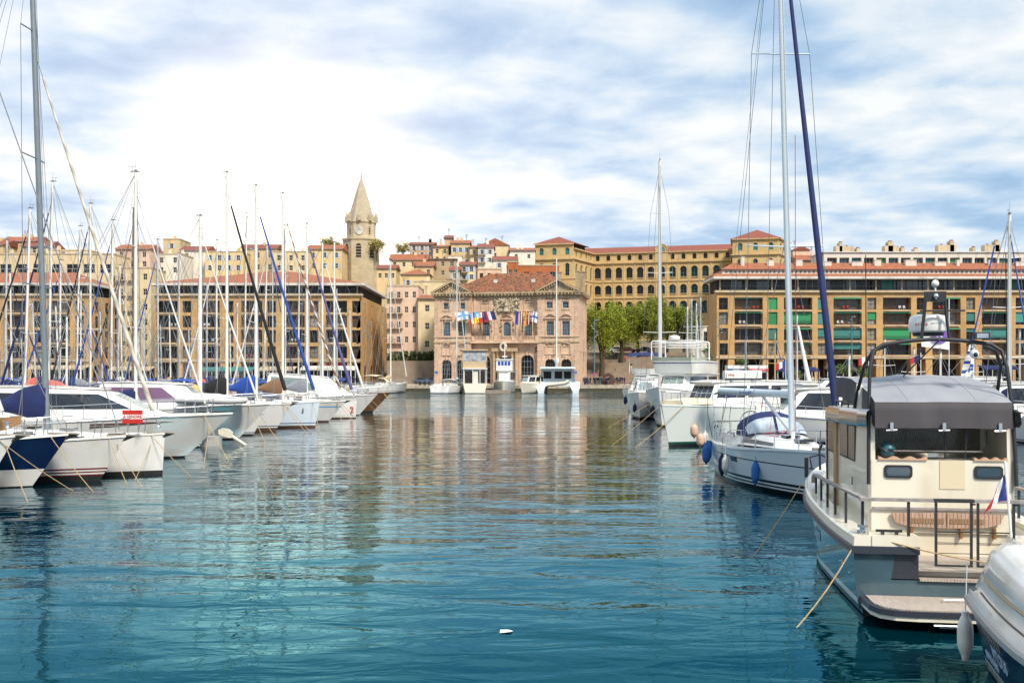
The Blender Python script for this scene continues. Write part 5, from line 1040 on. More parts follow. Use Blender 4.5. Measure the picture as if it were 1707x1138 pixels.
# ------------------------------------------------ rows behind on the left (second and third pontoons)
sc_rows = [  # mast px, Y, mast top py, heading, mast material, cover, genoa, label
 (80, 74, 300, Wd, aluw, redcan, bluecan, 'white boat behind the thick grey mast, salmon red sail cover, tall pale mast'),
 (42, 71, 342, Wd, aluw, redcan, blkcan, 'white boat with pink red boom cover and the mast second from the left edge'),
 (152, 84, 332, Wd, aluw, greycan, blkcan, 'sailing boat with tall white mast and long grey sail cover, second row'),
 (185, 90, 362, Wd, aluw, bluecan, blucan2, 'sailing boat with navy boom cover whose mast stands left of the brown one'),
 (222, 95, 346, Wd, aluo, bluecan, browncan, 'sailing boat with a dark bronze brown mast'),
 (265, 101, 397, Wd, alu, greycan, blucan2, 'small sailing boat with mast just right of the tall slim pale one'),
 (300, 106, 420, Wd, alu, bluecan, None, 'sailing boat in the second row with short mast below the skyline houses'),
 (110, 80, 520, E, aluw, bluecan, None, 'low masted sailing boat in the second row under the left block'),
 (20, 92, 450, E, aluw, yelcan, bluecan, 'sailing boat with yellow boom cover far left in the third row'),
 (60, 100, 500, E, alu, redcan, None, 'red covered small sailing boat in the third row'),
 (98, 108, 505, E, aluw, bluecan, None, 'third row sailing boat with bare mast in front of the leftmost block'),
 (135, 116, 480, E, aluw, bluecan, blucan2, 'third row sailing boat with royal blue furled genoa'),
 (172, 124, 515, E, alu, greycan, None, 'third row sailing boat with grey cover and mid height mast'),
 (205, 118, 470, E, aluw, whcan, whcan, 'third row sailing boat with white genoa near the cream apartment house'),
 (240, 126, 500, E, alu, bluecan, None, 'third row sailing boat ahead of the gap between the two ochre blocks'),
 (285, 132, 520, E, aluw, beigecan, None, 'third row sailing boat with beige boom cover'),
 (345, 118, 470, Wd, alu, bluecan, blucan2, 'sailing boat with slanting blue genoa below the glow'),
 (395, 128, 500, Wd, aluw, whcan, None, 'second row sailing boat with slim white mast in the warm glow'),
 (440, 112, 405, Wd, aluw, bluecan, whcan, 'sailing boat with white genoa and tall mast in the warm glow'),
 (432, 140, 480, E, aluw, greycan, None, 'distant sailing boat near the middle of the glowing block'),
 (498, 120, 440, Wd, aluw, bluecan, None, 'sailing boat with tall twin wires below the church tower, warm lit'),
 (535, 150, 500, E, alu, whcan, None, 'distant small sailing boat with white cover left of the church tower'),
 (318, 150, 545, E, alu, bluecan, None, 'far small sailing boat against the arcade of the glowing block'),
 (150, 150, 550, E, alu, bluecan, None, 'far small sailing boat by the corner arches of the leftmost block'),
 (40, 150, 560, E, alu, greycan, None, 'far small sailing boat near the left picture edge'),
 (8, 88, 395, Wd, alu, bluecan, None, 'sailing boat with tall mast close to the left picture edge'),
 (100, 86, 430, Wd, aluw, bluecan, blucan2, 'sailing boat with slanting blue genoa before the leftmost block windows'),
 (128, 98, 372, Wd, aluw, greycan, None, 'sailing boat with slim tall mast against the leftmost tiled roof'),
 (196, 104, 440, Wd, aluw, whcan, blkcan, 'sailing boat with slanting black genoa before the cream apartment house'),
 (330, 126, 445, Wd, aluw, redcan, None, 'red covered sailing boat in the glow, far mast pair'),
 (362, 104, 395, Wd, aluw, greycan, whcan, 'sailing boat with white genoa crossing the left part of the glowing block'),
 (408, 118, 350, Wd, aluw, bluecan, None, 'sailing boat with very tall mast fading into the sun glow'),
 (455, 134, 430, E, alu, bluecan, bluecan, 'sailing boat with navy genoa in the third row under the glow'),
 (476, 110, 372, Wd, aluw, whcan, None, 'sailing boat with tall mast left of the dark furled brown sail'),
 (515, 132, 470, E, aluw, yelcan, None, 'yellow covered sailing boat deep in the glow'),
 (562, 140, 480, E, alu, greycan, None, 'small sailing boat whose mast stands below the church tower'),
 (585, 158, 515, E, aluw, bluecan, None, 'last small sailing boat before the corner of the glowing block'),
 (232, 140, 530, E, aluw, redcan, None, 'far sailing boat with red cover near the cream apartment house'),
 (270, 150, 540, E, alu, bluecan, None, 'far sailing boat with thin mast at the left end of the glowing block'),
 (70, 125, 470, E, aluw, bluecan, None, 'third row sailing boat with tall pole behind the grey mast'),
 (385, 152, 545, E, aluw, bluecan, None, 'far low masted boat in front of the teal edged awning'),
 (12, 130, 520, E, alu, redcan, None, 'far sailing boat with red cover by the left edge'),
]
rr = random.Random(11)
for i, (px, Y, pt_, hd, mm, cv_, gn, lab) in enumerate(sc_rows):
    Lb = rr.uniform(9.5, 11.5) if Y < 118 else rr.uniform(8, 9.5); X = pX(px, Y); mbk = 4.0 if Y < 118 else 3.4; zt = pZ(pt_, Y) - 1.6
    sg_ = 1 if hd == E else -1
    sailboat(lab, (X + sg_ * mbk, Y), hd + R(rr.uniform(-3, 3)), L=Lb, B=3.2, fb=rr.uniform(1.1, 1.4), mast_h=zt, mast_back=mbk, mastm=mm, mr=.10, cover=cv_, cov_r=rr.uniform(.2, .3), genoa=gn, gr=.10, wr=.02, spread=2 if zt > 11 else 1, sprayhood=rr.choice([bluecan, whcan, greycan, blucan2]), bimini=rr.choice([None, bluecan, blucan2, None]), lean=rr.uniform(-.1, .45), stripes=((-.35, .09, rr.choice([antif, bluest, redst])), (.16, .24, rr.choice([bluest, redst, gel]))))
pn = MB(); pn.box(-29.6, -27.6, 30, 112, .35, .6); struct(pn.build('pontoon', mat('pontoon_deck', (.28, .24, .19), .9, pattern=P_planks(.15, 1)))); pn = MB(); pn.box(-62, -60, 60, 160, .35, .6); struct(pn.build('pontoon', MATS['pontoon_deck']))

# ------------------------------------------------ right side: blue-hulled trawler yacht, stern towards us
ang = R(82); tw = thing('trawler_yacht', 'grey blue and cream trawler yacht with grey flybridge awning and teak swim platform', 'motor yacht', (7.33, 16.06, 0), ang); tw.scale = (1, .92, 1)
slate = mat('slate_blue_gelcoat', (.048, .094, .120), .16, coat=.7, var=.12, vs=1.2, dirt=(.10, .13, .14), ds=1.6); creamg = mat('cream_paint', (.77, .73, .61), .25, coat=.5, var=.06, vs=.9, dirt=(.60, .52, .38), ds=1.1); navyrub = mat('navy_rubber_strake', (.03, .035, .05), .45)
bronze = mat('bronze_reflection_tone', (.20, .135, .09), .1, coat=.8, var=.35, vs=4); slatedk = mat('slate_dark', (.035, .040, .055), .35, var=.15)  # bronze tone of the roof fascia is a reflection put into its colour
teakL = mat('weathered_teak', (.42, .36, .31), .7, bump=.004, pattern=P_planks(.055, 1)); teakX = mat('weathered_teak_rail', (.30, .27, .26), .6, var=.25, vs=8); curtain = mat('curtain_behind_glass', (.10, .065, .045), .15, spec=.8, var=.45, vs=5)
h = Hull(9.6, 3.84, 1.12, sheer=.50, rake=1.1, stern=.97, trake=0, flare=.35, full=2.8, wl=.93)
h.build(tw, slate, ((-.35, .02, antif), (.02, .10, slatedk), (.12, .22, creamg)), nU=26, bare=True)
m_ = MB()
m_.box(-.02, .02, -1.72, 1.72, -.2, .12); m_.k = 1; m_.ext([(0, -1.82, .12), (0, 1.82, .12), (0, 1.88, .6), (0, -1.88, .6)], (.03, 0, 0)); m_.ext([(0, 1.27, .6), (0, 1.88, .6), (0, 1.91, 1.09), (0, 1.18, 1.09)], (.03, 0, 0)); m_.ext([(0, -1.27, .6), (0, -1.88, .6), (0, -1.91, 1.09), (0, -1.18, 1.09)], (.03, 0, 0))
m_.k = 2; m_.ext([(0.004, .80, .62), (0.004, 1.265, .62), (0.004, 1.175, 1.09), (0.004, .80, 1.09)], (.25, 0, 0)); m_.ext([(0.004, -.80, .62), (0.004, -1.265, .62), (0.004, -1.175, 1.09), (0.004, -.80, 1.09)], (.25, 0, 0))
m_.build('transom', [antif, slate, slatedk], tw)
m_ = MB(); m_.box(-.05, .26, -.79, .79, .60, .64); m_.build('boarding_step', teakL, tw); m_ = MB(); m_.box(.2, .25, -.79, .79, .64, .76); m_.build('step_riser', creamg, tw)
for nm, off0, off1, z0, z1, mt in (('rub_rail', .0, .085, -.09, .03, navyrub), ('gunwale', -.34, .05, .03, .20, creamg)):
    m_ = MB()
    for sd in (1, -1):
        rs = []
        for i in range(27):
            u = i / 26; a = h.p(u, h.zs(u), sd); k = max(.12, 1 - max(0, u - .8) * 4) if off0 < 0 else 1; o0, o1 = off0 * k, off1; rs.append([(a.x + (0 if i else -.03), a.y + sd * o0 if abs(a.y) > .3 else 0, a.z + z0), (a.x + (0 if i else -.03), a.y + sd * o1, a.z + z0), (a.x + (0 if i else -.03), a.y + sd * (o1 - .015), a.z + z1 - .03), (a.x + (0 if i else -.03), a.y + sd * (o1 - .05), a.z + z1), (a.x + (0 if i else -.03), a.y + sd * o0 if abs(a.y) > .3 else 0, a.z + z1)])
        m_.rings(rs)
    z = h.zs(0)
    for sd in (1, -1):
        a, b = (1.95, .80) if sd > 0 else (-.80, -1.95)
        if nm == 'rub_rail': m_.box(-.085, .004, b, a, z - .09, z + .03)
        else: m_.box(-.05, .34, min(a, b), max(a, b) - (.35 if sd > 0 else 0) + (.0), z + .031, z + .199) if sd > 0 else m_.box(-.05, .34, min(a, b) + .35, max(a, b), z + .031, z + .199)
    m_.build(nm, mt, tw, smooth=30)
m_ = MB(); m_.face([(.0, -1.6, .755), (.0, 1.6, .755), (1.5, 1.6, .755), (1.5, -1.6, .755)]); m_.build('cockpit_floor', teakL, tw)
m_ = MB()
for sd in (1, -1): m_.face([(.0, sd * 1.6, .75), (9, sd * .2, .9), (9, sd * .2, 1.6), (6, sd * 1.45, 1.35), (.0, sd * 1.6, 1.15)])
m_.face([(1.4, -1.7, 1.16), (1.4, 1.7, 1.16), (5.5, 1.7, 1.27), (5.5, -1.7, 1.27)]); m_.rings([[(5.5, -1.65, 1.3), (5.5, 0, 1.42), (5.5, 1.65, 1.3)], [(7.5, -1.3, 1.42), (7.5, 0, 1.56), (7.5, 1.3, 1.42)], [(9.3, -.1, 1.6), (9.3, 0, 1.66), (9.3, .1, 1.6)]], close=False); m_.build('deck', creamg, tw, smooth=30)
# swim platform
pl_ = [(0, 1.80), (-.6, 1.78), (-.85, 1.68), (-.98, 1.45), (-1.02, 1.1), (-1.02, -1.1), (-.98, -1.45), (-.85, -1.68), (-.6, -1.78), (0, -1.80)]
m_ = MB(); m_.ext([(x, y, .24) for x, y in pl_], (0, 0, .085)); sp_ = m_.build('swim_platform', navyrub, tw); m_ = MB(); m_.ext([(x * .95 - .01, y * .95, .326) for x, y in pl_], (0, 0, .02)); m_.build('platform_deck', teakL, sp_); m_ = MB(); m_.ext([(x * .98, y * .985, .17) for x, y in pl_], (0, 0, .068)); m_.build('platform_edge', creamg, sp_)
m_ = MB(); m_.tube([(-.45, .55, .36), (-.4, .5, .39), (-.4, .1, .39), (-.45, .05, .36)], .012, 5); m_.build('grab_handle', steel, sp_); m_ = MB(); m_.box(-1.0, -.6, .3, .75, .08, .14); m_.tube([(-1.04, .25, .13), (-1.04, .85, .13)], .02, 6); m_.build('boarding_ladder', steel, sp_)
m_ = MB(); m_.box(-.5, -.02, 1.6, 1.84, .20, .38); 
# cockpit rail, stanchions and stern gates
tr_ = MB(); zr_ = 1.90; path = []
for i in range(13):
    u = lerp(.60, 0.0, i / 12); a = h.p(u, h.zs(u), 1, -.14); path.append(Vector((a.x, a.y, lerp(1.80, zr_, i / 12))))
path[0].z -= .1; path = [path[0] + Vector((.14, -.02, -.12))] + path; path += [Vector((-.02, 1.62, zr_)), Vector((0, .55, zr_))]
rs = [[p + Vector((0, -.02, -.02)) + w_ for w_ in (Vector((0, -.045, 0)), Vector((.02, .045, 0)), Vector((.02, .05, .045)), Vector((0, -.05, .045)))] for p in path[:-2]]
tr_.rings(rs); tr_.box(-.05, .06, .56, 1.80, zr_ - .02, zr_ + .03); tr_.box(-.05, .06, -1.80, -.12, zr_ - .021, zr_ + .029); tr_.k = 1; tr_.box(-.052, .062, -.119, .559, zr_ - .022, zr_ + .031)
p2 = [Vector((p.x, -p.y, p.z)) for p in path[:-2]]; tr_.k = 0; tr_.rings([[p + Vector((0, .02, -.02)) + w_ for w_ in (Vector((0, .045, 0)), Vector((.02, -.045, 0)), Vector((.02, -.05, .045)), Vector((0, .05, .045)))] for p in p2])
tr_.build('handrail', [teakX, darkmetal], tw, smooth=30)
for u in (.53, .45, .37, .28, .17, .02):
    for sd in (1, -1):
        a = h.p(u, h.zs(u), sd, -.15); m_ = MB(); m_.box(a.x - .022, a.x + .022, a.y - .022, a.y + .022, a.z + .15, lerp(zr_, 1.8, u / .6) - .02); m_.build('stanchion', darkmetal, tw)
m_ = MB(); m_.box(-.02, .02, .95, .995, 1.3, zr_ - .02); m_.build('stanchion', darkmetal, tw)
for a, b in ((-.10, .53), (-.80, -.17)):
    m_ = MB(); z0 = .84
    m_.box(-.018, .018, a, a + .04, z0, zr_ - .03); m_.box(-.018, .018, b - .04, b, z0, zr_ - .03)
    for z, t in ((z0, .03), (1.05, .008), (1.22, .008), (1.39, .02), (1.20, .006)): m_.box(-.014, .014, a + .04, b - .04, z, z + t)
    m_.tube([(0, a - .05, zr_ - .05), (0, a + .02, zr_ - .05)], .015, 5); m_.build('stern_gate', darkmetal, tw)
m_ = MB(); m_.box(.10, .14, 1.05, 1.5, 1.36, 1.40); m_.box(.08, .16, 1.12, 1.17, 1.32, 1.37); m_.box(.08, .16, 1.36, 1.41, 1.32, 1.37); m_.build('cleat', darkmetal, tw)
m_ = MB(); m_.box(.5, 1.45, 1.0, 1.55, 1.10, 1.18); m_.build('cockpit_locker', teakL, tw)
# deckhouse: aft wall, sides with recess for the dark helm opening
xa, hw = 1.45, 1.33; m_ = MB()
m_.face([(xa, -hw, .75), (xa, hw, .75), (xa, hw, 2.43), (xa, -hw, 2.43)])
for sd in (1, -1):
    pts_ = [(xa, .75), (5.6, 1.2), (5.9, 2.2), (5.6, 2.98), (xa + .05, 3.05), (xa, 2.43)]; m_.ext([(x, sd * hw, z) for x, z in pts_], (0, -sd * .06, 0)); m_.face([(xa, sd * hw, 2.43), (xa, sd * (hw - .13), 2.43), (xa + .05, sd * (hw - .13), 3.2), (xa + .05, sd * hw, 3.2)])
m_.face([(xa, -hw + .06, 2.43), (xa, hw - .06, 2.43), (xa + .55, hw - .06, 2.44), (xa + .55, -hw + .06, 2.44)]); m_.face([(5.6, -hw, 1.2), (5.6, hw, 1.2), (6.1, hw * .8, 2.2), (6.1, -hw * .8, 2.2)]); m_.face([(2.9, -hw, 2.44), (2.9, hw, 2.44), (2.9, hw, 3.3), (2.9, -hw, 3.3)])
dh = m_.build('deckhouse', creamg, tw)
m_ = MB(); m_.rings([[(6.1, -1.06, 2.2), (6.1, 1.06, 2.2)], [(5.6, -1.2, 2.98), (5.6, 1.2, 2.98)]], close=False); m_.build('windscreen', tint, tw)
m_ = MB(); m_.box(2.9, 2.93, -1.2, 1.2, 2.45, 3.0); m_.build('dark_helm_backing', mat('helm_opening_shade', (.06, .055, .07), .12, spec=.8, var=.6, vs=2.5), dh)  # dark panel paints the shade inside the helm opening
for y0, y1 in ((.53, 1.03), (-1.11, -.61)):
    yc = (y0 + y1) / 2
    def rr_(m, x0, x1, hy, hz, zc): 
        P_ = []
        for cx, cz, a0 in ((hy - .06, hz - .06, 0), (-hy + .06, hz - .06, 90), (-hy + .06, -hz + .06, 180), (hy - .06, -hz + .06, 270)):
            for k in range(4): a = R(a0 + 30 * k); P_.append((x0, yc + cx + .06 * math.cos(a), zc + cz + .06 * math.sin(a)))
        m.ext(P_, (x1 - x0, 0, 0))
    f = MB(); rr_(f, xa - .025, xa - .002, .26, .115, 2.225); fo = f.build('aft_window', rubber, dh); f = MB(); rr_(f, xa - .03, xa - .026, .215, .075, 2.225); f.build('pane', glass_blue, fo)
m_ = MB(); m_.box(xa - .012, xa - .002, -.44, .02, 1.93, 2.43); m_.build('painted_wall_recess', mat('shaded_cream_paint', (.66, .58, .40), .4), dh)  # recess drawn as a flat plate, its shade put into the darker cream
m_ = MB(); m_.box(xa - .05, xa - .001, -1.3, 1.25, 1.56, 1.60); m_.build('ledge', teakX, dh)
bn = MB(); bn.ext([(xa - .08, .92, 1.50), (xa - .08, .85, 1.34), (xa - .08, .6, 1.27), (xa - .08, -.08, 1.25), (xa - .08, -.08, 1.52)], (.05, 0, 0)); bn.ext([(xa - .08, -1.12, 1.50), (xa - .08, -1.05, 1.34), (xa - .08, -.8, 1.27), (xa - .08, -.10, 1.25), (xa - .08, -.10, 1.52)], (.05, 0, 0)); b_ = bn.build('folding_teak_seat', mat('pinkish_teak', (.50, .33, .24), .55, var=.15, vs=9, pattern=P_planks(.07, 1, (.12, .06, .04))), dh)
m_ = MB(); m_.box(xa - .088, xa - .082, -.75, -.14, 1.33, 1.42); m_.box(xa - .088, xa - .082, -.04, .62, 1.33, 1.42); m_.build('slat_inlay', mat('teak_slats', (.30, .18, .10), .6, pattern=P_planks(.05, 1)), b_)
for y in (.55, -.35, -.95): m_ = MB(); m_.box(xa - .1, xa - .01, y - .02, y + .02, 1.08, 1.26); m_.build('seat_bracket', wood, b_)
for sd in (1, -1):
    for x0, x1, z0, z1, mt, nm in ((2.50, 3.20, 2.29, 2.98, curtain, 'side_window'), (3.26, 4.1, 2.29, 2.98, curtain, 'side_window'), (4.75, 5.5, 2.28, 2.96, tint, 'side_window')):
        m_ = MB(); m_.ext([(x0 + (.09 if x0 < 3 else 0), sd * (hw + .001), z0), (x1, sd * (hw + .001), z0), (x1, sd * (hw + .001), z1), (x0, sd * (hw + .001), z1)] if x0 < 3 else [(x0, sd * (hw + .001), z0), (x1, sd * (hw + .001), z0), (x1, sd * (hw + .001), z1), (x0, sd * (hw + .001), z1)], (0, sd * .012, 0)); o = m_.build(nm, rubber, dh); m_ = MB(); m_.box(x0 + (.1 if x0 < 3 else .04), x1 - .04, min(sd * (hw + .014), sd * (hw + .018)), max(sd * (hw + .014), sd * (hw + .018)), z0 + .04, z1 - .03); m_.build('pane', mt, o)
    m_ = MB(); m_.box(4.3, 4.62, min(sd * hw, sd * (hw + .05)), max(sd * hw, sd * (hw + .05)), 1.2, 2.98); m_.build('door_post', mat('light_wood', (.38, .22, .10), .45, var=.2, vs=5), dh); m_ = MB(); m_.box(5.52, 5.6, min(sd * hw, sd * (hw + .03)), max(sd * hw, sd * (hw + .03)), 1.3, 2.98); m_.build('black_trim', darkmetal, dh)
    m_ = MB(); m_.tube([(2.6, sd * (hw + .06), 1.85), (2.6, sd * (hw + .06), 2.0)], .012, 5); m_.build('door_handle', darkmetal, dh); m_ = MB(); m_.tube([(1.7, sd * (hw + .03), 2.18), (3.0, sd * (hw + .03), 2.17)], .012, 5); m_.build('side_grab_rail', white_p, dh)
m_ = MB(); rs = []
for x, y, z in ((1.32, 1.37, 3.02), (1.9, 1.42, 3.0), (3.5, 1.46, 2.97), (5.2, 1.42, 2.94), (5.85, 1.1, 2.93), (6.1, .5, 2.93)): rs.append([(x, y, z), (x, y + .04, z + .06), (x, y + .02, z + .26), (x, y - .05, z + .31), (x, -y + .05, z + .31), (x, -y - .02, z + .26), (x, -y - .04, z + .06), (x, -y, z)])
rb = MB(); 
for a, b, k in zip(rs, rs[1:], (1, 0, 0, 0, 0)):
    rb.k = k; A_ = [rb.pt(p) for p in a]; B_ = [rb.pt(p) for p in b]
    for j in (0, 1, 2, 4, 5, 6): rb.idx((A_[j], A_[j + 1], B_[j + 1], B_[j]))
rb.k = 2
for a, b in list(zip(rs, rs[1:]))[1:]: rb.face([a[3], a[4], b[4], b[3]])
rb.build('roof_fascia', [bronze, slate, creamg], dh, smooth=50)
m_ = MB(); 
for sd in (1, -1):
    m_.tube([(3.0, sd * 1.25, 3.28), (3.1, sd * 1.25, 3.38), (5.3, sd * 1.2, 3.36), (5.45, sd * 1.15, 3.26)], .022, 6)
    for x in (3.7, 4.4, 5.0): m_.tube([(x, sd * 1.24, 3.24), (x, sd * 1.24, 3.37)], .016, 5)
m_.build('roof_rail', darkmetal, dh)
m_ = MB(); m_.ext([(2.2, 1.33, 3.2), (2.7, 1.33, 3.25), (2.5, 1.33, 3.75), (2.3, 1.33, 3.7)], (0, -.1, 0)); m_.build('flybridge_coaming', creamg, dh)
# flybridge awning draped over a central peak
cv_ = MB(); NX, NY = 16, 16; G = {}
for i in range(NX + 1):
    for j in range(NY + 1):
        u, v = i / NX, j / NY * 2 - 1; x = lerp(1.32, 4.75, u); hwid = lerp(1.24, 1.30, u); base = 3.45 + .40 * min(1, u * 1.8) ** .75 ; d = math.hypot((u - .45) / .5, v * .95 + .1); pk = .09 * max(0, 1 - d) ** 1.1
        z = base + pk + .012 * (1 - v * v) * min(1, u * 4) + .012 * math.sin(v * 13 + u * 3) * math.sin(u * 9) - .02 * math.sin(v * 7 + u * 5) * u; G[i, j] = cv_.pt((x + .015 * math.sin(v * 11), v * hwid, z))
for i in range(NX):
    for j in range(NY): cv_.idx((G[i, j], G[i + 1, j], G[i + 1, j + 1], G[i, j + 1]))
edge = [(0, j) for j in range(NY + 1)] + [(i, NY) for i in range(1, NX + 1)] + [(NX, j) for j in range(NY - 1, -1, -1)] + [(i, 0) for i in range(NX - 1, 0, -1)]
cv_.k = 1; top_ = [G[e] for e in edge]; prev = top_
for r_ in range(1, 4):
    f = r_ / 3; row = []
    for q, e in enumerate(edge):
        x, y, z = cv_.v[G[e]]; drop = .45 * f if e[0] < 13 else .45 * f * .9; w_ = .022 * f * math.sin(q * 1.7); row.append(cv_.pt((x - (.05 * f if e[0] == 0 else 0) + (w_ if e[0] == 0 else 0), y + (.03 * f * (1 if y > 0 else -1) + w_ if e[0] else 0), z - drop)))
    for q in range(len(edge)): q2 = (q + 1) % len(edge); cv_.idx((prev[q], prev[q2], row[q2], row[q]))
    prev = row
cvo = cv_.build('awning', [greycan, mat('shaded_grey_canvas', (.065, .06, .068), .85, bump=.02, var=.15, vs=1.5, pattern=P_drape())], tw, smooth=75)  # one grey awning: the darker skirt colour paints the shade on its upright faces
sm = MB()
for jj in (4, 12): sm.tube([Vector(cv_.v[G[i, jj]]) + Vector((0, 0, .001)) for i in range(NX + 1)], .005, 4)
for ii in (0, 7): sm.tube([Vector(cv_.v[G[ii, j]]) + Vector((0, 0, .001)) for j in range(NY + 1)], .006, 4)
sm.build('canvas_seam', greycan, cvo)
for y in (.95, .0, -1.0): m_ = MB(); m_.box(1.22, 1.27, y - .03, y + .03, 2.96, 3.1); m_.tube([(1.24, y - .1, 2.97), (1.24, y + .1, 2.96)], .018, 6); m_.build('awning_clip', steel, tw)
m_ = MB(); t1 = [(1.5, 1.12, 2.95), (1.5, 1.12, 2.66), (1.5, 1.0, 2.58), (1.5, -.75, 2.58), (1.5, -.85, 2.66), (1.5, -.85, 2.95)]; m_.tube(t1, .022, 6); m_.tube([(1.5, -.1, 2.98), (1.5, -.1, 2.45)], .02, 6); m_.tube([(1.5, -.5, 2.98), (1.5, -.45, 2.45)], .02, 6); m_.build('folded_ladder_frame', darkmetal, tw)
m_ = MB(); m_.ball((1.62, .93, 2.59), .15, 14, 9); m_.k = 1; m_.lathe([(.06, 0), (.06, .02)], (1.5, .9, 2.6), 10); m_.build('round_buoy', [mat('teal_buoy', (.03, .12, .15), .4), rubber], tw, smooth=60)
m_ = MB()
for a, b in ((.25, 1.15), (-1.2, -.6)):
    rs = []
    for k in range(17): y = lerp(a, b, k / 16); w_ = .025 * math.cos(k / 16 * 6 * math.pi); rs.append([(1.42, y, 2.43), (1.42, y, 2.47 + w_), (1.52, y, 2.47 + w_), (1.52, y, 2.43)])
    m_.rings(rs)
m_.build('scalloped_rack', mat('pale_teak', (.55, .36, .24), .5), tw)
m_ = MB()
A1 = [(1.38, 1.34, 2.0), (1.42, 1.33, 2.6), (1.5, 1.31, 3.3), (1.62, 1.26, 4.05), (1.68, 1.18, 4.35), (1.72, 1.0, 4.47), (1.75, .5, 4.54), (1.76, 0, 4.57)]; m_.tube(A1 + [(x, -y, z) for x, y, z in A1[::-1][1:]], .036, 8)
A2 = [(2.6, 1.36, 3.2), (2.35, 1.34, 3.6), (2.0, 1.28, 4.1), (1.9, 1.15, 4.36), (1.85, .9, 4.45)]; m_.tube(A2, .034, 8); m_.tube([(x, -y, z) for x, y, z in A2], .034, 8); m_.tube([(1.62, 1.26, 4.05), (2.0, 1.28, 4.1)], .02, 5); m_.tube([(1.7, -.05, 4.55), (3.0, .28, 3.9)], .014, 5)
m_.build('radar_arch', rubber, tw, smooth=60)
m_ = MB(); 
for sd in (1, -1): m_.tube([(1.78, sd * .26, 4.55), (1.80, sd * .2, 5.05), (1.80, sd * .17, 5.4)], .032, 6)
m_.box(1.77, 1.83, -.2, .2, 5.24, 5.42); m_.box(1.78, 1.82, -.55, .28, 5.06, 5.09); m_.build('radar_mast', rubber, tw)
m_ = MB(); m_.lathe([(.30, -.18), (.355, -.15), (.37, -.07), (.36, .06), (.33, .12), (.22, .145), (.001, .15)], (2.25, 0, 4.88), 24); m_.k = 1; m_.lathe([(.28, -.24), (.30, -.18)], (2.25, 0, 4.88), 20); rd = m_.build('radome', [white_p, rubber], tw, smooth=40)
def curved_text(s, size, m, parent, cx, cy, cz, r, a0, da):      # letters wrapped round a drum
    for i, ch in enumerate(s): a = a0 + i * da; writing(ch, size, m, parent, T((cx + r * math.cos(a), cy + r * math.sin(a), cz)) @ RZ(a + math.pi / 2) @ RX(R(90)), .002)
curved_text('arine', .085, redp, rd, 2.25, 0, 4.85, .372, R(180 - 52), R(8)); curved_text('DOPPLER', .035, mat('grey_ink', (.2, .2, .2), .6), rd, 2.25, 0, 4.86, .372, R(180 - 6), R(5))
m_ = MB(); m_.lathe([(.001, .02), (.07, .0), (.085, -.03), (.06, -.06)], (0, 0, 0), 12); 
m_ = MB(); m_.ball((1.74, 0, 5.33), .055, 10, 7); m_.k = 1; m_.ball((1.79, 0, 5.56), .07, 10, 7); m_.tube([(1.79, 0, 5.42), (1.79, 0, 5.52)], .02, 6); m_.build('searchlight', [steel, white_p], tw, smooth=60)
m_ = MB(); m_.box(1.62, 1.75, -.95, -.68, 4.56, 4.68); m_.k = 1; m_.box(1.61, 1.618, -.92, -.71, 4.58, 4.66); m_.build('floodlight', [rubber, clearv], tw)
m_ = MB(); m_.tube([(1.75, -.7, 4.5), (1.75, -.7, 4.38)], .02, 6); m_.ball((1.72, -.7, 4.30), .085, 12, 8); m_.k = 1; m_.lathe([(.05, -.02), (.05, .02)], (0, 0, 0), 10) if 0 else m_.ball((1.66, -.7, 4.29), .045, 10, 6); m_.build('camera_dome', [white_p, rubber], tw, smooth=60)
m_ = MB(); m_.tube([(1.75, 1.30, 4.0), (1.8, 1.30, 6.1)], .014, 5, .008); m_.tube([(1.75, -1.30, 4.2), (1.8, -1.30, 6.1)], .014, 5, .008); m_.build('whip_antenna', rubber, tw)
m_ = MB(); c = h.p(.97, h.zs(.97), 1); m_.tube([(7.0, 1.25, 1.7), (7.1, 1.25, 2.15), (7.0, 1.2, 2.3)], .03, 6); m_.lathe([(.05, 0), (.05, .45)], (6.8, 1.62, 1.55), 8); m_.tube([(6.7, 1.5, 1.75), (6.9, 1.52, 2.0), (6.7, 1.3, 2.08), (6.3, 1.1, 2.0)], .02, 6); m_.build('bow_roller', darkmetal, tw)
m_ = MB(); m_.tube([(.35, 1.62, 1.32), (.6, 1.62, 1.55)], .03, 6); m_.lathe([(.1, 0), (.1, .05), (.05, .06), (.05, .1), (.09, .11), (.09, .15)], (.15, 1.72, 1.32), 10); m_.build('mooring_winch', steel, tw, smooth=40)
m_ = MB(); a = Vector((.1, 1.75, 1.35)); catenary(m_, a, (-1.0, 3.15, -.1), .012, 5, .12); m_.build('mooring_line', rope, tw); m_ = MB(); catenary(m_, a + Vector((-.05, 0, -.02)), (-.55, -1.35, .92), .012, 5, .10); m_.build('mooring_line', rope, tw)
m_ = MB(); catenary(m_, (5.8, 1.9, 1.5), (5.0, 3.2, -.1), .012, 5, .06); m_.build('mooring_line', rope, tw)
m_ = MB()
for u, z, r in ((.15, .62, .03), (.17, .62, .03), (.09, .55, .025), (.30, .70, .03)): c = h.p(u, z, 1, .002); m_.ball(tuple(c), r, 8, 5, .6)
m_.build('hull_outlet', steel, tw); m_ = MB()
c0, c1 = .40, .46; m_.face([h.p(c0, .62, 1, .008), h.p(c1, .62, 1, .008), h.p(c1 - .005, .84, 1, .008), h.p(c0 - .005, .84, 1, .008)]); m_.build('hull_porthole', tint, tw)
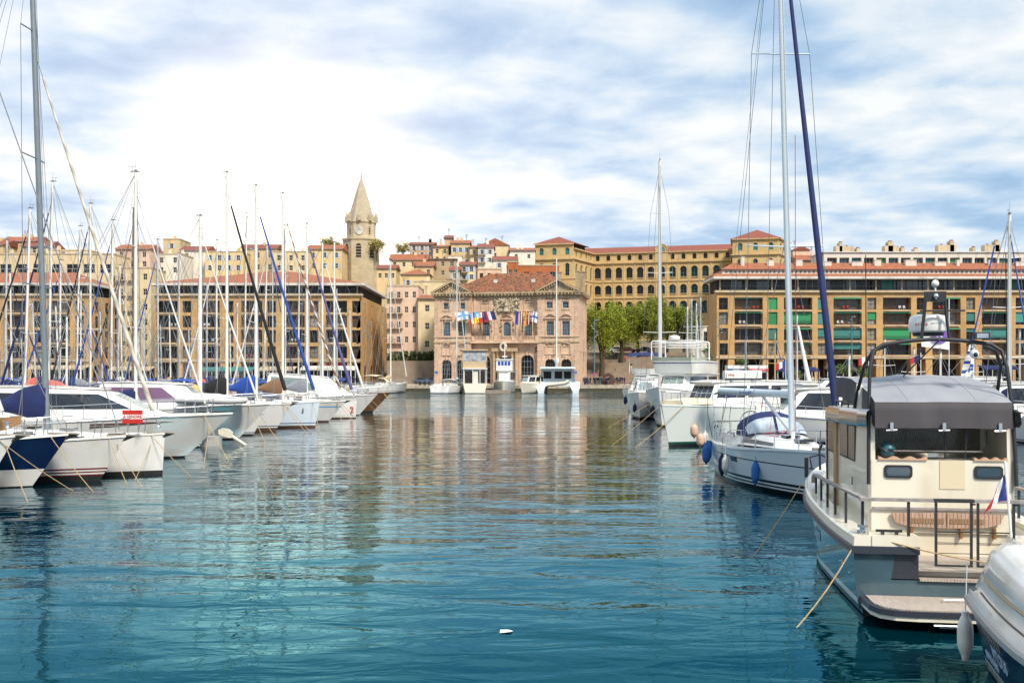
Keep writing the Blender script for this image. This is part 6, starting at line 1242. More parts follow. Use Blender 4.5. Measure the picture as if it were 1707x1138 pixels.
buoys = thing('flag', 'blue and white signal flag on a blue halyard behind the trawler radome', 'flag', (19.2, 42, 3.2)); m_ = MB(); zt = pZ(410, 42) - 3.2; m_.tube([(0, 0, 0), (.2, 0, 2.0), (1.15, 0, zt)], .035, 5); m_.build('halyard', blucan2, buoys)
m_ = MB(); rs = [[(.0 + .35 * u * (1 if k else 0) * (1 + .15 * math.sin(v * 6)) - .25 + .30 * v, .08 * math.sin(v * 5 + k * 2), .55 + v * 1.35) for k, u in ((0, 0), (1, .6), (2, 1), (3, .4))] for v in [q / 10 for q in range(11)]]
for q, (a, b) in enumerate(zip(rs, rs[1:])):
    for j in range(3): m_.k = 1 if (q + j) % 3 == 1 else 0; m_.face([a[j], a[j + 1], b[j + 1], b[j]])
m_.build('cloth', [white_p, blucan2], buoys)

# ------------------------------------------------ navy and white motor boat, bottom right corner
ang = math.atan2(-.976, -.22); nb_ = thing('motor_boat', 'navy and white motor boat cut by the lower right corner, small tricolour at its stern', 'motor boat', (7.28, 13.1, 0), ang)
h = Hull(7.2, 2.5, .96, sheer=.25, rake=1.0, stern=.93, trake=0, flare=.5, wl=.80); h.build(nb_, navy, ((-.35, .02, mat('olive_antifoul', (.03, .035, .01), .7)), (.02, .20, gel)), nU=24)
m_ = MB(); rs = []
for i in range(17):
    u = (i / 16) ** 1.2; a = h.p(u, h.zs(u), 1); r_ = min(1, .12 + u * 11) ** .6; w_ = abs(a.y); top = .86 * r_ * (1 - .3 * u)
    prof = [(w_ + .03, 0), (w_ + .02, .13), (w_ - .05, .2 * min(1, r_ * 1.4)), (w_ - .09, .38 * r_ + .02), (w_ - .05, .47 * r_ + .03), (w_ - .12, .85 * top + .04), (w_ - .28, top + .05), (w_ - .45, top + .06)]
    prof = [(max(.02, y), z) for y, z in prof]; L_ = [(a.x - .03 + .5 * z * (1 - min(1, u * 6)), y, h.zs(u) + z) for y, z in prof]; rs.append(L_ + [(x, -y, z) for x, y, z in L_[::-1]])
m_.rings(rs, close=False); m_.face(rs[0]); dm = m_.build('deck_moulding', gel, nb_, smooth=55)
for k_, th, mt_ in ((3, .022, mat('groove_shading_beige', (.42, .33, .20), .6)), (2, .012, mat('groove_shading_dark', (.12, .09, .06), .7))):  # beige and dark strips paint the shading of the moulding's groove
    for sd_ in (0, 1): sm = MB(); sm.tube([Vector(r_[k_] if not sd_ else r_[len(r_) - 1 - k_]) + Vector((0, (.012, -.012)[1 - sd_] * -1, 0)) for r_ in rs[2:]], th, 6); sm.build('groove_shading', mt_, dm)
sm = MB(); sm.box(.45, .75, -.82, -.78, 1.84, 1.88); sm.tube([(.5, -.8, 1.78), (.5, -.8, 1.86)], .015, 5); sm.tube([(.7, -.8, 1.78), (.7, -.8, 1.86)], .015, 5); sm.build('deck_cleat', steel, nb_)
m_ = MB()
for sd in (1, -1): m_.rings([[(h.p(u, 0).x - .02, sd * (abs(h.p(u, h.zs(u)).y) + o), h.zs(u) + z) for o, z in ((.02, -.05), (.075, -.04), (.075, .03), (.02, .05))] for u in [k / 20 for k in range(21)]])
m_.build('rub_rail', mat('grey_strake', (.38, .37, .36), .35, metal=.3), nb_, smooth=40)
m_ = MB()
for k in range(8): c = h.p(.10 + k * .022, .78, -1, .012); c2 = h.p(.108 + k * .022, .78, -1, .012); d = h.p(.10 + k * .022, .66, -1, .012); d2 = h.p(.108 + k * .022, .66, -1, .012); m_.face([c, c2, d2, d])
m_.build('gilt_vent', mat('gilt', (.65, .48, .22), .3, metal=.6), nb_)
def hulltext(s, size, u, z, mt, sd=-1, shear=.3, name='boat_name'):
    a = h.p(u, z, sd, .008); b = h.p(u + .12, z, sd, .008); c = h.p(u, z + .2, sd, .008); X = (b - a).normalized(); Z = (c - a); Y = (Z - X * Z.dot(X)).normalized(); Nn = X.cross(Y); M_ = Matrix((X, Y, Nn)).transposed().to_4x4(); M_.translation = a; writing(s, size, mt, nb_, M_, .003, name, 'LEFT', shear, .004)
lblue = mat('pale_blue_lettering', (.38, .55, .70), .5); hulltext('VITOUS', .24, .15, .50, lblue); hulltext('SUPER BEAS', .15, .05, .32, lblue)
m_ = MB(); rs = [[(lerp(1.0, 4.5, v), y, 1.58 + .25 * math.sin(math.pi * (y + .75) / 1.5) - .1 * v) for y in (-.75, -.4, 0, .4, .75)] for v in (0, .3, .6, 1)]; m_.rings(rs, close=False); m_.build('cockpit_cover', bluecan, nb_, smooth=50)
fender(nb_, (-.12, -1.2, .42), .105, .5, fendw)
fs = thing('ensign', 'small blue white and red ensign on a leaning white staff', 'flag', (6.56, 13.05, 1.62)); m_ = MB(); m_.tube([(0, 0, 0), (-.10, 0, 1.2)], .016, 6); m_.k = 1; m_.lathe([(.05, 0), (.05, .04), (.025, .06), (.025, .1)], (0, 0, 0), 8); m_.build('flagstaff', [white_p, steel], fs); m_ = MB(); rs = []
for v in range(9): z = 1.02 - v * .042; rs.append([(-.085 - k * .022 - v * .006 * k * .6, .02 * math.sin(k * 1.7 + v * .6), z - k * k * .006) for k in range(7)])
for a, b in zip(rs, rs[1:]):
    for j in range(6): m_.k = min(2, j // 2); m_.face([a[j], a[j + 1], b[j + 1], b[j]])
m_.build('cloth', [mat('ensign_blue', (.02, .03, .2), .7), white_p, redp], fs, smooth=60)

# ------------------------------------------------ right row, near to far
blst = mat('pale_hull_blue_white', (.66, .74, .78), .2, coat=.5); s5, h5 = sailboat('white sailing yacht with striped black waterline, navy sprayhood and navy furled genoa', (9.75, 29.3), math.atan2(-10.4, .55), L=10.6, B=3.6, fb=1.30, hull=blst, rake=1.0, mast_back=4.5, mast_h=20, mastm=mat('pale_blue_mast', (.60, .68, .72), .3, metal=.2), mr=.115, heel=-.45, lean=.2, coverboom=False, cover=None, boomw=(.13, mat('pale_boom', (.60, .68, .72), .3)), boomh=1.55, boom_a=R(24), genoa=bluecan, gr=.12, sprayhood=bluecan, hoodwin=True, bimini=bluecan, bimh=1.75, spread=2, sprf=0.0, near=True, wr=.011,
    stripes=((-.35, .0, antif), (.0, .14, blkst), (.19, .25, blkst), (.31, .40, blkst), (.98, 1.02, blkst)), roll=.97)
for (u, z, m__) in ((.40, .62, fendn), (.68, .62, fendb)): c = h5.p(u, z, -1, .17); fender(s5, tuple(c), .135, .62, m__)
fender(s5, (-.18, -1.32, .78), .17, .68, fendb); fender(s5, (.30, -1.50, .72), .17, .68, fendb); fender(s5, (-.2, -.95, .74), .15, .62, fendn)
m_ = MB(); m_.tube([(6.4, .0, 2.0), (4.2, -.6, 1.75), (2.2, .2, 3.0)], .012, 4); m_.tube([(6.3, -.1, 1.7), (3.0, 1.2, 1.65), (5.9, .12, 3.4)], .012, 4); m_.tube([(6.15, .1, 1.7), (6.1, .1, 12)], .012, 4); m_.tube([(5.9, -.1, 1.75), (4.6, -.3, 1.8), (5.2, -.35, 3.2)], .012, 4); m_.build('red_sheet_rope', redrope, s5)
m_ = MB(); c = [h5.p(u, z, -1, .014) for u, z in ((.47, .84), (.53, .84), (.53, 1.02), (.47, 1.02))]; m_.face(c); m_.build('hull_window', tint, s5)
writing('Mareh 4', .19, blucan2, s5, T((4.1, -1.02, 3.22)) @ RZ(R(24 + 180)) @ RX(R(90)), .002, 'boat_name', shear=.3)
m_ = MB(); m_.tube([(5.9, 0, 1.9), (4.6, -.55, 3.1)], .05, 6); m_.build('kicker_strut', alu, s5)
m_ = MB(); m_.box(-.4, .1, .1, .9, 1.45, 2.0); m_.build('outboard_cover', mat('grey_cover', (.45, .45, .44), .6), s5); m_ = MB()
for y in (-1.15, -.5, .5, 1.15): m_.tube([(.15, y, 1.3), (.05, y, 2.15), (.1, y + .05, 2.6)], .02, 5)
m_.tube([(.05, -1.15, 2.0), (.05, 1.15, 2.0)], .018, 5); m_.tube([(.1, -1.2, 1.3), (-.3, -1.3, 2.3), (-.2, -1.3, 3.2)], .025, 5); m_.build('stern_arch', steel, s5)
mc = mat('pale_green_white_gelcoat', (.70, .76, .74), .22, coat=.4)
r4, h4 = cruiser('white trawler with dark green boot stripe, wide bow and cream covered foredeck', (7.9, 52.6), R(-133), L=13, B=4.3, fb=1.95, hullm=mc, rows=[(2.0, 10.0, 1.75, 1.3, 1.9, 2.0), (2.0, 9.3, 1.72, 1.25, 2.45, 2.45), (2.0, 8.8, 1.68, 1.2, 3.22, 3.22), (2.0, 8.8, 1.6, 1.1, 3.35, 3.35)], wins=((1, .02, .3), (1, .34, .62), (1, .66, .95)), gm2=tint, rake=.8, sheer=.12, flare=.5, full=3.4, stripes=((-.35, .1, antif), (.1, .22, mat('dark_green_stripe', (.01, .09, .07), .4)), (.26, .3, gel)), portholes=[(.80, 1.0), (.9, .9)], ropes=[(14.0, -3.0, 0), (14.6, -1.0, 0)], railh=.7, frontn=4, wl=.9)
m_ = MB(); m_.rings([[(9.4, -1.1, 2.2), (9.4, 1.1, 2.2), (9.4, .9, 2.5), (9.4, -.9, 2.5)], [(12.0, -.75, 2.2), (12.0, .75, 2.2), (12.0, .6, 2.42), (12.0, -.6, 2.42)]]); m_.build('foredeck_cover', mat('cream_cover', (.70, .60, .42), .6), r4, smooth=30)
lr = thing('life_raft', 'white life raft canister with red lettering on the trawler roof', 'life raft', (11.9, 51.5, 3.52), R(2)); m_ = MB(); m_.rings([[(x, y, z) for y, z in ((-.3, .1), (-.3, .38), (-.2, .5), (.2, .5), (.3, .38), (.3, .1), (.15, 0), (-.15, 0))] for x in (-.95, -.9, .9, .95)]); m_.build('canister', white_p, lr, smooth=30); writing('rine', .2, redp, lr, T((-.65, -.31, .28)) @ RX(R(90)), .003); m_ = MB(); m_.box(-.6, -.5, -.2, .2, -.15, .02); m_.box(.5, .6, -.2, .2, -.15, .02); m_.build('cradle', steel, lr)
for p_, mm_, lab in (((9.4, 51.4, .92), fendp, 'peach coloured fender, highest of the bunch beside the white trawler bow'), ((9.7, 51.3, .45), fendp, 'peach coloured fender, lower one by the white trawler bow'), ((10.0, 51.5, .5), fendw, 'off white fender hanging between peach fenders and blue ones')):
    t_ = thing('fender', lab, 'fender', p_); fender(t_, (0, 0, 0), .2 if mm_ is fendp else .17, .6, mm_, 'fender_body')
r3, h3_ = cruiser('large white flybridge trawler with tubular top frame and blue trim line', (10.3, 70), R(-112), L=14, B=4.7, fb=2.0, rows=[(1.0, 10.6, 1.95, 1.5, 2.0, 2.35), (1.0, 9.6, 1.9, 1.4, 2.9, 3.0), (1.2, 8.9, 1.8, 1.35, 3.6, 3.6), (1.2, 9.0, 1.85, 1.4, 3.7, 3.7)], wins=((1, .05, .4), (1, .45, .9)), gm2=screen, frontr=1, rake=1.2, sheer=.42, flare=.8, full=3.0, portholes=[(.72, 1.55), (.78, 1.6), (.66, 1.5)], fenders=[(.9, 1.1, -1), (.86, 1.0, -1)], stripes=((-.35, .12, antif), (.12, .2, mat('cream_boot', (.6, .5, .3), .5))), ropes=[(15.6, 2.5, 0), (14.6, -4, 0)], railh=.75)
m_ = MB(); P = sect(m_, [(1.6, 9.3, 1.85, 1.6, 3.8, 3.8), (1.6, 9.9, 1.9, 1.65, 4.75, 4.75)], .12); m_.build('flybridge', gel, r3, smooth=30); g = MB(); sidewin(g, P, 0, 0, 1, .80, .86, .01); frontwin(g, P, 0, .78, .86, 3, .01, .01); g.build('trim_line', bluest, r3)
g = MB(); sidewin(g, P, 0, .5, 1, 1.0, 1.28, .0); frontwin(g, P, 0, 1.0, 1.28, 4, .0, .01); g.build('wind_deflector', mat('smoked_screen', (.42, .46, .36), .1, spec=.7), r3)
m_ = MB(); zt = 6.25
for sd in (1, -1):
    for x in (4.5, 9.0): m_.tube([(x, sd * 1.75, 4.85), (x, sd * 1.75, zt - .1), (x, sd * 1.65, zt)], .055, 6)
    m_.tube([(4.5, sd * 1.65, zt), (9.0, sd * 1.65, zt)], .05, 6); m_.tube([(9.0, sd * 1.75, 5.6), (8.1, sd * 1.75, 4.85)], .03, 5)
for x in (4.5, 9.0):
    for z in (zt, zt - .42, zt - .2): m_.tube([(x, -1.65, z), (x, 1.65, z)], .05 if z == zt else .03, 6)
m_.build('top_frame', white_p, r3); m_ = MB(); m_.lathe([(.25, 0), (.42, .08), (.42, .26), (.2, .36)], (9.0, 0, zt + .05), 16); m_.build('radar_dome', white_p, r3, smooth=40)
cruiser('slim white motor yacht with brown stripe and navy fender, between two flybridge boats', (10.3, 81), R(-105), L=11, B=3.7, fb=1.8, rows=yrows(1.85, 1.0, 1.0, 6.5), wins=((1, .05, .85),), rake=1.0, sheer=.25, fenders=[(.93, .9, -1)], stripes=((-.35, .1, antif), (.1, .2, redst)), ropes=[(12.5, 2, 0)])
r1, h1 = cruiser('farthest white motor yacht of the right row, blue bimini and hanging blue fenders', (11.3, 97.5), R(-112), L=12, B=4.1, fb=1.7, rows=[(1.0, 9.0, 1.7, 1.3, 1.7, 1.9), (1.2, 8.0, 1.65, 1.2, 2.5, 2.5), (1.4, 6.8, 1.5, 1.1, 3.4, 3.4), (1.4, 6.6, 1.45, 1.0, 3.6, 3.55)], wins=((1, .05, .4), (1, .5, .85)), rake=1.1, fenders=[(.95, 1.1, -1), (.9, 1.05, -1)], sheer=.25)
m_ = MB(); rs = [[(x, y, 5.75 + dz + .15 * math.cos(y / 1.6 * 1.4)) for y in (-1.7, -1, 0, 1, 1.7)] for x, dz in ((2.0, -.3), (2.4, 0), (5.2, .05), (5.7, -.3))]; m_.rings(rs, close=False); bi = m_.build('bimini', bluecan, r1, smooth=50); m_ = MB()
for sd in (1, -1):
    for x in (2.4, 5.2): m_.tube([(x, sd * 1.65, 3.5), (x, sd * 1.65, 5.8)], .04, 5)
m_.build('bimini_frame', white_p, r1); m_ = MB(); P = sect(m_, [(1.6, 6.4, 1.6, 1.3, 3.62, 3.62), (1.6, 6.9, 1.6, 1.3, 4.2, 4.2)], .3); m_.build('flybridge', gel, r1, smooth=30)
# sailing boats and motor boats behind the right row
for px, Y, pt_, ng, L_, cv_, gn, mm_, lab, kw in (
    (1100, 84, 262, -95, 13, whcan, None, aluw, 'tall single pale mast of the sailing yacht behind the flybridge trawler', dict(mr=.16, spread=3)),
    (1146, 104, 505, -90, 9, bluecan, None, aluw, 'left mast of the bare mast cluster near the green trees', {}), (1153, 108, 492, -90, 9, whcan, None, alu, 'second mast of the cluster near the green trees', {}),
    (1161, 112, 500, -90, 9, bluecan, whcan, aluw, 'sailing boat with slanting white genoa in the cluster by the trees', {}), (1168, 106, 490, -90, 9, greycan, None, alu, 'right hand mast of the cluster near the green trees', {}),
    (1243, 95, 560, -100, 8, bluecan, None, alu, 'small sailing boat in front of the white kiosks', {}), (1292, 90, 548, -80, 8.5, yelcan, blucan2, mat('yellow_mast', (.5, .38, .15), .5), 'small boat with yellowish mast and slanting blue stay', dict(mr=.09)),
    (1329, 110, 520, -80, 9, whcan, whcan, aluw, 'distant sailing boat with small white sail beside the near mast', dict(gr=.3)), (1416, 78, 585, -80, 8, whcan, None, aluw, 'low white pole boat between the near genoa and the trawler', {}),
    (1524, 88, 575, -85, 9, bluecan, None, aluw, 'sailing boat whose short mast rises left of the trawler radome', {}), (1568, 70, 590, -90, 9, bluecan, None, aluw, 'sailing boat with short thin mast directly behind the awning', {}),
    (1683, 58, 348, -95, 11, bluecan, blucan2, aluw, 'sailing yacht with tall white mast near the right picture edge', dict(mr=.13, spread=3)), (1622, 66, 560, 180, 9, bluecan, None, aluw, 'sailing boat with navy cover and blue lines right of the radome', {}),
    (1700, 80, 545, -90, 9, bluecan, None, alu, 'partly cut sailing boat at the right picture edge', {}), (1475, 100, 560, -90, 9, greycan, None, aluw, 'sailing boat half hidden behind the trawler roof, white pole', {})):
    a = R(ng); mbk = 4.4 if L_ > 9.5 else 3.6; X = pX(px, Y); zt_ = pZ(pt_, Y) - 1.6
    sailboat(lab, (X + mbk * math.cos(a), Y + mbk * math.sin(a)), a, L=L_, B=3.1 if L_ < 12 else 3.8, fb=1.2, mast_h=max(4, zt_), mast_back=mbk, mastm=mm_, cover=cv_, genoa=gn, wr=.014, sprayhood=bluecan if cv_ is not whcan else whcan, **({'mr': .10, 'gr': .08, 'spread': 2 if zt_ > 9 else 1} | kw))
hr = [(2.0, 7.8, 1.5, 1.1, 1.35, 1.5), (2.0, 7.2, 1.45, 1.05, 1.8, 1.85), (2.1, 6.2, 1.35, .95, 2.9, 2.9), (2.1, 6.1, 1.3, .9, 3.0, 3.0)]
for px, Y, ng, k, fbk, lab, kw in (
    (1255, 60, 178, 1.0, 1.3, 'white hardtop motor boat with grey canopy behind the blue bimini', dict(roofm=greycan)), (1330, 62, -80, 1.1, 1.5, 'white cabin cruiser hidden behind the near sailing yacht sprayhood', {}), (1372, 56, 182, 1.0, 1.3, 'white motor boat with dark tinted glass between mast and furled genoa', {}),
    (1440, 66, 175, 1.15, 1.5, 'white cabin boat with long pale roof left of the grey awning', {}), (1500, 74, 180, 1.3, 1.7, 'white flybridge cruiser with black folded cover above the grey awning', dict(roofm=blkcan)), (1585, 82, 180, 1.35, 1.8, 'white cruiser with arched hardtop right of the black folded cover', {}),
    (1655, 70, 178, 1.2, 1.5, 'white cruiser with navy windows behind the right leg of the radar arch', {}), (1710, 60, 175, 1.2, 1.5, 'white motor boat with white tubular frame cut by the right edge', {}), (1215, 74, 175, 1.0, 1.4, 'white boat roof with beige side panel behind the big flybridge trawler', {}), (1290, 78, 175, 1.1, 1.5, 'white cruiser with open roof below the blue awnings of the quay', {}), (1405, 90, 178, 1.2, 1.6, 'small white fishing cruiser in front of the black pergola', {})):
    a = R(ng); X = pX(px, Y); Ln = 9.5 * k; cruiser(lab, (X + Ln / 2 * math.cos(a), Y + Ln / 2 * math.sin(a)), a, L=Ln, B=3.3, fb=fbk, rows=[(r[0] * k, r[1] * k, r[2], r[3], r[4] - 1.35 + fbk, r[5] - 1.35 + fbk) for r in hr], wins=((1, .04, .45), (1, .5, .9)), rake=1.3, railn=5, **kw)

# ------------------------------------------------ boats moored in front of the town hall
sailboat('white sailing yacht with cream sprayhood and tall mast alone by the far quay', (pX(676, 184), 188), R(62), L=12.5, B=4, fb=1.5, mast_h=pZ(432, 183) - 1.9, mast_back=5.6, cover=beigecan, sprayhood=mat('cream_canvas', (.6, .5, .33), .8), bimini=MATS['cream_canvas'], genoa=whcan, gr=.13, wr=.03, mr=.15, stripes=((-.35, .12, brownst), (.3, .36, redst)), rake=1.2)
sailboat('white sailing yacht moored stern-on left of the town hall door, white sail cover', (pX(782, 188), 189), R(70), L=14, B=5.4, fb=1.35, mast_h=pZ(437, 184) - 1.6, mast_back=6, cover=whcan, cov_r=.4, genoa=whcan, gr=.12, wr=.03, mr=.15, sprayhood=whcan, boom_a=R(25), rake=1)
r_, h_ = cruiser('cream flybridge motor yacht with tall clear-panelled enclosure before the town hall', (pX(780, 184), 190), R(97), L=13, B=4.6, fb=1.7, hullm=gel2, rows=[(.6, 10, 2.1, 1.6, 1.6, 2.0), (.6, 9, 2.1, 1.5, 3.0, 2.6), (.6, 8, 2.0, 1.4, 4.2, 4.0), (.6, 8, 2.0, 1.4, 4.4, 4.2)], wins=((1, .1, .8),), rake=1.5)
m_ = MB(); m_.box(.8, 6, -2.1, 2.1, 4.45, 5.7); m_.k = 1; m_.box(.85, 5.9, -2.05, 2.05, 5.7, 7.6); m_.k = 0; m_.box(.5, 6.3, -2.3, 2.3, 7.6, 7.85)
for y in (-2.08, -.7, .7, 2.08): m_.box(.78, .9, y - .12, y + .12, 5.7, 7.6)
m_.build('flybridge_enclosure', [beigecan, clearv], r_); m_ = MB()
for y in (-2.0, -.9, .4, 2.0): m_.box(.3, .45, y - .06, y + .06, 1.7, 4.4)
m_.box(.2, .6, -2.2, 2.2, 4.3, 4.5); m_.build('aft_frame', gel, r_); m_ = MB(); m_.box(.55, .59, -1.8, -.6, 1.8, 4.0); m_.box(.55, .59, .3, 1.8, 1.8, 4.0); m_.build('aft_window', interior, r_)
r_, h_ = cruiser('white old-style motor vessel with square pilothouse and blue windows', (pX(838, 183), 179), R(-92), L=15, B=4.4, fb=1.7, rows=[(1, 10, 1.9, 1.6, 1.7, 1.8), (1, 9.8, 1.9, 1.6, 2.2, 2.2), (1, 9.8, 1.9, 1.6, 3.9, 3.9), (1, 9.8, 1.9, 1.6, 4.0, 4.0)], wins=((1, .1, .35), (1, .45, .9)), frontr=None, rake=1)
m_ = MB(); m_.box(4, 7.6, -1.5, 1.5, 4.05, 6.1); m_.box(3.8, 7.8, -1.65, 1.65, 6.1, 6.25); m_.tube([(5.5, 0, 6.2), (5.5, 0, 9.5)], .08, 6); m_.box(5.2, 5.8, -.5, .5, 6.6, 6.8); ph = m_.build('pilothouse', gel, r_); m_ = MB()
for k in range(4): m_.box(7.6, 7.63, -1.2 + k * .62, -.72 + k * .62, 5.0, 5.8)
m_.build('pilothouse_window', blucan2, ph)
cruiser('small cream motor cruiser moored between the pilothouse vessel and the catamaran', (pX(866, 176), 176), R(-118), L=8.5, B=3.4, fb=1.5, hullm=gel2, rows=[(1, 7, 1.5, 1.1, 1.45, 1.6), (1, 6.6, 1.45, 1.05, 2.0, 2.0), (1, 6, 1.4, 1.0, 3.0, 3.0), (1, 6, 1.35, .95, 3.1, 3.1)], wins=((1, .04, .3), (1, .36, .62), (1, .68, .95)), rake=1.2)
ct_ = thing('catamaran', 'white sailing catamaran with grey tender hung at its stern, right of the town hall door', 'catamaran', (pX(930, 179), 179, 0), R(90)); 
for sd in (1, -1):
    m_ = MB(); m_.rings([[(x, sd * 3.1 - w_, z0), (x, sd * 3.1 - w_ * 1.15, z1), (x, sd * 3.1 + w_ * 1.15, z1), (x, sd * 3.1 + w_, z0)] for x, w_, z0, z1 in ((-1.2, .5, -.1, .5), (0, .7, -.3, 1.0), (1.2, .8, -.4, 2.0), (7, .8, -.4, 2.1), (12, .1, -.2, 2.2))]); m_.build('hull', blst, ct_, smooth=30)
m_ = MB(); m_.box(.6, 11, -3.2, 3.2, 1.2, 2.0); m_.rings([[(.8, -3.3, 2.0), (.8, 3.3, 2.0), (.8, 3.1, 4.6), (.8, -3.1, 4.6)], [(2.2, -3.3, 2.0), (2.2, 3.3, 2.0), (2.2, 3.1, 4.7), (2.2, -3.1, 4.7)]], cap0=False, cap1=False); m_.rings([[(2.2, -3.2, 2.0), (2.2, 3.2, 2.0), (2.2, 2.9, 4.4), (2.2, -2.9, 4.4)], [(8, -2.6, 2.0), (8, 2.6, 2.0), (7, 1.9, 3.9), (7, -1.9, 3.9)]]); m_.rings([[(0.2, -3.3, 4.4), (.2, 3.3, 4.4), (.2, 3.0, 4.75), (.2, -3.0, 4.75)], [(7, -2.3, 4.1), (7, 2.3, 4.1), (7, 2, 4.4), (7, -2, 4.4)]]); m_.build('bridge_deck', blst, ct_, smooth=30)
m_ = MB()
for a, b in ((-2.5, -1.2), (-.9, .5), (1.1, 2.5)): m_.box(2.15, 2.19, a, b, 2.6, 3.9)
m_.build('saloon_door', interior, ct_); m_ = MB(); m_.tube([(5.5, 0, 4.5), (5.4, 0, pZ(430, 184))], .15, 8, .1); m_.build('mast', aluw, ct_); m_ = MB(); m_.rings([[(x, r * math.cos(a), 5.9 + r * 1.2 * math.sin(a)) for a in [math.pi * 2 * k / 8 for k in range(8)]] for x, r in ((5.3, .42), (4.4, .5), (1, .3))]); m_.build('sail_cover', whcan, ct_, smooth=50)
m_ = MB()
for sd in (1, -1): m_.tube([(5.4, 0, pZ(440, 184)), (5.0, sd * 3.4, 2.3)], .03, 4)
m_.tube([(5.4, 0, pZ(440, 184)), (12, 0, 2.4)], .03, 4); m_.build('rigging', wire, ct_)
dn = thing('inflatable_tender', 'pale inflatable tender hanging across the catamaran stern', 'tender', (pX(930, 178), 177.6, 1.55)); m_ = MB(); m_.tube([(-2.0, 0, -.1), (-1, 0, 0), (1.2, 0, .25), (1.9, 0, .6)], .34, 10); m_.tube([(-2.0, .9, -.1), (-1, .9, 0), (1.2, .9, .25), (1.9, .6, .6)], .34, 10); m_.build('tube', mat('beige_hypalon', (.55, .52, .42), .5), dn, smooth=50)
fl = MB(); fl.box(pX(772, 180), pX(852, 180), 177.5, 180.5, -.1, .55); struct(fl.build('floating_dock', MATS['pontoon_deck']))

# ------------------------------------------------ quay furniture, people, cars, trees
def lamp(label, px, Y, ptop, mm_=None):
    z1 = pZ(ptop, Y) - QZ; r = thing('street_lamp', label, 'street lamp', (pX(px, Y), Y, QZ), rng.random(), 'tall quay lamps with clustered heads'); m_ = MB(); m_.tube([(0, 0, 0), (0, 0, z1)], .15, 8, .09); m_.build('pole', mat('lamp_blue_grey', (.09, .17, .21), .5), r, smooth=50)
    for k in range(7):
        a = k * 1.3; zz_ = z1 - .2 - k * .62; m_ = MB(); c = Vector((math.cos(a) * .62, math.sin(a) * .62, zz_)); m_.tube([(0, 0, zz_ - .12), c], .04, 5); m_.lathe([(.05, .16), (.22, .05), (.26, -.12)], tuple(c), 8); m_.build('lamp_head', MATS['lamp_blue_grey'], r)
    return r
lamp('blue grey quay lamp with spiral of heads beside the town hall right corner', 991, 211, 532); lamp('blue grey quay lamp at the left end of the long ochre block', 1199, 212, 528); lamp('blue grey quay lamp in front of the green blinds', 1420, 211, 526); lamp('brownish quay lamp before the side of the glowing block', 613, 211, 536)
skin = mat('skin', (.45, .27, .18), .6); hairm = mat('dark_hair', (.03, .02, .015), .8)
def person_mesh(kind):
    m = bpy.data.meshes.new('p'); J = {'pel': (0, 0, .92), 'wai': (0, .0, 1.08), 'che': (0, .0, 1.32), 'nek': (0, .0, 1.48), 'hd0': (0, -.01, 1.56), 'hd1': (0, -.02, 1.70)}
    st = {'stand': .0, 'walk': .22}.get(kind, 0)
    for s, nm in ((1, 'r'), (-1, 'l')): J.update({'hip' + nm: (s * .09, 0, .88), 'kne' + nm: (s * .10, -.02 - s * st * .6, .50), 'ank' + nm: (s * .10, .03 - s * st, .09), 'toe' + nm: (s * .11, -.13 - s * st, .04), 'sho' + nm: (s * .19, 0, 1.40), 'elb' + nm: (s * .24, .03 + s * st * .4, 1.13), 'wri' + nm: (s * .24, -.07 + s * st * .8, .90), 'han' + nm: (s * .235, -.10 + s * st * .9, .80)})
    K = list(J); E_ = [('pel', 'wai'), ('wai', 'che'), ('che', 'nek'), ('nek', 'hd0'), ('hd0', 'hd1')]
    for nm in 'rl': E_ += [('pel', 'hip' + nm), ('hip' + nm, 'kne' + nm), ('kne' + nm, 'ank' + nm), ('ank' + nm, 'toe' + nm), ('che', 'sho' + nm), ('sho' + nm, 'elb' + nm), ('elb' + nm, 'wri' + nm), ('wri' + nm, 'han' + nm)]
    m.from_pydata([J[k] for k in K], [(K.index(a), K.index(b)) for a, b in E_], []); o = bpy.data.objects.new('p', m); COL.objects.link(o)
    o.modifiers.new('s', 'SKIN'); rad = {'pel': .15, 'wai': .14, 'che': .165, 'nek': .055, 'hd0': .085, 'hd1': .095, 'hip': .095, 'kne': .065, 'ank': .045, 'toe': .04, 'sho': .07, 'elb': .048, 'wri': .035, 'han': .038}
    for v, k in zip(m.skin_vertices[0].data, K): r_ = rad.get(k, rad.get(k[:3])); v.radius = (r_, r_ * (.72 if k in ('wai', 'che', 'pel') else 1)); v.use_root = k == 'pel'
    s_ = o.modifiers.new('u', 'SUBSURF'); s_.levels = 1; s_.render_levels = 1; dg = bpy.context.evaluated_depsgraph_get(); me = bpy.data.meshes.new_from_object(o.evaluated_get(dg)); bpy.data.objects.remove(o)
    me.materials.clear(); [me.materials.append(skin) for _ in range(4)]; me.materials[3] = hairm; me.polygons.foreach_set('use_smooth', [True] * len(me.polygons))
    for p in me.polygons:
        z = p.center.z; arm = abs(p.center.x) > .17 and z < 1.38 and z > .7
        p.material_index = 3 if (z > 1.66 or (z > 1.58 and p.center.y > .02)) else 0 if z > 1.50 or (arm and z < .90) else 1 if z > .95 or arm else 2
    return me
PM = {k: person_mesh(k) for k in ('stand', 'walk')}
cloth = {n: mat('cloth_' + n, c, .85) for n, c in {'black': (.015, .015, .018), 'navy': (.010, .014, .032), 'teal': (.02, .08, .10), 'beige': (.48, .30, .18), 'red': (.42, .03, .04), 'white': (.6, .6, .6), 'grey': (.12, .12, .13), 'purple': (.06, .02, .06), 'blue': (.03, .06, .13), 'brown': (.13, .08, .05)}.items()}
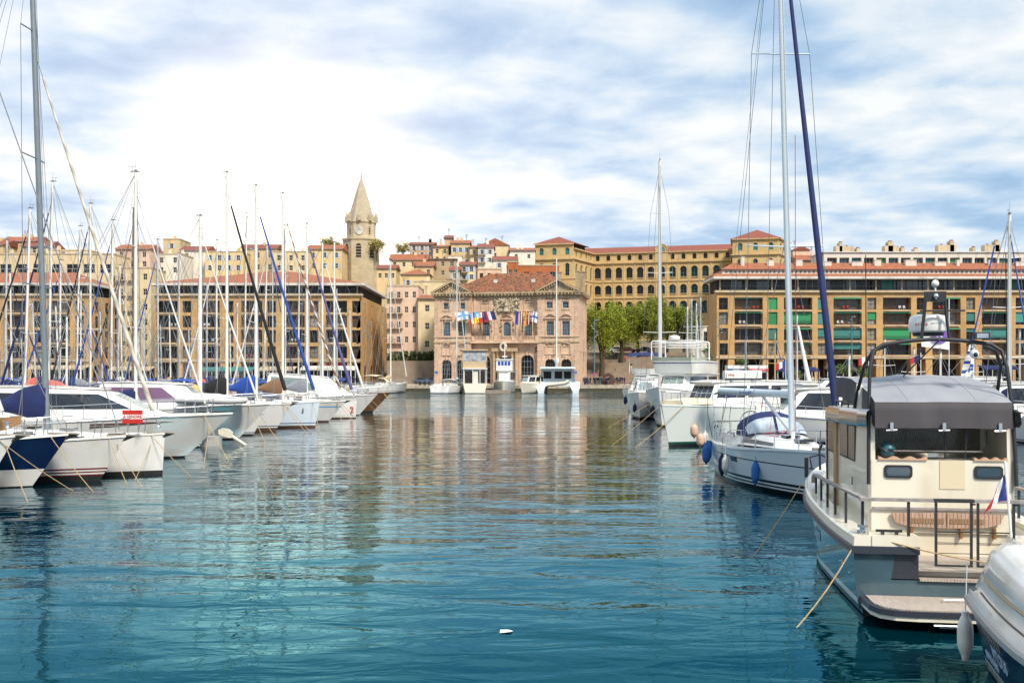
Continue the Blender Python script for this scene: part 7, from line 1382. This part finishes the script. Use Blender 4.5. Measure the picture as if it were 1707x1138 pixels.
def person(px, Y, z, top, leg, pose, lab, rz, group='people gathered by the town hall corner'):
    o = bpy.data.objects.new('person', PM[pose]); COL.objects.link(o); o.location = (pX(px, Y), Y, z); o.rotation_euler = (0, 0, rz); o.scale = [rng.uniform(.95, 1.04)] * 3; tag(o, lab, 'person', group)
    for i, m__ in ((1, cloth[top]), (2, cloth[leg])): o.material_slots[i].link = 'OBJECT'; o.material_slots[i].material = m__
pr = random.Random(3); tops = ['black', 'navy', 'teal', 'grey', 'black', 'brown', 'navy', 'purple', 'blue', 'black', 'grey', 'navy']
words = {'black': 'black coat', 'navy': 'navy coat', 'teal': 'teal jacket', 'grey': 'grey jacket', 'brown': 'brown jacket', 'purple': 'purple jacket', 'blue': 'blue jacket'}
for k in range(34):
    px = 973 + k * 1.28 + pr.uniform(-.5, .5); t_ = tops[pr.randrange(12)]; person(px, 200 + pr.uniform(0, 6), QZ, t_, pr.choice(['black', 'navy', 'grey', 'blue']), pr.choice(['stand', 'stand', 'walk']), 'person in %s standing in the crowd by the town hall corner' % words[t_], pr.uniform(0, 6.28), 'people in %s in the crowd' % words[t_])
person(986.8, 199, QZ, 'beige', 'beige', 'walk', 'person in a long beige coat walking in front of the crowd', 1.6)
for k, (px, t_, lab) in enumerate(((1025, 'teal', 'person in teal standing right of the rusty ring sculpture'), (1028.5, 'black', 'person in black near the foot of the steps'), (1031, 'grey', 'person in grey with friends near the foot of the steps'), (1034, 'navy', 'person in dark navy near the foot of the steps'), (1037.5, 'purple', 'person in purple at the foot of the steps'), (1041, 'black', 'rightmost person in black at the foot of the steps'))): person(px, 208 + (k % 3), QZ, t_, 'navy', 'stand' if k % 2 else 'walk', lab, pr.uniform(0, 6.28), None)
for px, Y, t_, lab in ((1023, 237, 'grey', 'person sitting high on the steps, left one'), (1027, 237, 'navy', 'person in navy on the upper steps'), (1042, 234.5, 'red', 'person in a red jacket on the steps'), (1049, 229, 'black', 'left person of a pair in black on the steps'), (1052.5, 229, 'black', 'right person of a pair in black on the steps'), (1083, 240, 'blue', 'person in blue at the top of the steps')):
    person(px, Y, QZ + .45 + .86 * max(0, int((Y - 221) / 2.6)), t_, 'navy' if t_ != 'black' else 'white', 'stand', lab, pr.uniform(0, 6.28), None)
for px, t_, lab in ((1243, 'navy', 'person by the left white kiosk'), (1262, 'white', 'person in white by the kiosk with the red sign'), (1306, 'black', 'person in black under the left dark blue awning'), (1318, 'red', 'person in red under the dark blue awning'), (1355, 'white', 'person in white at the restaurant terrace'), (1368, 'blue', 'person in blue right of the dark blue awning'), (577, 'grey', 'person in grey outside the glowing block arcade'), (590, 'navy', 'person in navy beside the glowing block corner'), (602, 'red', 'person in red near the corner arches')): person(px, 205, QZ, t_, 'navy', 'walk', lab, pr.uniform(0, 6.28), None)
u_ = thing('umbrella', 'magenta umbrella held above the crowd', 'umbrella', (pX(991, 202), 202, QZ)); m_ = MB(); m_.lathe([(.02, 2.45), (.25, 2.4), (.45, 2.25), (.55, 2.08)], (0, 0, 0), 10); m_.build('canopy', mat('magenta', (.3, .02, .12), .7), u_); m_ = MB(); m_.tube([(0, 0, 1.2), (0, 0, 2.45)], .02, 5); m_.build('handle', darkmetal, u_)
sc_ = thing('sculpture', 'rusty brown ring shaped sculpture with a hole on the quay', 'sculpture', (pX(1013.5, 201), 201, QZ)); m_ = MB(); O = [(1.25, 0), (1.45, .9), (1.0, 2.0), (.1, 2.45), (-.85, 2.1), (-1.35, 1.1), (-1.25, 0)]; I_ = [(.38, .75), (.42, 1.1), (.2, 1.55), (0, 1.65), (-.25, 1.45), (-.4, 1.1), (-.35, .75)]
for k in range(6): m_.ext([(O[k][0], 0, O[k][1]), (O[k + 1][0], 0, O[k + 1][1]), (I_[k + 1][0], 0, I_[k + 1][1]), (I_[k][0], 0, I_[k][1])], (0, .9, 0))
m_.ext([(1.25, 0, 0), (-1.25, 0, 0), (-.35, 0, .75), (.38, 0, .75)], (0, .9, 0)); m_.build('ring', mat('rusty_steel', (.075, .035, .03), .8, var=.3), sc_); m_ = MB(); m_.box(-2.4, 2.3, -.4, 1.3, 0, .15); m_.build('base', darkstone, sc_)
bench = lambda lab, px: (lambda r: [MB().box(-1.6, 1.6, -.3, .3, .32, .5).build('seat', mat('rust_wood', (.14, .07, .05), .8), r), MB().box(-1.4, -1.1, -.25, .25, 0, .32).build('leg', darkstone, r), MB().box(1.1, 1.4, -.25, .25, 0, .32).build('leg', darkstone, r)])(thing('bench', lab, 'bench', (pX(px, 204), 204, QZ)))
bench('brown quay bench left of the nearest right row boats', 1040)
def car(lab, px, Y, z, mt, rz):
    r = thing('parked_car', lab, 'car', (pX(px, Y), Y, z), rz, 'cars parked beyond the quay'); prof = [(-2.1, .35), (-2.15, .75), (-1.75, .92), (-1.1, 1.40), (.45, 1.44), (1.15, .98), (1.95, .82), (2.15, .6), (2.1, .3)]
    m_ = MB(); m_.rings([[(x * (1 - .03 * (k in (0, 3))), y * (.84 if z > 1.2 else 1), z) for x, z in prof] for k, y in enumerate((-.86, -.82, .82, .86))]); m_.build('body', mt, r, smooth=30); g = MB()
    for y in (-.79, .79): g.ext([(-1.25, y, .95), (.95, y, .95), (.42, y * .93, 1.36), (-.98, y * .93, 1.34)], (0, .02 * (1 if y > 0 else -1) * 3, 0))
    g.build('window', glass, r)
    for x in (-1.35, 1.4):
        for y in (-.87, .87): w_ = MB(T((x, y, .32)) @ RX(R(90))); w_.lathe([(.15, -.1), (.32, -.1), (.32, .1), (.15, .1)], n=14); w_.build('wheel', rubber, r)
car('red car parked above the steps', 1046, 247, SZ + .02, mat('red_car_paint', (.42, .015, .03), .25, coat=.8), R(2)); car('dark grey blue car parked above the steps', 1073, 247, SZ + .02, mat('dark_car_paint', (.06, .07, .09), .25, coat=.8), R(182)); car('pale car parked above the steps, left of the red one', 1028, 248, SZ + .02, mat('pale_car_paint', (.5, .5, .5), .25, coat=.8), R(0))
car('dark car parked left of the town hall', 704, 214, QZ + .01, MATS['dark_car_paint'], R(5)); car('blue grey car parked right against the town hall left corner', 719, 213, QZ + .01, mat('blue_car_paint', (.05, .09, .16), .25, coat=.8), R(183))
def kiosk(lab, px0, px1, sgm, txt):
    Y = 203; x0, x1 = pX(px0, Y), pX(px1, Y); r = thing('kiosk', lab, 'kiosk', (x0, Y, QZ)); W_ = x1 - x0; m_ = MB(); m_.box(0, W_, .3, 3, 2.5, 4.0); m_.box(0, W_, .3, 3, 0, .9); [m_.box(x - .06, x + .06, .3, 2.9, .9, 2.5) for x in (.06, W_ * .33, W_ * .66, W_ - .06)]; m_.build('walls', white_p, r)
    m_ = MB(); m_.box(-.1, W_ + .1, .1, .29, 2.75, 3.3); s_ = m_.build('sign_band', sgm, r); writing(txt, .42, white_p, s_, T((W_ / 2, .08, 3.02)) @ RX(R(90)), .01); m_ = MB(); m_.box(.1, W_ - .1, .8, .9, .9, 2.5); m_.build('window', glass, r)
kiosk('white quay kiosk with blue sign band', 1213.5, 1245.5, bluest, 'MARSEILLE'); kiosk('white quay kiosk with red sign band', 1248, 1280.5, mat('kiosk_red', (.5, .08, .1), .6), 'LA NAVETTE')
def awn(lab, px0, px1, py, Y, mt, ht=2.0, dp=3.0):
    x0, x1 = pX(px0, Y), pX(px1, Y); z = pZ(py, Y) - QZ; r = thing('terrace_awning', lab, 'awning', (x0, Y, QZ)); m_ = MB(); m_.rings([[(0, 0, z - .5), (0, 0, z - .15), (0, dp, z + .45), (0, dp, z + .35)], [(x1 - x0, 0, z - .5), (x1 - x0, 0, z - .15), (x1 - x0, dp, z + .45), (x1 - x0, dp, z + .35)]]); m_.build('canopy', mt, r)
    for k in range(5): x = (x1 - x0) * k / 4; m_ = MB(); m_.box(x - .05, x + .05, .1, .2, 0, z - .3); m_.build('leg', fascia, r)
    m_ = MB(); m_.box(.2, x1 - x0 - .2, dp - .4, dp - .3, .1, z); m_.build('glass_front', glass, r); return r
awn('dark blue restaurant awning below the ochre block, left of the near mast', 1297, 1332, 615, 206, bluecan); awn('dark blue restaurant awning right of the near mast', 1342, 1366, 615, 206, bluecan); awn('dark pergola roof with plants in front of the ochre block', 1380, 1432, 615, 206, MATS['rust_wood'] if 0 else mat('dark_pergola', (.06, .045, .035), .8))
awn('dark blue awning behind the radar arch', 1640, 1700, 612, 206, bluecan); awn('cream awning with dark glass front under the glowing block', 430, 490, 614, 206, concrete); w1 = awn('long pale awning near the corner arches of the glowing block', 500, 592, 613, 206, fascia); writing('RESTAURANT', .6, redp, w1, T((7.5, -.03, pZ(607, 206) - QZ)) @ RX(R(90)), .02)
awn('teal edged awning in the shade of the left masts', 330, 420, 615, 206, mat('teal_canvas', (.04, .20, .19), .8)); awn('cream awning below the leftmost apartment block', 40, 140, 612, 206, concrete); awn('beige awning below the cream apartment house', 180, 250, 614, 206, beigecan)
for k, px in enumerate((654, 664, 674, 684, 691)): 
    r = thing('parasol', 'closed row pink parasol on the terrace wall, number from left told by its neighbours' if 0 else 'pale pink parasol on the raised terrace left of the town hall', 'parasol', (pX(px, 222), 222 + k % 2, 4.2), 0, 'pink terrace parasols'); m_ = MB(); m_.lathe([(.03, 3.3), (1.0, 2.8), (1.3, 2.45), (1.25, 2.4)], (0, 0, 0), 8); m_.build('canopy', mat('pink_canvas', (.66, .38, .36), .8), r); m_ = MB(); m_.tube([(0, 0, 0), (0, 0, 3.2)], .04, 5); m_.build('pole', wood, r)
tw_ = thing('terrace_wall', 'brown terrace retaining wall with ramps between the pink flats and the town hall', 'wall', (pX(645, 219), 219, QZ)); m_ = MB(); Wt = pX(726, 219) - pX(645, 219); m_.box(0, Wt, 0, 9, 0, pZ(615, 219) - QZ); m_.box(0, Wt, .3, 9, pZ(615, 219) - QZ, pZ(601, 219) - QZ); m_.ext([(2, -.5, 0), (8, -.5, 0), (8, -.5, 1.9), (5.5, -.5, 1.9)], (0, .499, 0)); m_.build('wall_body', stepst, tw_)
for k, px in enumerate((700, 708, 716)): r = thing('bollard', 'short dark quay bollard left of the town hall', 'bollard', (pX(px, 199), 199, QZ), 0, 'dark quay bollards'); MB().lathe([(.28, 0), (.25, .6), (.3, .65), (.3, .8), (.1, .88)], (0, 0, 0), 8).build('post', darkmetal, r)
for k, (px, lab) in enumerate(((735, 'small blue street plate on the town hall left corner'), (963, 'small blue street plate on the town hall right corner'))):
    Mw = T((hall.location.x, hall.location.y, 0)) @ RZ(hall.rotation_euler.z); p_ = Mw @ Vector((.5 if k == 0 else W_ * 0 + 29.9, -.16, 3.7)); r = MB().box(-.35, .35, -.03, .03, -.22, .22).build('street_plate', mat('plate_blue', (.02, .12, .45), .4), None, loc=p_); r.rotation_euler = (0, 0, hall.rotation_euler.z); tag(r, lab, 'sign')

def leaf_tree(label, base, H_, rw, seed, n=5200, mt=None, low=.22, droop=0.0, parent_copy=None, leaf=.34, group=None):
    r = thing('tree', label, 'tree', base, 0, group); rr = random.Random(seed); tk = MB(); hs = H_ * .30
    tk.tube([(0, 0, -.5), (.1, 0, hs * .5), (0, .1, hs)], H_ * .036, 8, H_ * .026); tips = []
    for k in range(8):
        a = k * 2.4 + rr.random(); rad = rw * rr.uniform(.35, .75); ht = H_ * rr.uniform(.55, .9); e = Vector((math.cos(a) * rad, math.sin(a) * rad, ht)); mid = Vector((e.x * .35, e.y * .35, lerp(hs, ht, .5))); tk.tube([(0, .05, hs * .85), mid, e], H_ * .016, 6, H_ * .004); tips.append(e)
        for q in range(2): e2 = e + Vector((rr.uniform(-1, 1), rr.uniform(-1, 1), rr.uniform(-.2, .9))) * rw * .28; tk.tube([mid.lerp(e, .6), e2], H_ * .006, 4, .02); tips.append(e2)
    tk.build('trunk', bark, r, smooth=60); lf = MB(); clumps = [(t, rw * rr.uniform(.22, .38)) for t in tips] + [(Vector((rr.gauss(0, .34) * rw, rr.gauss(0, .34) * rw, H_ * rr.uniform(.42, .93))), rw * rr.uniform(.18, .34)) for _ in range(12)]
    for i in range(n):
        c, cr_ = clumps[rr.randrange(len(clumps))]; d = Vector((rr.gauss(0, 1), rr.gauss(0, 1), rr.gauss(0, 1))).normalized() * cr_ * rr.random() ** .45; d.z *= 1.15; p = c + d; p.z -= droop * rr.random() ** 2 * H_ * .25
        if p.z < H_ * low: p.z = H_ * low + rr.random()
        a = Vector((rr.gauss(0, 1), rr.gauss(0, 1), rr.gauss(0, 1))).normalized() * leaf * rr.uniform(.5, 1.2); b = a.cross(Vector((rr.gauss(0, 1), rr.gauss(0, 1), rr.gauss(0, 1)))).normalized() * leaf * rr.uniform(.3, .6); lf.face([p - a, p + b, p + a, p - b])
    lf.build('crown', mt or foliage, r); return r
G_ = 'spring green trees on the terraces'
gt = [(1003, 226, 492, 5.2, 'large bright green tree right beside the town hall, forked trunk'), (1036, 236, 500, 5.0, 'bright green tree second from the town hall'), (1063, 244, 512, 4.6, 'bright green tree behind the red car'), (1088, 240, 494, 5.6, 'tall bright green tree beside the pale tall mast'), (1112, 246, 512, 4.4, 'bright green tree behind the tube framed flybridge'), (1140, 243, 515, 5.2, 'bright green tree near the mast cluster, rightmost of its row'), (1020, 252, 520, 4.2, 'bright green tree deep behind the first two')]
for k, (px, Y, pt_, rw, lab) in enumerate(gt): b0_ = QZ + .45 + .86 * min(8, max(0, int((Y - 221) / 2.6))); leaf_tree(lab, (pX(px, Y), Y, b0_), pZ(pt_, Y) - b0_, rw, k + 1, n=13000, droop=.8, group=G_, leaf=.22)
for k, (px, Y, pt_, rw, pb_, lab) in enumerate(((545, 312, 398, 3.2, 424, 'bare looking yellow green tree left of the church tower'), (558, 316, 402, 2.6, 424, 'smaller tree touching the church tower left side'), (628, 300, 400, 3.0, 432, 'yellowish tree right behind the church tower'), (672, 308, 408, 2.6, 430, 'small round tree left of the brown skyline house'))): leaf_tree(lab, (pX(px, Y), Y, pZ(pb_, Y)), pZ(pt_, Y) - pZ(pb_, Y), rw, 40 + k, n=1500, mt=mat('glow_washed_foliage', (.34, .30, .06), .7, var=.5, vs=.8), leaf=.22)  # crowns coloured lighter: the wash of the glow is put into the foliage
for k, px in enumerate((652, 662, 672, 682, 692, 702, 712, 721)): leaf_tree('low pleached tree on the terrace, beside parasols and town hall', (pX(px, 221), 221 + (k % 2), 6.3 - 2.8), 5.0, 1.5, 60 + k, n=500, mt=foliage_dk, low=.55, leaf=.25, group='low pleached terrace trees')
for k, (px, pt_, lab) in enumerate(((1238, 595, 'small shrub left of the blue lamp on the right quay'), (1325, 618, 'light green potted shrub between the two blue awnings'), (1395, 606, 'shrub growing through the dark pergola'), (1412, 604, 'second shrub growing above the dark pergola'), (1440, 612, 'bushy shrub right of the dark pergola'), (1180, 575, 'shrub at the left edge of the long ochre block'))): leaf_tree(lab, (pX(px, 204), 204, QZ), pZ(pt_, 204) - QZ, 1.3, 80 + k, n=500, mt=mat('shrub_green', (.10, .17, .03), .7, var=.4), low=.2, leaf=.22)
for px, py, c, lab in ((1310, 600, 0, 'small tricolour flag on a pole in front of the ochre block'), (1448, 592, 1, 'little red and white flag on a boat pole left of the trawler'), (1535, 590, 2, 'navy flag with red corner behind the awning')):
    Y = 70; r = thing('flag', lab, 'flag', (pX(px, Y), Y, 1.5)); z = pZ(py, Y) - 1.5; m_ = MB(); m_.tube([(0, 0, 0), (0, 0, z + .1)], .025, 5); m_.build('flagpole', white_p, r); m_ = MB()
    for q in range(6): m_.k = q // 2; m_.face([(-q * .12, .04 * math.sin(q), z - q * .05), (-(q + 1) * .12, .04 * math.sin(q + 1), z - (q + 1) * .05), (-(q + 1) * .12, .04 * math.sin(q + 1), z - .45 - (q + 1) * .05), (-q * .12, .04 * math.sin(q), z - .45 - q * .05)])
    m_.build('cloth', [[blucan2, white_p, redp], [redp, white_p, redp], [bluecan, bluecan, redp]][c], r)
r = thing('flag', 'white flag with a purple round emblem, behind the radome', 'flag', (pX(1560, 90), 90, 1.5)); m_ = MB(); m_.tube([(1.2, 0, 0), (1.2, 0, 9)], .04, 5); m_.build('flagpole', white_p, r); m_ = MB(); pu = mat('purple_flag', (.18, .08, .42), .7); m_.rings([[(-1.3 + x * 2.5, .1 * math.sin(x * 6), 4.7 + z * 2.1 - .3 * x) for z in (0, 1)] for x in [k / 8 for k in range(9)]], close=False)
fo = m_.build('cloth', white_p, r); m_ = MB(); m_.lathe([(.75, 0), (.75, .02)], (0, 0, 0), 16); e_ = m_.build('emblem', pu, fo); e_.matrix_basis = T((.35, -.12, 5.7)) @ RX(R(90)); writing('R', 1.3, white_p, fo, T((.3, -.16, 5.7)) @ RX(R(90)) , .01)

lt = thing('floating_litter', 'small white scrap of litter floating alone in mid channel', 'litter', (pX(845, 15.3), 15.3, .01)); m_ = MB(); m_.face([(-.11, -.12, 0), (.05, -.10, .012), (.10, .0, .0), (.02, .05, .01), (-.10, .04, .012)]); m_.build('scrap', white_p, lt)
dg = thing('bow_dodger', 'tan cloth dodger laced to the pulpit of the nearest left bow', 'cloth', (-16.9, 32.2, 1.95), R(4)); m_ = MB(); m_.rings([[(x, .55 - abs(x) * .1 + .03 * math.sin(x * 9), z0), (x, .55 - abs(x) * .1 + .03 * math.sin(x * 9 + 1), z1)] for x, z0, z1 in ((-1.1, -.05, .45), (-.6, -.08, .5), (-.1, 0, .52), (.4, .15, .55), (.8, .32, .6))], close=False); m_.build('cloth', MATS['brown_canvas'] if 0 else mat('tan_canvas', (.34, .19, .09), .8, bump=.02), dg)
